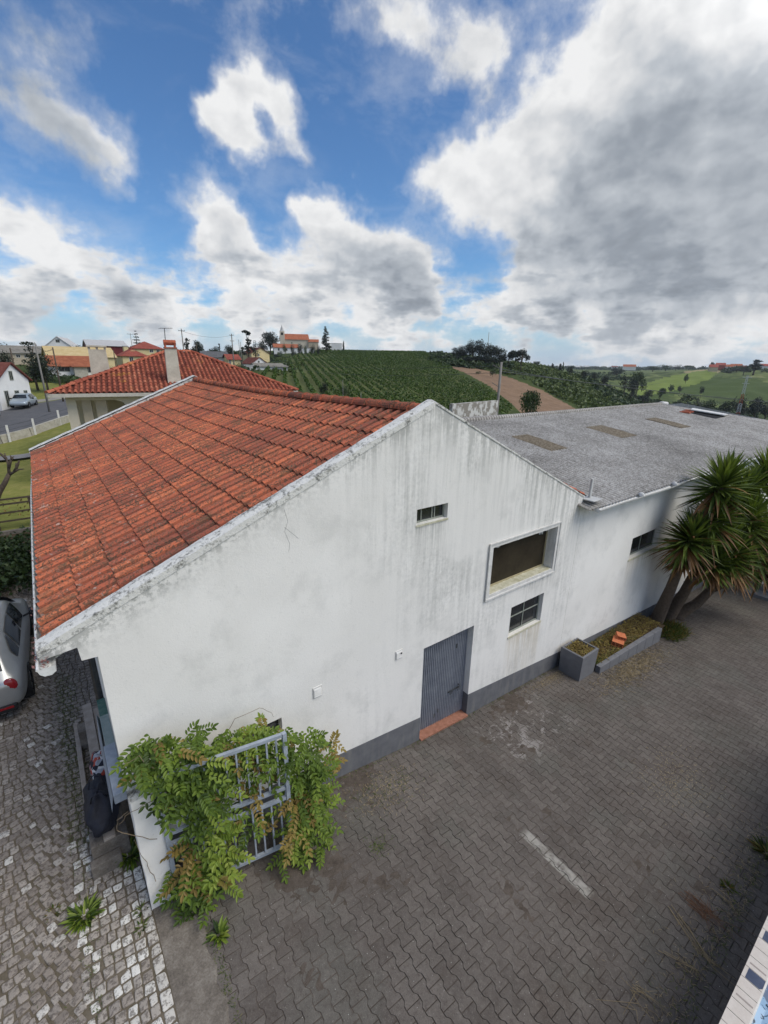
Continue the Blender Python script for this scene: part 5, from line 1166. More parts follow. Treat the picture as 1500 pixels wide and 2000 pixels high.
def crown_lumps(kind, q):
    L = []
    if kind == 'round':
        for k in range(16): a = q.random()*6.28; r = q.random()**.5*.30; z = .40+.42*q.random(); s = .13+.09*q.random(); L.append((r*cos(a), r*sin(a), z, s, s, s*.85))
    elif kind == 'umbrella':
        for k in range(14): a = q.random()*6.28; r = q.random()**.5*.42; L.append((r*cos(a), r*sin(a), .68+.16*q.random()-.25*r, .13, .13, .09))
        for k in range(5): a = q.random()*6.28; L.append((.28*cos(a), .28*sin(a), .45+.1*q.random(), .10, .10, .06))
    elif kind == 'cypress':
        for k in range(14): z = .08+.88*k/14; s = .10*(1-.75*(z-.1)**1.5) if z > .1 else .07; L.append((q.uniform(-.01, .01), q.uniform(-.01, .01), z, s, s, .07))
    elif kind == 'conifer':
        for k in range(26): z = .14+.82*k/26; w = .24*(1-(z-.1)**1.2*.9); a = q.random()*6.28; L.append((w*.55*cos(a), w*.55*sin(a), z, w*.6, w*.6, .035))
    elif kind == 'open':
        for k in range(22): z = .30+.66*q.random(); a = q.random()*6.28; r = .20*q.random()*(1.25-z); L.append((r*cos(a)*1.4, r*sin(a)*1.4, z, .05+.03*q.random(), .05+.03*q.random(), .035))
    elif kind == 'bush':
        for k in range(12): a = q.random()*6.28; r = q.random()**.5*.45; s = .22+.12*q.random(); L.append((r*cos(a), r*sin(a), .25+.4*q.random()*(1-r), s, s, s*.9))
    elif kind == 'norfolk':
        for k in range(7): z = .25+.72*k/7; w = .22*(1.05-z); L += [(w*cos(a)*.6, w*sin(a)*.6, z, w*.55, w*.55, .018) for a in (0, 1.26, 2.5, 3.77, 5.03)]
    return L
TREEC = {}
def tree_meshes(kind, var, n, size, m_):
    key = (kind, var, m_.name)
    if key in TREEC: return TREEC[key]
    q = random.Random(hash((kind, var)) % 9999 if False else (len(kind)*131+var*17)); L = crown_lumps(kind, q); V, F, r = leaf_cloud(L, n, size, var*7+len(kind))
    cm = npmesh('crown', V, F, m_, r, parent=False); b = MB(); top = .8 if kind not in ('bush',) else .3
    b.tube([(0, 0, -.03), (.01, 0, .2), (0, .01, .45), (0, 0, top)], [.028, .022, .016, .005], 7)
    if kind not in ('cypress', 'norfolk'):
        for l in L[:8]: b.tube([(0, 0, max(.12, l[2]*.5)), (l[0]*.5, l[1]*.5, l[2]*.8), (l[0], l[1], l[2])], [.012, .009, .004], 5)
    tm = b.mesh('trunk', BARK, True); TREEC[key] = (cm, tm); return TREEC[key]
def tree(name, label, p, h, kind, wx=1, var=0, m_=None, group=None, cat='tree', n=1500, size=.028):
    cm, tm = tree_meshes(kind, var, n, size, m_ or TREEL); t = thing(name, label, cat, p, random.random()*6.28, group); t.scale = (h*wx, h*wx, h)
    link(bpy.data.objects.new('crown', cm), t); link(bpy.data.objects.new('trunk', tm), t); return t
def treepx(name, label, x, ytop, ybase, d, kind, wpx=None, **kw):
    p = G(x, ybase, d); h = (ybase-ytop)/FP*d
    top = W(x, ytop, d).z; h = max(h*.6, top-p.z); NAT = dict(round=.78, umbrella=1.0, cypress=.2, conifer=.5, open=.45, bush=1.25, norfolk=.4)[kind]
    wx = 1 if not wpx else (wpx/FP*d)/(h*NAT)
    return tree(name, label, p, h, kind, wx, **kw)
# ------------------------------------------------------------------ houses
WHW = noisy('house_white', (.60, .60, .58), (.72, .72, .70), .8, .9, .1); YEL = noisy('house_yellow', (.60, .48, .24), (.68, .56, .32), .8, .9, .1); BEI = noisy('house_beige', (.42, .35, .25), (.50, .43, .32), .8, .9, .1)
STONE = noisy('stone_infill', (.26, .24, .19), (.50, .47, .40), 4, .9, .3); GRW = noisy('house_grey', (.33, .33, .33), (.45, .45, .44), .8, .9, .1); DKRED = mat('dark_red_cladding', color=(.13, .018, .02), rough=.7)
def roofmat(name, c0, c1):
    def fn(t, b):
        p = t.obj(); w = t.node('ShaderNodeTexWave', wave_type='BANDS', bands_direction='X'); t.put(w.inputs[0], p); w.inputs['Scale'].default_value = 3.2
        n = t.noise(p, 1.2, 5, .65); t.put(b.inputs['Normal'], t.bump(w.outputs['Fac'], .8, .06)); return t.ramp(t.m('ADD', n, t.m('MULTIPLY', t.m('SUBTRACT', w.outputs['Fac'], .5), .2)), [(.3, c0), (.7, c1)])
    return mat(name, fn, rough=.9, spec=.1)
R_OR = roofmat('orange_tile_roof', (.27, .085, .045), (.46, .17, .09)); R_RD = roofmat('red_tile_roof', (.24, .06, .045), (.40, .12, .085)); R_BR = roofmat('brown_tile_roof', (.13, .045, .035), (.24, .09, .07)); R_GR = roofmat('grey_sheet_roof', (.10, .10, .10), (.18, .18, .18)); R_WH = roofmat('pale_sheet_roof', (.50, .49, .47), (.62, .61, .60)); R_YE = roofmat('yellow_sheet_roof', (.58, .43, .20), (.68, .54, .30)); R_LG = roofmat('weathered_sheet_roof', (.20, .18, .15), (.33, .31, .27))
def house(label, p, rz, w, l, h, rise, wall, roof, kind='gable_x', over=.35, wins=(), chim=(), name='house', group=None, doors=()):
    """local x = width, y = depth away; ridge along x (gable_x), along y (gable_y), hip or flat"""
    t = thing(name, label, 'house', p, rz, group); b = MB(); x0, x1, y0, y1 = -w/2, w/2, 0, l; zb = -1.2
    ym = l/2; c = [(x0, y0), (x1, y0), (x1, y1), (x0, y1)]
    for i in range(4):
        (a, e), (g, k) = c[i], c[(i+1) % 4]
        pts = [(a, e, zb), (g, k, zb), (g, k, h)]+([((x0+x1)/2, e, h+rise)] if kind == 'gable_y' and i in (0, 2) else ([(a, ym, h+rise)] if kind == 'gable_x' and i in (1, 3) else []))+[(a, e, h)]
        b.face(pts)
    b.build('wall', wall, t); r = MB(); o = over; th = .12
    def slab(P):
        P = [Vector(q) for q in P]; n = (P[1]-P[0]).cross(P[2]-P[0]).normalized(); n = n if n.z > 0 else -n; Q = [q+n*th for q in P]; P = [q+n*.012 for q in P]; m = len(P)
        r.add(P+Q, [tuple(reversed(range(m))), tuple(range(m, 2*m))]+[(i, (i+1) % m, m+(i+1) % m, m+i) for i in range(m)])
    if kind == 'gable_x':
        s = rise/ym; slab([(x0-o, y0-o, h-o*s), (x1+o, y0-o, h-o*s), (x1+o, ym, h+rise), (x0-o, ym, h+rise)]); slab([(x1+o, y1+o, h-o*s), (x0-o, y1+o, h-o*s), (x0-o, ym, h+rise), (x1+o, ym, h+rise)])
    elif kind == 'gable_y':
        s = rise/(w/2); slab([(x0-o, y1+o, h-o*s), (x0-o, y0-o, h-o*s), (0, y0-o, h+rise), (0, y1+o, h+rise)]); slab([(x1+o, y0-o, h-o*s), (x1+o, y1+o, h-o*s), (0, y1+o, h+rise), (0, y0-o, h+rise)])
    elif kind == 'hip':
        k = min(w, l)/2; s = rise/k; za = h-o*s; A, B_, C_, D_ = (x0-o, y0-o, za), (x1+o, y0-o, za), (x1+o, y1+o, za), (x0-o, y1+o, za)
        R1, R2 = ((x0+k, ym, h+rise), (x1-k, ym, h+rise)) if w >= l else ((0, y0+k, h+rise), (0, y1-k, h+rise))
        if w >= l: slab([A, B_, R2, R1]); slab([C_, D_, R1, R2]); slab([D_, A, R1]); slab([B_, C_, R2])
        else: slab([A, B_, R1]); slab([B_, C_, R2, R1]); slab([C_, D_, R2]); slab([D_, A, R1, R2])
    elif kind == 'shed':
        slab([(x0-o, y0-o, h), (x1+o, y0-o, h), (x1+o, y1+o, h+rise), (x0-o, y1+o, h+rise)])
        for xx in (x0, x1): r.face([(xx, y0, h), (xx, y1, h), (xx, y1, h+rise)])
    else: r.box((x0-.1, y0-.1, h), (x1+.1, y1+.1, h+.18))
    ro = r.build('roof', roof, t)
    for (cx, cy, cz, cs, chh) in chim:
        m = MB(); m.box((cx-cs/2, cy-cs/2, cz), (cx+cs/2, cy+cs/2, cz+chh)); m.box((cx-cs*.65, cy-cs*.65, cz+chh), (cx+cs*.65, cy+cs*.65, cz+chh+.12)); m.build('chimney', wall, ro)
    for (wx, wz, ww, wh_, *side) in wins:
        sd = side[0] if side else 'f'; M = Matrix.Identity(4) if sd == 'f' else (Matrix.Translation((x1, 0, 0)) @ Matrix.Rotation(pi/2, 4, 'Z') if sd == 'r' else Matrix.Translation((x0, 0, 0)) @ Matrix.Rotation(pi/2, 4, 'Z'))
        yy = -.03 if sd != 'l' else .0
        m = MB(); fw = .07; a, e, z0, z1 = wx-ww/2, wx+ww/2, wz, wz+wh_
        for B4 in (((a-fw, yy-.01, z0-fw), (e+fw, yy+.04, z0)), ((a-fw, yy-.01, z1), (e+fw, yy+.04, z1+fw)), ((a-fw, yy-.01, z0), (a, yy+.04, z1)), ((e, yy-.01, z0), (e+fw, yy+.04, z1)), (((a+e)/2-.025, yy, z0), ((a+e)/2+.025, yy+.03, z1))): m.box(*B4, M=M)
        f = m.build('window', WHITEP if wall is not WHW else FRG, t); m = MB(); m.face([M @ Vector(q) for q in ((a, yy+.012, z0), (e, yy+.012, z0), (e, yy+.012, z1), (a, yy+.012, z1))]); m.build('pane', GLASS, f)
    for (dx, dw, dh, dm) in doors:
        m = MB(); m.box((dx-dw/2, -.04, 0), (dx+dw/2, .02, dh)); m.build('door', dm, t)
    return t
def vrz(x): p = W(x, 710, 1); return -math.atan2(p.x, p.y)      # heading that faces the camera
def hpx(label, x0, x1, ybase, yeave, ytop, d, l, wall, roof, kind, turn=0, wins=(), **kw):
    xm = (x0+x1)/2; p = G(xm, ybase, d); w = (x1-x0)/FP*d; base = W(xm, ybase, d).z; h = (ybase-yeave)/FP*d; p.z = min(p.z, base) if abs(p.z-base) < 1.2 else base
    h = W(xm, yeave, d).z-p.z; rise = (yeave-ytop)/FP*d; wl = [((q[0]-xm)/FP*d, W(xm, q[3], d).z-p.z, (q[1]-q[0])/FP*d, (q[3]-q[2])/FP*d) for q in wins]
    return house(label, p, vrz(xm)+radians(turn), w, l, h, rise, wall, roof, kind, wins=wl, **kw)
def build_village():
    gp = 'village houses on the rise'
    # white gabled cottage by the road: gable end turned towards us
    p = G(37, 797, 50); t = house('white cottage', p, vrz(38)+radians(54), 4.7, 10, 2.95, 1.75, WHW, R_BR, 'gable_y', .28, wins=((-1.3, .35, .42, 1.5), (0.2, .5, .5, 1.3), (1.5, .6, .42, 1.15), (-.1, 3.0, .4, .85)), group=gp)
    t['label'] = 'white cottage with brown tiled roof, its gable end over the pale parked car'
    hpx('white house with orange tiled roof, two dark openings and stone infill', 112, 192, 737, 715, 697, 78, 7, WHW, R_OR, 'gable_x', 6, wins=((133, 149, 716, 725), (172, 188, 717, 727)), group=gp)
    q = W(157, 737, 77.6); m = MB(); bz = G(157, 737, 77.6).z; m.box((-.85, -.18, 0), (.85, .02, 1.9)); 
    hpx('beige building end with stone texture beside the large chimney', 150, 172, 738, 717, 714, 77, 3, STONE, R_OR, 'shed', 6, group=gp)
    hpx('house with broad pale yellow roof behind the orange one', 112, 222, 722, 697, 679, 92, 10, YEL, R_YE, 'gable_x', 8, group=gp)
    hpx('white barn with rounded gable and one dark window', 97, 139, 694, 676, 659, 150, 14, WHW, R_WH, 'gable_y', -12, wins=((118, 124, 664, 669),), group=gp)
    hpx('yellowish base building under the white barn', 99, 132, 700, 686, 683, 140, 8, YEL, R_WH, 'flat', -8, group=gp)
    hpx('long white hall with dark red side wall behind the wide chimney', 180, 246, 693, 676, 664, 125, 18, DKRED, R_WH, 'gable_x', 5, group=gp)
    hpx('tall cream end bay of the long hall', 244, 252, 693, 677, 676, 120, 3, YEL, R_WH, 'flat', 5, group=gp)
    hpx('yellow house with small red hipped roof and one white window', 244, 288, 712, 695, 683, 105, 9, YEL, R_RD, 'hip', 10, wins=((259, 265, 698, 706),), chim=((0, 2, 2.4, .7, 1.3),), group=gp)
    hpx('cream house under the large red hipped roof near the antenna', 262, 318, 692, 681, 668, 135, 12, YEL, R_RD, 'hip', 8, wins=((296, 302, 683, 688), (308, 313, 683, 688)), group=gp)
    hpx('old barn with weathered grey roof behind the dark trees', 2, 78, 704, 690, 676, 110, 12, BEI, R_LG, 'gable_x', -8, wins=((38, 44, 693, 698), (50, 54, 693, 698)), group=gp)
    hpx('small grey-roofed house left of the orange roofed house', 100, 116, 704, 694, 688, 112, 6, WHW, R_LG, 'gable_x', 0, group=gp)
    hpx('white single-storey house with flat dark grey roof', 401, 449, 714, 699, 687, 118, 7, WHW, R_GR, 'shed', 6, wins=((424, 429, 701, 705),), group=gp)
    hpx('cream annex with small red roof beside the dark grey roof', 447, 470, 714, 702, 693, 116, 6, YEL, R_RD, 'gable_x', 14, wins=((450, 453, 703, 712),), group=gp)
    hpx('yellow house with red-brown roof below the round tree', 491, 528, 702, 690, 680, 178, 9, YEL, R_BR, 'gable_y', 24, wins=((505, 508, 692, 696),), group=gp)
    hpx('white house with tall white gable by the stone walls', 492, 524, 720, 710, 699, 150, 8, WHW, R_BR, 'gable_y', 26, wins=((506, 509, 705, 708),), group=gp)
    hpx('long low grey-roofed white building at the vineyard foot', 500, 556, 726, 716, 710, 146, 7, WHW, R_LG, 'gable_x', 14, group=gp)
    hpx('small pale shed nearest the vineyard edge', 540, 562, 724, 717, 714, 140, 4, GRW, R_LG, 'shed', 10, group=gp)
    hpx('white box house with grey side wall at the village foot', 478, 500, 729, 714, 713, 140, 5, GRW, R_WH, 'flat', 16, group=gp)
    hpx('red roofed white house just below the church', 536, 583, 688, 679, 672, 262, 12, WHW, R_OR, 'gable_x', 4, wins=((545, 548, 681, 685), (560, 563, 681, 685)), group=gp)
    hpx('white garden building right of the red roofed house', 584, 614, 690, 681, 680, 265, 8, WHW, R_WH, 'flat', 4, group=gp)
    hpx('white cube building between the conifer and small cypress', 647, 668, 685, 671, 669.5, 295, 8, WHW, R_WH, 'flat', 0, group=gp)
    hpx('small pink-brown house right of the church', 603, 622, 681, 668, 663, 285, 8, BEI, R_OR, 'gable_x', 0, group=gp)
    # church
    d = 285; p = G(575, 683, d); p.z = W(575, 683, d).z; rz = vrz(575); t = thing('church', 'church with red roof and small bell tower on the hilltop', 'church', p, rz); sc = d/FP
    def bx(name, xa, xb, yt, yb_, dep, m_, y0=0): m = MB(); m.box(((xa-575)*sc, y0, (683-yb_)*sc-1), ((xb-575)*sc, y0+dep, (683-yt)*sc)); return m.build(name, m_, t)
    bx('nave', 550, 603, 664, 684, 10, CREAM); m = MB(); Z = lambda y: (683-y)*sc
    m.add([((547-575)*sc, -.6, Z(664.5)), ((604.5-575)*sc, -.6, Z(664.5)), ((603-575)*sc, 5, Z(653.5)), ((548.5-575)*sc, 5, Z(653.5)), ((604.5-575)*sc, 10.6, Z(664.5)), ((547-575)*sc, 10.6, Z(664.5))], [(0, 1, 2, 3), (3, 2, 4, 5), (0, 3, 5), (1, 4, 2)]); m.build('roof', R_OR, t)
    tw = bx('bell_tower', 548.5, 557.5, 650, 684, 3, CREAM, -1.5); m = MB(); m.box(((551-575)*sc, -1.56, Z(657)), ((555-575)*sc, -1.5, Z(652.5))); m.build('belfry_opening', BLACK, tw); m = MB(); c0 = (553-575)*sc
    m.tube([(c0, 0, Z(650)), (c0, 0, Z(648.5)), (c0, 0, Z(645)), (c0, 0, Z(641)), (c0, 0, Z(638))], [1.6, 1.1, .75, .25, .03], 8); m.build('spire', GRW, tw)
    m = MB(); m.box(((586-575)*sc, -.05, Z(681)), ((588-575)*sc, 0, Z(676))); m.box(((570-575)*sc, -.05, Z(672)), ((571.5-575)*sc, 0, Z(669))); m.build('window', GLASS, t)
    # far villages on the right ridge
    far = [(1218,1240,722,716,712,900,'orange-roofed far house alone on the middle ridge',R_OR,WHW),(1386,1400,724,717,712,640,'red-roofed house at the left end of the far hamlet',R_RD,BEI),(1399,1414,721,713,709,660,'larger pink-red house on top of the far hamlet',R_RD,R_RD),(1414,1428,722,716,712,680,'orange-roofed far house right of the pink-red one',R_OR,WHW),(1428,1446,723,715,711,700,'long white far house in the hamlet with orange roof',R_OR,WHW),(1447,1456,722,717,714,690,'small far house beside the tall feathery tree',R_BR,WHW),(1488,1512,722,715,711,640,'red-roofed far house right of the feathery tree',R_RD,WHW),(1120,1136,721,717,714.5,1500,'pale distant building left on the skyline',R_WH,WHW),(1140,1150,721,716.5,714,1450,'smaller pale distant building on the skyline',R_WH,WHW),(1195,1206,721,717,715,1300,'low distant house left of the orange-roofed one',R_BR,WHW)]
    for x0, x1, yb, ye, yt, d, lb, rf, wl in far: hpx(lb, x0, x1, yb, ye, yt, d, 10, wl, rf, 'gable_x', 8, group='distant houses on the far ridge')
build_village()
def build_neighbour():
    E1, E2 = Vector((.53, 27.75, -1.62)), Vector((12.85, 25.85, -1.62)); ev = (E2-E1); LW = ev.length; eu = ev/LW; back = Vector((-eu.y, eu.x, 0)); D_ = 11.4; rise = 2.15
    t = thing('neighbour_house', 'cream house with hipped red tile roof, arched porch and two chimneys', 'house', E1+eu*6+back*5+Vector((0, 0, -4.7))); WCT(t)
    ax = 6.9; R1 = E1+eu*5.9+back*(D_/2)+Vector((0, 0, rise)); R2 = E1+eu*7.3+back*(D_/2)+Vector((0, 0, rise)); E3, E4 = E2+back*D_, E1+back*D_
    b = MB(); 
    for (a, c, r1, r2) in ((E1, E2, R1, R2), (E4, E1, R1, R1), (E2, E3, R2, R2)):
        e = (c-a); L = e.length; e /= L; m1 = r1-a; u1 = m1.dot(e); upv = (m1-e*u1); S = upv.length; upv /= S; u2 = (r2-a).dot(e)
        nx = int(L/.24); ny = int(S/.37)
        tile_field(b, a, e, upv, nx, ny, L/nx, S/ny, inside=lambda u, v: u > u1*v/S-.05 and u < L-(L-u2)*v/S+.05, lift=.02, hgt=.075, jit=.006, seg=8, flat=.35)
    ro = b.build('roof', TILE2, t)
    s = MB(); dz = Vector((0, 0, -.02))
    for P in ((E1, E2, R2, R1), (E2, E3, R2), (E3, E4, R1, R2), (E4, E1, R1)): s.face([p+dz for p in P])
    s.build('roof_underlay', R_BR, t)
    r = MB()
    for a, c in ((E1, R1), (E2, R2), (E4, R1), (E3, R2), (R1, R2)): ridge_row(r, a+Vector((0, 0, .03)), c+Vector((0, 0, .03)), max(3, int((c-a).length/.4)), .12)
    r.build('hip_tiles', TILE2, ro)
    f = MB(); 
    for a, c in ((E1, E2), (E2, E3), (E3, E4), (E4, E1)): f.bar(a+Vector((0, 0, -.10)), c+Vector((0, 0, -.10)), .10, .17)
    f.face([p+Vector((0, 0, -.19)) for p in (E1, E2, E3, E4)]); f.build('eave_fascia', noisy('eave_paint', (.40, .37, .31), (.55, .52, .45), 4, .8, .1), t)
    # wall, with the porch at the left corner
    def Q(u, v, z): return E1+eu*u+back*v+Vector((0, 0, z-E1.z))
    w = MB(); z0, z1 = -6.8, -1.80; ins = .55
    # wall drawn as outline with arch opening (u,z)
    arc = [(3.15, z0)]+[(3.15+.60-.60*cos(a), -2.55+.60*sin(a)) for a in np.linspace(0, pi/2, 8)]; 
    out = [(3.75, z1), (11.8, z1), (11.8, z0), (3.15, z0)]; out = [(2.95, z1), (11.8, z1), (11.8, z0), (3.30, z0), (3.30, -2.6)]+[(3.30-.42*(1-cos(a)), -2.6+.55*sin(a)) for a in np.linspace(.2, pi/2, 7)]+[(2.8, -2.0), (1.0, -2.0), (1.0, z1)]
    win = rect(4.55, 5.75, -3.35, -2.42)
    poly_wall(w, out, [win], lambda u, v: Q(u, ins, v)); w.face([Q(11.8, ins, z0), Q(11.8, 10.8, z0), Q(11.8, 10.8, z1), Q(11.8, ins, z1)]); w.face([Q(.6, 3.2, z0), Q(.6, 10.8, z0), Q(.6, 10.8, z1), Q(.6, 3.2, z1)]); w.face([Q(.6, 10.8, z0), Q(11.8, 10.8, z0), Q(11.8, 10.8, z1), Q(.6, 10.8, z1)])
    w.face([Q(.6, 3.2, z0), Q(3.3, 3.2, z0), Q(3.3, 3.2, z1), Q(.6, 3.2, z1)]); w.face([Q(3.3, ins, z0), Q(3.3, 3.2, z0), Q(3.3, 3.2, z1), Q(3.3, ins, z1)]); w.build('wall', CREAM, t)
    for (u, v, wd, m_) in ((.62, ins, .42, CREAM), (1.25, .75, .42, BEI), (1.85, .75, .50, BEI)):
        m = MB(); a = Q(u, v, z0); m.add([Q(u, v, z0), Q(u+wd, v, z0), Q(u+wd, v+.35, z0), Q(u, v+.35, z0), Q(u, v, z1), Q(u+wd, v, z1), Q(u+wd, v+.35, z1), Q(u, v+.35, z1)], [(0, 1, 5, 4), (1, 2, 6, 5), (2, 3, 7, 6), (3, 0, 4, 7)]); m.build('porch_pillar', m_, t)
    m = MB()
    for B4 in ((4.55, 5.75, -3.35, -3.28), (4.55, 5.75, -2.49, -2.42), (4.55, 4.63, -3.28, -2.49), (5.67, 5.75, -3.28, -2.49), (5.10, 5.18, -3.28, -2.49)): m.face([Q(B4[0], ins-.02, B4[2]), Q(B4[1], ins-.02, B4[2]), Q(B4[1], ins-.02, B4[3]), Q(B4[0], ins-.02, B4[3])])
    wf = m.build('window', WHITEP, t); m = MB(); m.face([Q(4.55, ins+.05, -3.35), Q(5.75, ins+.05, -3.35), Q(5.75, ins+.05, -2.42), Q(4.55, ins+.05, -2.42)]); m.build('pane', GLASS, wf)
    CHM = noisy('chimney_render', (.40, .36, .29), (.62, .57, .47), 2.5, .9, .3)
    def chim(x, ytop, ybase, d, wpx, lb, cap):
        p = W(x, ybase, d); top = W(x, ytop, d).z; w0 = wpx/FP*d/2; m = MB(); M = Matrix.Translation((p.x, p.y, 0)) @ Matrix.Rotation(-.15, 4, 'Z')
        h = top-p.z; n = 4; m.add([M @ Vector(q) for q in ((-w0, -.25, p.z-.4), (w0, -.25, p.z-.4), (w0, .25, p.z-.4), (-w0, .25, p.z-.4), (-w0*.86, -.22, top), (w0*.86, -.22, top), (w0*.86, .22, top), (-w0*.86, .22, top))], [(0, 1, 5, 4), (1, 2, 6, 5), (2, 3, 7, 6), (3, 0, 4, 7), (4, 5, 6, 7)]); o = m.build('chimney', CHM, ro, label=lb); c = MB()
        if cap == 'slot':
            for s in (-1, 0, 1): c.box((s*w0*.8-.05, -.2, top), (s*w0*.8+.05, .2, top+.14), M=M)
            c.box((-w0*1.0, -.3, top+.14), (w0*1.0, .3, top+.22), M=M)
        else:
            c.box((-w0*.95, -.27, top), (w0*.95, .27, top+.06), M=M)
            for s in (-1, 1): c.box((s*w0*.7-.04, -.2, top+.06), (s*w0*.7+.04, .2, top+.24), .3, M=M)
            c.tube([M @ Vector((-w0*.9, 0, top+.30)), M @ Vector((w0*.9, 0, top+.30))], .14, 8)
        c.build('chimney_cap', TILE2 if cap != 'slot' else CHM, o)
    chim(197, 683, 727, 27.5, 33, 'wide plastered chimney on the left hip', 'slot'); chim(339, 681, 733, 25.3, 24, 'slim tapered chimney on the front slope', 'tile')
    a = MB(); p = W(324, 690, 26.5); q = W(321, 641, 26.5); a.tube([p+Vector((0, 0, -.6)), q], .022, 6); s = Vector((cos(.9), -sin(.9), 0))
    a.tube([q-s*.25, q+s*.55], .012, 5)
    for k in range(7): c = q-s*.2+s*.11*k; a.tube([c+Vector((-.1, -.2, 0)), c+Vector((.1, .2, 0))], .008, 4)
    a.tube([q-s*.4+Vector((0, 0, -.02)), q-s*.2], .010, 4); a.build('tv_antenna', DARKM, ro)
build_neighbour()
def build_greens():
    g = 'trees round the village'
    T = treepx
    T('broadleaf_tree', 'dark bushy tree between the two leaning-looking poles', 92, 688, 752, 62, 'round', 58, var=1, m_=TREED, n=2600, size=.022, group=g)
    T('pine_tree', 'sparse spiky tree rising over the dark bushy one', 72, 664, 750, 63, 'open', 40, var=3, m_=TREED, n=500, size=.02, group=g)
    T('broadleaf_tree', 'dark tree at the left picture edge beside the barn', 4, 683, 725, 75, 'round', 42, var=2, m_=TREED, group=g)
    T('broadleaf_tree', 'wide dark tree crown over the old barn roof', 22, 661, 690, 120, 'bush', 56, var=0, m_=TREED, group=g)
    T('broadleaf_tree', 'row of dark green crowns right of the white barn', 158, 664, 690, 145, 'bush', 44, var=1, m_=TREED, group=g)
    T('hedge_shrub', 'hedge below the yellow end house by the orange roof', 128, 726, 741, 70, 'bush', 40, var=2, m_=TREEL, group=g)
    T('shrub', 'shrub at the right end of the orange-roofed house', 212, 707, 727, 82, 'bush', 24, var=3, m_=TREEL, group=g)
    T('shrub', 'shrub behind the small red hipped roof', 262, 679, 694, 115, 'bush', 34, var=4, m_=TREEL, group=g)
    T('norfolk_pine', 'tall tiered pine with flat whorls on the skyline', 268, 640, 672, 200, 'norfolk', 22, var=0, m_=TREED, n=700, size=.02, group=g)
    T('eucalyptus_tree', 'thin open tree left of the round dark pair', 367, 654, 692, 150, 'open', 18, var=1, m_=TREED, n=500, group=g)
    T('broadleaf_tree', 'round dark tree behind the slim chimney', 387, 660, 692, 150, 'round', 28, var=3, m_=TREED, group=g)
    T('shrub', 'light green bush under the round dark tree', 396, 676, 694, 145, 'bush', 22, var=2, m_=SCRUBL, group=g)
    T('shrub', 'low bush left of the flat grey roof', 368, 688, 700, 120, 'bush', 26, var=5, m_=TREEL, group=g)
    T('broadleaf_tree', 'small tree touching the flat grey roof', 419, 675, 694, 160, 'round', 20, var=4, m_=TREED, group=g)
    T('broadleaf_tree', 'dark tree in front of the lattice mast', 448, 672, 696, 150, 'round', 24, var=5, m_=TREED, group=g)
    T('palm_like_tree', 'slim young tree between the dark trees', 430, 670, 692, 170, 'open', 10, var=2, m_=TREED, n=300, group=g)
    T('araucaria_tree', 'tall open tree with airy layered branches', 487, 645, 702, 160, 'open', 30, var=5, m_=TREED, n=800, size=.024, group=g)
    T('broadleaf_tree', 'leafy companion at the right of the airy tall tree', 500, 662, 700, 165, 'round', 16, var=6, m_=TREED, n=600, group=g)
    T('shrub', 'round green bush right of the cream annex', 469, 702, 722, 112, 'bush', 34, var=0, m_=TREEL, group=g)
    T('holm_oak', 'large dark round tree left of the church', 528, 647, 688, 275, 'round', 42, var=0, m_=TREED, n=2400, size=.024, group=g)
    T('broadleaf_tree', 'lower dark tree under the large one by the church', 515, 664, 690, 270, 'round', 20, var=2, m_=TREED, group=g)
    for i, (x, yt, w, lb) in enumerate(((556, 663, 10, 'first small tree from the left along the church wall'), (571, 664, 9, 'second small tree along the church wall'), (585, 662, 13, 'light tree before the middle of the nave'), (597, 668, 9, 'tree at the church right corner'), (610, 664, 14, 'olive tree right of the nave'), (622, 667, 10, 'tree against the tall conifer'), (548, 680, 12, 'shrub before the red roofed house'), (575, 681, 13, 'second shrub before the red roofed house'), (540, 690, 16, 'bush above the stone walls'), (515, 692, 20, 'dark bush beside the yellow house'))):
        T('small_tree', lb, x, yt, yt+18, 255-i*3, 'bush', w, var=i % 4, m_=TREED if i % 3 else TREEL, n=500, size=.05, group='small trees below the church')
    T('conifer_tree', 'tall dark layered conifer right of the church', 637, 636, 685, 270, 'conifer', 22, var=0, m_=TREED, n=2200, size=.02, group=g)
    T('cypress_tree', 'small pointed cypress beside the white cube', 671, 665, 684, 285, 'cypress', 5, var=0, m_=TREED, n=500, group=g)
    T('shrub', 'dark shrub between conifer and white cube', 653, 664, 680, 300, 'bush', 14, var=1, m_=TREED, n=500, group=g)
    T('cypress_tree', 'young dark tree standing in the lower vineyard', 633, 732, 762, 85, 'bush', 18, var=4, m_=TREED, n=900, size=.04, group='trees in the vineyard')
    T('small_tree', 'second small tree in the lower vineyard near a stake', 672, 741, 768, 85, 'bush', 26, var=2, m_=TREEL, n=900, size=.04, group='trees in the vineyard')
    T('broadleaf_tree', 'leafy tree at the foot of the bare brown field', 1030, 755, 800, 62, 'round', 44, var=7, m_=TREEL, n=2200, size=.026, group='trees in the vineyard')
    T('small_tree', 'small tree in the upper bare field', 934, 727, 741, 190, 'bush', 12, var=2, m_=TREEL, n=500, group='trees in the vineyard'); T('small_tree', 'small tree at the bare field upper edge', 897, 711, 724, 215, 'bush', 14, var=5, m_=TREED, n=500, group='trees in the vineyard'); T('small_tree', 'bushy tree beside the concrete utility pole', 962, 712, 736, 190, 'bush', 18, var=1, m_=TREEL, n=700, group='trees in the vineyard')
    q = random.Random(9); hill = [(893, 678, 712, 26), (905, 672, 712, 30), (922, 662, 712, 26), (934, 657, 712, 22), (948, 668, 715, 34), (962, 672, 716, 30), (880, 690, 712, 30), (862, 692, 712, 34), (845, 694, 711, 26), (975, 676, 712, 28), (940, 690, 718, 44), (915, 694, 716, 44), (955, 697, 718, 40)]
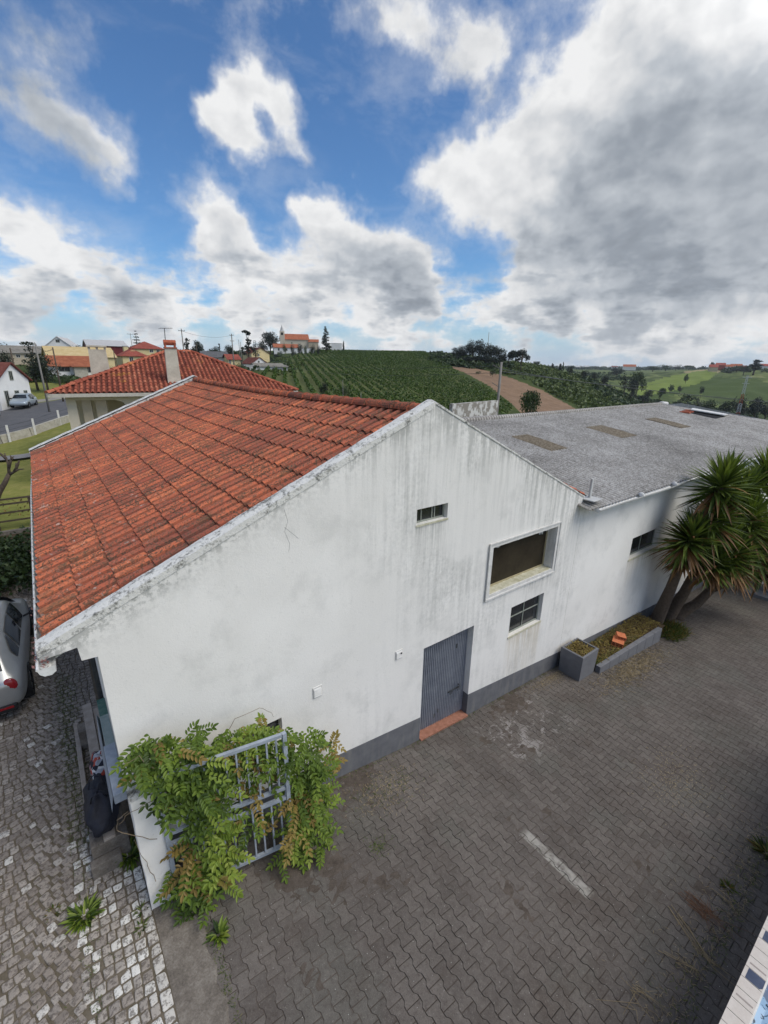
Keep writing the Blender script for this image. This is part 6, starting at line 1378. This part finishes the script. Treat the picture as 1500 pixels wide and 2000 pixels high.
    names = ['leftmost tall clump tree', 'second tree', 'high-topped tree', 'highest tree', 'broad tree under the thin mast', 'right shoulder tree', 'low left shoulder tree', 'wide low tree over the vineyard edge', 'lowest tree at the left tail', 'last tree before the pine', 'front skirt tree, middle', 'front skirt tree, left', 'front skirt tree, right']
    for i, (x, yt, yb, w) in enumerate(hill): T('holm_oak', names[i]+' of the dark grove on the hill crest', x, yt, yb, 238-i, 'round' if i not in (6, 7, 8) else 'bush', w, var=i % 8, m_=TREED, n=1300, size=.034, group='dark grove on the hill crest')
    T('umbrella_pine', 'umbrella pine with spreading flat crown on the right crest', 1018, 675, 716, 225, 'umbrella', 46, var=0, m_=TREED, n=2200, size=.026, group=g); T('umbrella_pine', 'lower pine touching the left side of the umbrella pine', 993, 681, 714, 228, 'umbrella', 26, var=1, m_=TREED, n=1200, size=.03, group=g)
    rr = random.Random(77); gv = 'trees scattered down the valley'
    V = [(1047,705,722,300,'round',14),(1078,709,724,330,'conifer',10),(1093,710,726,330,'cypress',6),(1100,706,716,420,'conifer',6),(1112,713,733,300,'round',14),(1139,722,740,300,'round',16),(1222,725,748,290,'round',26),(1246,722,752,320,'round',30),(1235,738,762,270,'round',20),(1310,750,760,420,'round',12),(1328,752,764,420,'round',10),(1340,728,742,500,'round',10),(1370,753,766,400,'round',9),(1343,768,784,330,'round',28),(1363,772,790,300,'round',20),(1290,755,772,330,'round',16),(1265,760,778,320,'round',20),(1380,778,800,280,'round',26),(1440,770,800,260,'round',30),(1475,768,806,250,'round',34),(1495,775,812,240,'round',40),(1415,780,806,270,'round',24),(1320,778,800,270,'round',24),(1255,770,792,280,'round',24),(1180,733,752,310,'round',20),(1160,727,745,330,'round',16),(1391,704,714,680,'umbrella',8),(1437,718,732,600,'round',24),(1205,716,728,600,'round',24),(1300,712,722,900,'round',22),(1320,711,721,900,'round',20),(1345,713,722,900,'round',20),(1275,714,723,900,'round',24),(1340,712,721,880,'umbrella',8)]
    KN = dict(round='broadleaf_tree', conifer='conifer_tree', cypress='cypress_tree', umbrella='umbrella_pine')
    wd = ['dark', 'olive', 'rounded', 'bushy', 'sturdy', 'leafy']
    for i, (x, yt, yb, d, k, w) in enumerate(V):
        where = 'near the left valley shoulder' if x < 1150 else ('in the valley bottom' if d < 340 and x > 1200 else ('on the far skyline ridge' if d > 700 else 'on the far slope'))
        T(KN[k], '%s %s %s, about %s from the right edge' % (('pointed ' if i == 32 else '')+wd[i % 6], KN[k].replace('_', ' '), where, ['a third', 'a quarter', 'a fifth', 'a sixth', 'an eighth', 'a tenth', 'a hand'][min(6, int((x-1040)/70))]), x, yt, yb, d, k, w, var=i % 8, m_=TREED if rr.random() < .6 else TREEL, n=700, size=.045, group=gv)
    T('eucalyptus_tree', 'tall feathery tree towering over the far hamlet', 1472, 699, 727, 560, 'open', 30, var=4, m_=TREED, n=1100, size=.03, group=gv); T('broadleaf_tree', 'dark tree at the foot of the feathery tree', 1452, 712, 730, 560, 'round', 20, var=2, m_=TREED, n=900, size=.035, group=gv)
build_greens()
# ------------------------------------------------------------------ vineyard, scrub and woods (uncountable)
def clumps(name, label, pts, m_, kind='stuff', cat='shrubs', n=14, size=.3, seed=1):
    """pts: (x,y,z,rx,rz) mounds of foliage; leaves as small crossed faces"""
    q = np.random.default_rng(seed); P = np.array(pts); k = len(P); idx = np.repeat(np.arange(k), n); N = len(idx)
    d = q.normal(size=(N, 3)); d /= np.linalg.norm(d, axis=1)[:, None]; d[:, 2] = np.abs(d[:, 2])*1.0; rad = .55+.5*q.random(N)
    C = P[idx, :3]+d*rad[:, None]*np.stack([P[idx, 3], P[idx, 3], P[idx, 4]], 1)
    a = q.normal(size=(N, 3)); a /= np.linalg.norm(a, axis=1)[:, None]; b_ = np.cross(a, q.normal(size=(N, 3))); b_ /= np.linalg.norm(b_, axis=1)[:, None]
    s = (size*P[idx, 3]*(.5+.8*q.random(N)))[:, None]; V = np.stack([C-a*s, C+b_*s*.7, C+a*s, C-b_*s*.7], 1).reshape(-1, 3)
    r = np.clip(.25+.5*d[:, 2]*0+.18*q.normal(size=N)+.35*q.random(k)[idx], 0, 1)
    npmesh(name, V, np.arange(4*N).reshape(-1, 4), m_, r, None, label=label, cat=cat, kind=kind)
def build_vine():
    q = random.Random(5); pts = []; o0, o1 = G(800, 715, 172), G(860, 715, 138); o0.z = o1.z = 0
    da = (o0-o1).normalized(); db = Vector((da.y, -da.x, 0))
    for i in range(-70, 82):
        o = o0+db*(i*2.45)
        s = -200
        while s < 200:
            p = o+da*s; s += .85
            if p.length < 55: continue
            z = gz(p.x, p.y); v = Vector((p.x, p.y, z))
            if _f.dot(v) < 5: continue
            x, y = proj(v)
            if inpoly(x, y, Z_VINE) and q.random() > .04: pts.append((p.x+q.gauss(0, .08), p.y, z+.35, .36*q.uniform(.8, 1.25), 1.05*q.uniform(.75, 1.2)))
    clumps('vineyard', 'rows of green vines covering the hillside', pts, VINEL, n=14, size=.58, cat='vineyard'); return pts
_vp = build_vine()
def build_scrub():
    q = random.Random(6); pts = []; dk = []
    zs = [([(985,700),(1040,712),(1110,722),(1200,735),(1260,775),(1330,800),(1500,830),(1500,860),(1300,820),(1140,800),(1060,757),(1000,735),(965,722)], 150, 340, 2300, pts, 1.6), ([(1130,740),(1220,745),(1290,780),(1400,800),(1500,800),(1500,850),(1280,815),(1200,790)], 120, 330, 900, dk, 2.4),
          ([(1040,712),(1090,715),(1200,720),(1235,745),(1180,745),(1110,728)], 300, 800, 220, dk, 2.6), ([(1150,716),(1390,712),(1500,722),(1500,735),(1430,735),(1380,716),(1300,722),(1200,726)], 600, 1500, 330, dk, 4.5), ([(1060,716),(1500,718),(1500,724),(1060,722)], 1200, 3200, 700, dk, 7.0),
          ([(845,694),(905,690),(980,700),(1000,722),(930,720),(870,714),(840,708)], 195, 270, 500, dk, 2.2), ([(340,695),(480,695),(560,692),(560,720),(470,730),(340,710)], 90, 240, 160, dk, 1.3), ([(20,735),(140,735),(150,748),(20,748)], 62, 75, 60, dk, 1.0), ([(0,700),(560,690),(560,698),(0,708)], 150, 500, 260, dk, 2.6), ([(560,688),(600,684),(640,690),(560,740),(520,735)], 120, 300, 160, pts, 1.0),
          ([(560,775),(640,778),(800,800),(900,815),(860,840),(560,800)], 50, 75, 420, pts, .8)]
    for poly, d0, d1, n, dst, s in zs:
        xs = [p[0] for p in poly]; ys = [p[1] for p in poly]; k = 0; tries = 0
        while k < n and tries < n*60:
            tries += 1; x = q.uniform(min(xs), max(xs)); d = exp(q.uniform(math.log(d0), math.log(d1))); p = G(x, 715, d); 
            if _f.dot(p) < 1: continue
            X, Y = proj(p)
            if not inpoly(X, Y, poly): continue
            k += 1; r = s*q.uniform(.5, 1.35); dst.append((p.x, p.y, p.z-.1, r, r*q.uniform(.6, 1.1)))
    clumps('hillside_scrub', 'light and mid green scrub over the slopes beyond the roofs', pts, SCRUBL, n=34, size=.36, cat='scrub', seed=2); clumps('valley_wood', 'dark woodland filling the valley and far ridges', dk, TREEL, n=34, size=.36, cat='woodland', seed=3)
build_scrub()
# ------------------------------------------------------------------ poles, wires, walls, lawn things
def pole(label, x, ytop, ybase, d, r=.12, name='utility_pole', group='utility poles', m_=None, arms=(), cat='pole'):
    p = G(x, ybase, d); top = W(x, ytop, d); h = top.z-p.z; t = thing(name, label, cat, p, vrz(x), group); m = MB(); m.tube([(0, 0, -.4), (0, 0, h)], [r, r*.65], 8); m.build('shaft', m_ or POLEM, t, smooth=True)
    for (z, l) in arms:
        a = MB(); a.bar((-l/2, -.08, h-z), (l/2, -.08, h-z), .07, .09)
        for s in (-.45, 0, .45): a.tube([(l*s, -.08, h-z), (l*s, -.08, h-z+.16)], .035, 6)
        a.build('cross_arm', DARKM, t)
    return Vector((p.x, p.y, p.z+h))
def build_poles():
    a = pole('grey pole in front of the dark bushy tree, by the road', 92, 672, 783, 45, .10)
    b = pole('dark wooden pole left of the orange-roofed house', 116, 679, 745, 52, .10, m_=BARK)
    c = pole('brown square pole before the old barn', 29, 680, 722, 70, .14, m_=BARK)
    d = pole('concrete pole right of the slim chimney', 360, 643, 694, 90, .13, arms=((.4, 1.2),))
    e = pole('pole with pale lamp head between dark trees', 456, 653, 700, 110, .16, arms=((.3, 1.0), (1.6, .9)))
    f = pole('thin pole right of the lamp pole', 472, 668, 700, 125, .10); g = pole('thin pole with white top', 469, 664, 700, 130, .09); h = pole('short wooden pole before the flat grey roof', 413, 696, 714, 95, .12, m_=BARK)
    i = pole('pole at the edge of the village, beside dark shrubs', 386, 672, 700, 100, .09, m_=BARK); j = pole('short pole behind the orange roof, by the shrub', 226, 684, 712, 75, .10, m_=BARK)
    k = pole('weathered concrete pole at the ruined wall, nearest of all', 971, 707, 800, 42, .16, arms=())
    # bracket arms of the near concrete pole
    t = thing('pole_bracket', 'slanting bracket with insulators on the nearest concrete pole', 'bracket', k+Vector((0, 0, -.6))); m = MB(); rr = -_r; m.bar((0, 0, 0), tuple(Vector((rr.x, rr.y, 0)).normalized()*.75+Vector((0, 0, .35))), .06); m.bar((0, 0, -1.6), tuple(Vector((rr.x, rr.y, 0)).normalized()*.7+Vector((0, 0, -1.2))), .05); m.build('arm', POLEM, t)
    l = pole('thin aerial mast above the hill grove', 951, 650, 700, 232, .16, name='aerial_mast', group=None, cat='mast')
    o = pole('antenna mast beside the tiered pine', 260, 652, 690, 140, .09, name='aerial_mast', group=None, arms=((.2, 1.8),), cat='mast')
    v = pole('thin stake rising from the lower vineyard', 670, 742, 776, 78, .06, group=None, name='vineyard_stake', cat='stake'); v2 = pole('bright thin stake on the slope above the eave', 705, 765, 790, 60, .05, group=None, name='vineyard_stake', cat='stake')
    def wire(label, p, q, sag, r=.02):
        b = MB(); n = 24; b.tube([p.lerp(q, i/n)-Vector((0, 0, sag*4*(i/n)*(1-i/n))) for i in range(n+1)], r, 5); o = b.build('power_line', DARKM, None, label=label, cat='cable', group='overhead cables')
    e1 = k+Vector((0, 0, -.4)); wire('cable crossing the valley to the right edge', W(975, 725, 42), W(1520, 787, 60), 0.2, .035); wire('upper faint cable towards the valley', W(975, 720, 42), W(1300, 745, 160), 1.5, .03); wire('cable running left from the concrete pole over the vineyard', W(968, 728, 42), W(560, 716, 120), 1.0, .018); wire('cable from the concrete pole to the left village', W(968, 715, 42), W(470, 690, 130), 1.5, .018)
    wire('cable between the pole by the road and the dark pole', a-Vector((0, 0, .3)), b-Vector((0, 0, .2)), .3, .015); wire('cable from the dark pole to the brown square pole', b-Vector((0, 0, .2)), c-Vector((0, 0, .2)), .5, .015); wire('cable between the chimney pole and the lamp pole', d-Vector((0, 0, .4)), e-Vector((0, 0, .3)), .8, .02)
    # lattice pylon with red bands
    x, d = 1446, 190; p = G(x, 790, d); top = W(x, 733, d); H = top.z-p.z; t = thing('lattice_pylon', 'slender lattice pylon with red and white bands in the valley', 'pylon', p, vrz(x)); PW = mat('pylon_white', color=(.6, .6, .6), rough=.6); PR = mat('pylon_red', color=(.45, .07, .04), rough=.6); n = 12
    for part, mt, sel in (('white_lattice', PW, 0), ('red_lattice', PR, 1)):
        m = MB()
        for i in range(n):
            if (1 if i in (6, 7, 3) else 0) != sel: continue
            z0, z1 = H*i/n, H*(i+1)/n; w0, w1 = .75*(1-.65*i/n), .75*(1-.65*(i+1)/n)
            c0 = [(-w0, -w0, z0), (w0, -w0, z0), (w0, w0, z0), (-w0, w0, z0)]; c1 = [(-w1, -w1, z1), (w1, -w1, z1), (w1, w1, z1), (-w1, w1, z1)]
            for j in range(4): m.bar(c0[j], c1[j], .14); m.bar(c0[j], c1[(j+1) % 4], .09); m.bar(c1[j], c1[(j+1) % 4], .08)
        m.build(part, mt, t)
    m = MB(); m.bar((-1.5, 0, H*.97), (1.5, 0, H*.97), .18); m.bar((-1.2, 0, H*.86), (1.2, 0, H*.86), .15); m.build('cross_arm', PW, t)
    # ruined wall behind the ridge
    pa, pb = W(884, 795, 33), W(973, 783, 38); pb.z = W(973, 778, 38).z; m = MB(); dv = (pb-pa); dv.z = 0; L = dv.length; dv /= L; nn = Vector((-dv.y, dv.x, 0)); q = random.Random(1); k = 24
    za, zb = W(884, 789, 33).z, W(973, 782, 38).z
    for i in range(k):
        a, b = pa+dv*L*i/k, pa+dv*L*(i+1)/k; t0, t1 = za+(zb-za)*i/k, za+(zb-za)*(i+1)/k
        m.add([Vector((v.x, v.y, z)) for v, z in ((a, -9), (b, -9), (b, t1), (a, t0), (a+nn*.3, t0), (b+nn*.3, t1), (b+nn*.3, -9), (a+nn*.3, -9))], [(0, 1, 2, 3), (3, 2, 5, 4), (4, 5, 6, 7)]+([(0, 3, 4, 7)] if i == 0 else [])+([(1, 6, 5, 2)] if i == k-1 else []))
    def pe(t, b_): p = t.pos(); n = t.noise(p, 1.8, 6, .65); return t.ramp(n, [(.44, (.55, .54, .50)), (.52, (.24, .22, .185))])
    m.build('ruined_wall', mat('peeling_render', pe, rough=.95), None, label='old wall with peeling white render behind the corrugated ridge', cat='wall')
build_poles()
def build_left():
    # road, kerb wall with posts, lawn path, garden fence, hedge
    def strip(name, m_, pts, dz, kind='structure', wdt=None):
        b = MB(); n = len(pts); 
        for i in range(n-1):
            (xa, ya0, ya1, d0, d1), (xb, yb0, yb1, e0, e1) = pts[i], pts[i+1]; P = [G(xa, 850, d0), G(xb, 850, e0), G(xb, 850, e1), G(xa, 850, d1)]
            for k in range(8):
                f, g_ = k/8, (k+1)/8; Q = [P[0].lerp(P[3], f), P[1].lerp(P[2], f), P[1].lerp(P[2], g_), P[0].lerp(P[3], g_)]
                b.face([Vector((v.x, v.y, gz(v.x, v.y)+dz)) for v in Q])
        return b.build(name, m_, kind=kind)
    ASPH = noisy('asphalt', (.075, .075, .08), (.125, .122, .12), 1.2, .9, .3)
    strip('road', ASPH, [(x, 0, 0, float(np.interp(x, [-260,-100,0,60,110,165,230,330], [33.2,33.8,34.5,36,38.5,42,46,52])), float(np.interp(x, [-260,-100,0,60,110,165,230,330], [50,50,50,52,54,58,62,70]))) for x in range(-260, 331, 15)], .16)
    ((-260, 33.2, 50), (-100, 33.8, 50), (0, 34.5, 50), (60, 36, 52), (110, 38.5, 54), (165, 42, 58), (230, 46, 62), (330, 52, 70))
    strip('pavement', noisy('pale_pavement', (.22, .20, .17), (.32, .30, .26), 2, .9, .2), [(x, 0, 0, a, c) for x, a, c in ((-100, 50.1, 52), (0, 50.1, 52), (60, 52.1, 54), (110, 54.1, 56), (165, 58.1, 60), (230, 62.1, 64))], .22)
    strip('garden_path', noisy('path_grey', (.18, .17, .165), (.25, .24, .23), 3, .9, .2), [(-150+15*i, 0, 0, 27.4+.05*i, 28.5+.05*i) for i in range(22)], .16)
    t = thing('roadside_wall', 'low mottled stone wall with white posts between lawn and road', 'wall', G(40, 850, 33.5)); WCT(t); m = MB(); pr = [G(x, 850, d) for x, d in ((-200, 32.6), (-60, 32.9), (0, 33.4), (60, 35), (110, 37.5), (150, 40.5), (200, 44))]
    for a, b in zip(pr[:-1], pr[1:]):
        for k in range(4):
            p, q = a.lerp(b, k/4), a.lerp(b, (k+1)/4); p.z, q.z = gz(p.x, p.y), gz(q.x, q.y); m.bar(p+Vector((0, 0, .25)), q+Vector((0, 0, .25)), .22, .75)
    m.build('masonry', STONE, t)
    for x, d in ((-60, 32.9), (17, 33.7), (70, 35.3), (122, 38.3)):
        p = G(x, 850, d); m = MB(); m.box((p.x-.07, p.y-.07, p.z), (p.x+.07, p.y+.07, p.z+1.25)); m.build('post', WHITEP, t)
    m = MB()
    for a, b in zip(pr[:-1], pr[1:]):
        for h in (.85, 1.15): m.tube([a+Vector((0, 0, h)), b+Vector((0, 0, h))], .012, 4)
    m.build('wire', DARKM, t)
    # wooden trellis fence, kerb and dry strip
    t = thing('garden_fence', 'weathered post and rail fence with dry climbers beyond the hedge', 'fence', (-1.5, 22.8, -6.55)); WCT(t); X0, X1, Y = -9, 1.5, 22.9
    for x in np.arange(X0, X1, 1.15): m = MB(); m.box((x, Y-.05, -6.8), (x+.09, Y+.05, -5.35)); m.build('post', BARK, t)
    for z in (-6.3, -5.95, -5.6, -5.4): m = MB(); m.box((X0, Y-.075, z), (X1, Y-.052, z+.07)); m.build('rail', BARK, t)
    m = MB(); q = random.Random(8)
    for k in range(500): leaf_quads(m, Vector((q.uniform(X0, X1), Y+q.gauss(0, .06), q.uniform(-6.2, -5.4))), Vector((q.uniform(-1, 1), q.uniform(-1, 1), q.uniform(-1, 1))), Vector((0, 0, 1)), .14, .07, q.random())
    m.build('dry_climber', BROWNL, t)
    m = MB(); m.box((-9, 21.9, -6.9), (1.5, 22.1, -6.42)); m.build('garden_kerb', CONC, None, label='concrete kerb in front of the rail fence', cat='kerb'); m = MB()
    for i in range(30): m.face([(-9+.35*i, 19.9, gyard(-3)+.03), (-9+.35*(i+1), 19.9, gyard(-3)+.03), (-9+.35*(i+1), 21.9, gyard(-3)+.03), (-9+.35*i, 21.9, gyard(-3)+.03)])
    m.build('dry_verge', SOIL, kind='structure')
    pts = []; q = random.Random(12)
    for k in range(420): pts.append((q.uniform(-7, .1), q.uniform(15.2, 19.2), -6.5+q.random()*.35, .34, .75))
    clumps('hedge', 'dark leafy hedge beyond the silver car', pts, TREEL, n=42, size=.20, cat='hedge', kind='thing', seed=8)
    bpy.data.objects['hedge']['kind'] = 'thing'
    # bare pruned tree
    p0 = onz(-12, 1030, -6.5); p0 = Vector((-2.15, 21.2, -6.6)); t = thing('bare_tree', 'bare pruned tree with dark crooked branches over the lawn', 'tree', p0); WCT(t); m = MB()
    A = lambda x, y, d=17.2: W(x, y, d)
    m.tube([p0+Vector((-.3, 0, -.1)), A(-14, 990), A(-2, 962), A(10, 942), A(18, 925)], [.16, .13, .10, .085, .07], 10); to = m.build('trunk', BARK, t, smooth=True)
    for pts in ([(18,925),(16,905),(11,893),(9,885)], [(12,896),(3,888),(-4,882)], [(17,915),(21,900),(24,893),(27,892)], [(18,927),(27,922),(36,917),(46,916)], [(28,921),(34,910),(37,901),(38,899)], [(24,897),(20,890)], [(33,911),(31,904)], [(-2,962),(-20,940),(-30,910)]):
        b = MB(); n = len(pts); b.tube([A(x, y) for x, y in pts], [.055*(1-.65*i/(n-1)) for i in range(n)], 7); b.build('branch', BARK, t, smooth=True)
build_left()
PALEC = mat('pale_blue_silver_paint', color=(.36, .41, .44), rough=.3, metal=.4, spec=.5)
p = G(60, 792, 51); t = thing('parked_car', 'small pale silver-blue car parked beside the white cottage', 'car', p, vrz(60)+radians(165), 'parked cars'); car_mesh(t, 4.0, 1.66, 1.42, PALEC)
p = G(-14, 805, 44); t2 = thing('parked_car', 'dark rear corner of a car cut off by the left picture edge', 'car', p, vrz(60)+radians(150), 'parked cars')
car_mesh(t2, 4.0, 1.66, 1.42, SILVER)
for c_ in (t, t2): c_.location.z = gz(c_.location.x, c_.location.y)+.10
# ------------------------------------------------------------------ air
def build_haze():
    m = bpy.data.materials.new('haze_air'); m.use_nodes = True; t = NT(m.node_tree); t.n.clear(); o = t.node('ShaderNodeOutputMaterial'); v = t.node('ShaderNodeVolumePrincipled')
    v.inputs['Color'].default_value = (.80, .87, .95, 1); v.inputs['Density'].default_value = .00011; t.l.new(v.outputs[0], o.inputs['Volume'])
    b = MB(); b.box((-4200, -600, -75), (4200, 4200, 60)); b.build('haze', m, kind='stuff', label='thin bluish haze over the far fields')
build_haze()
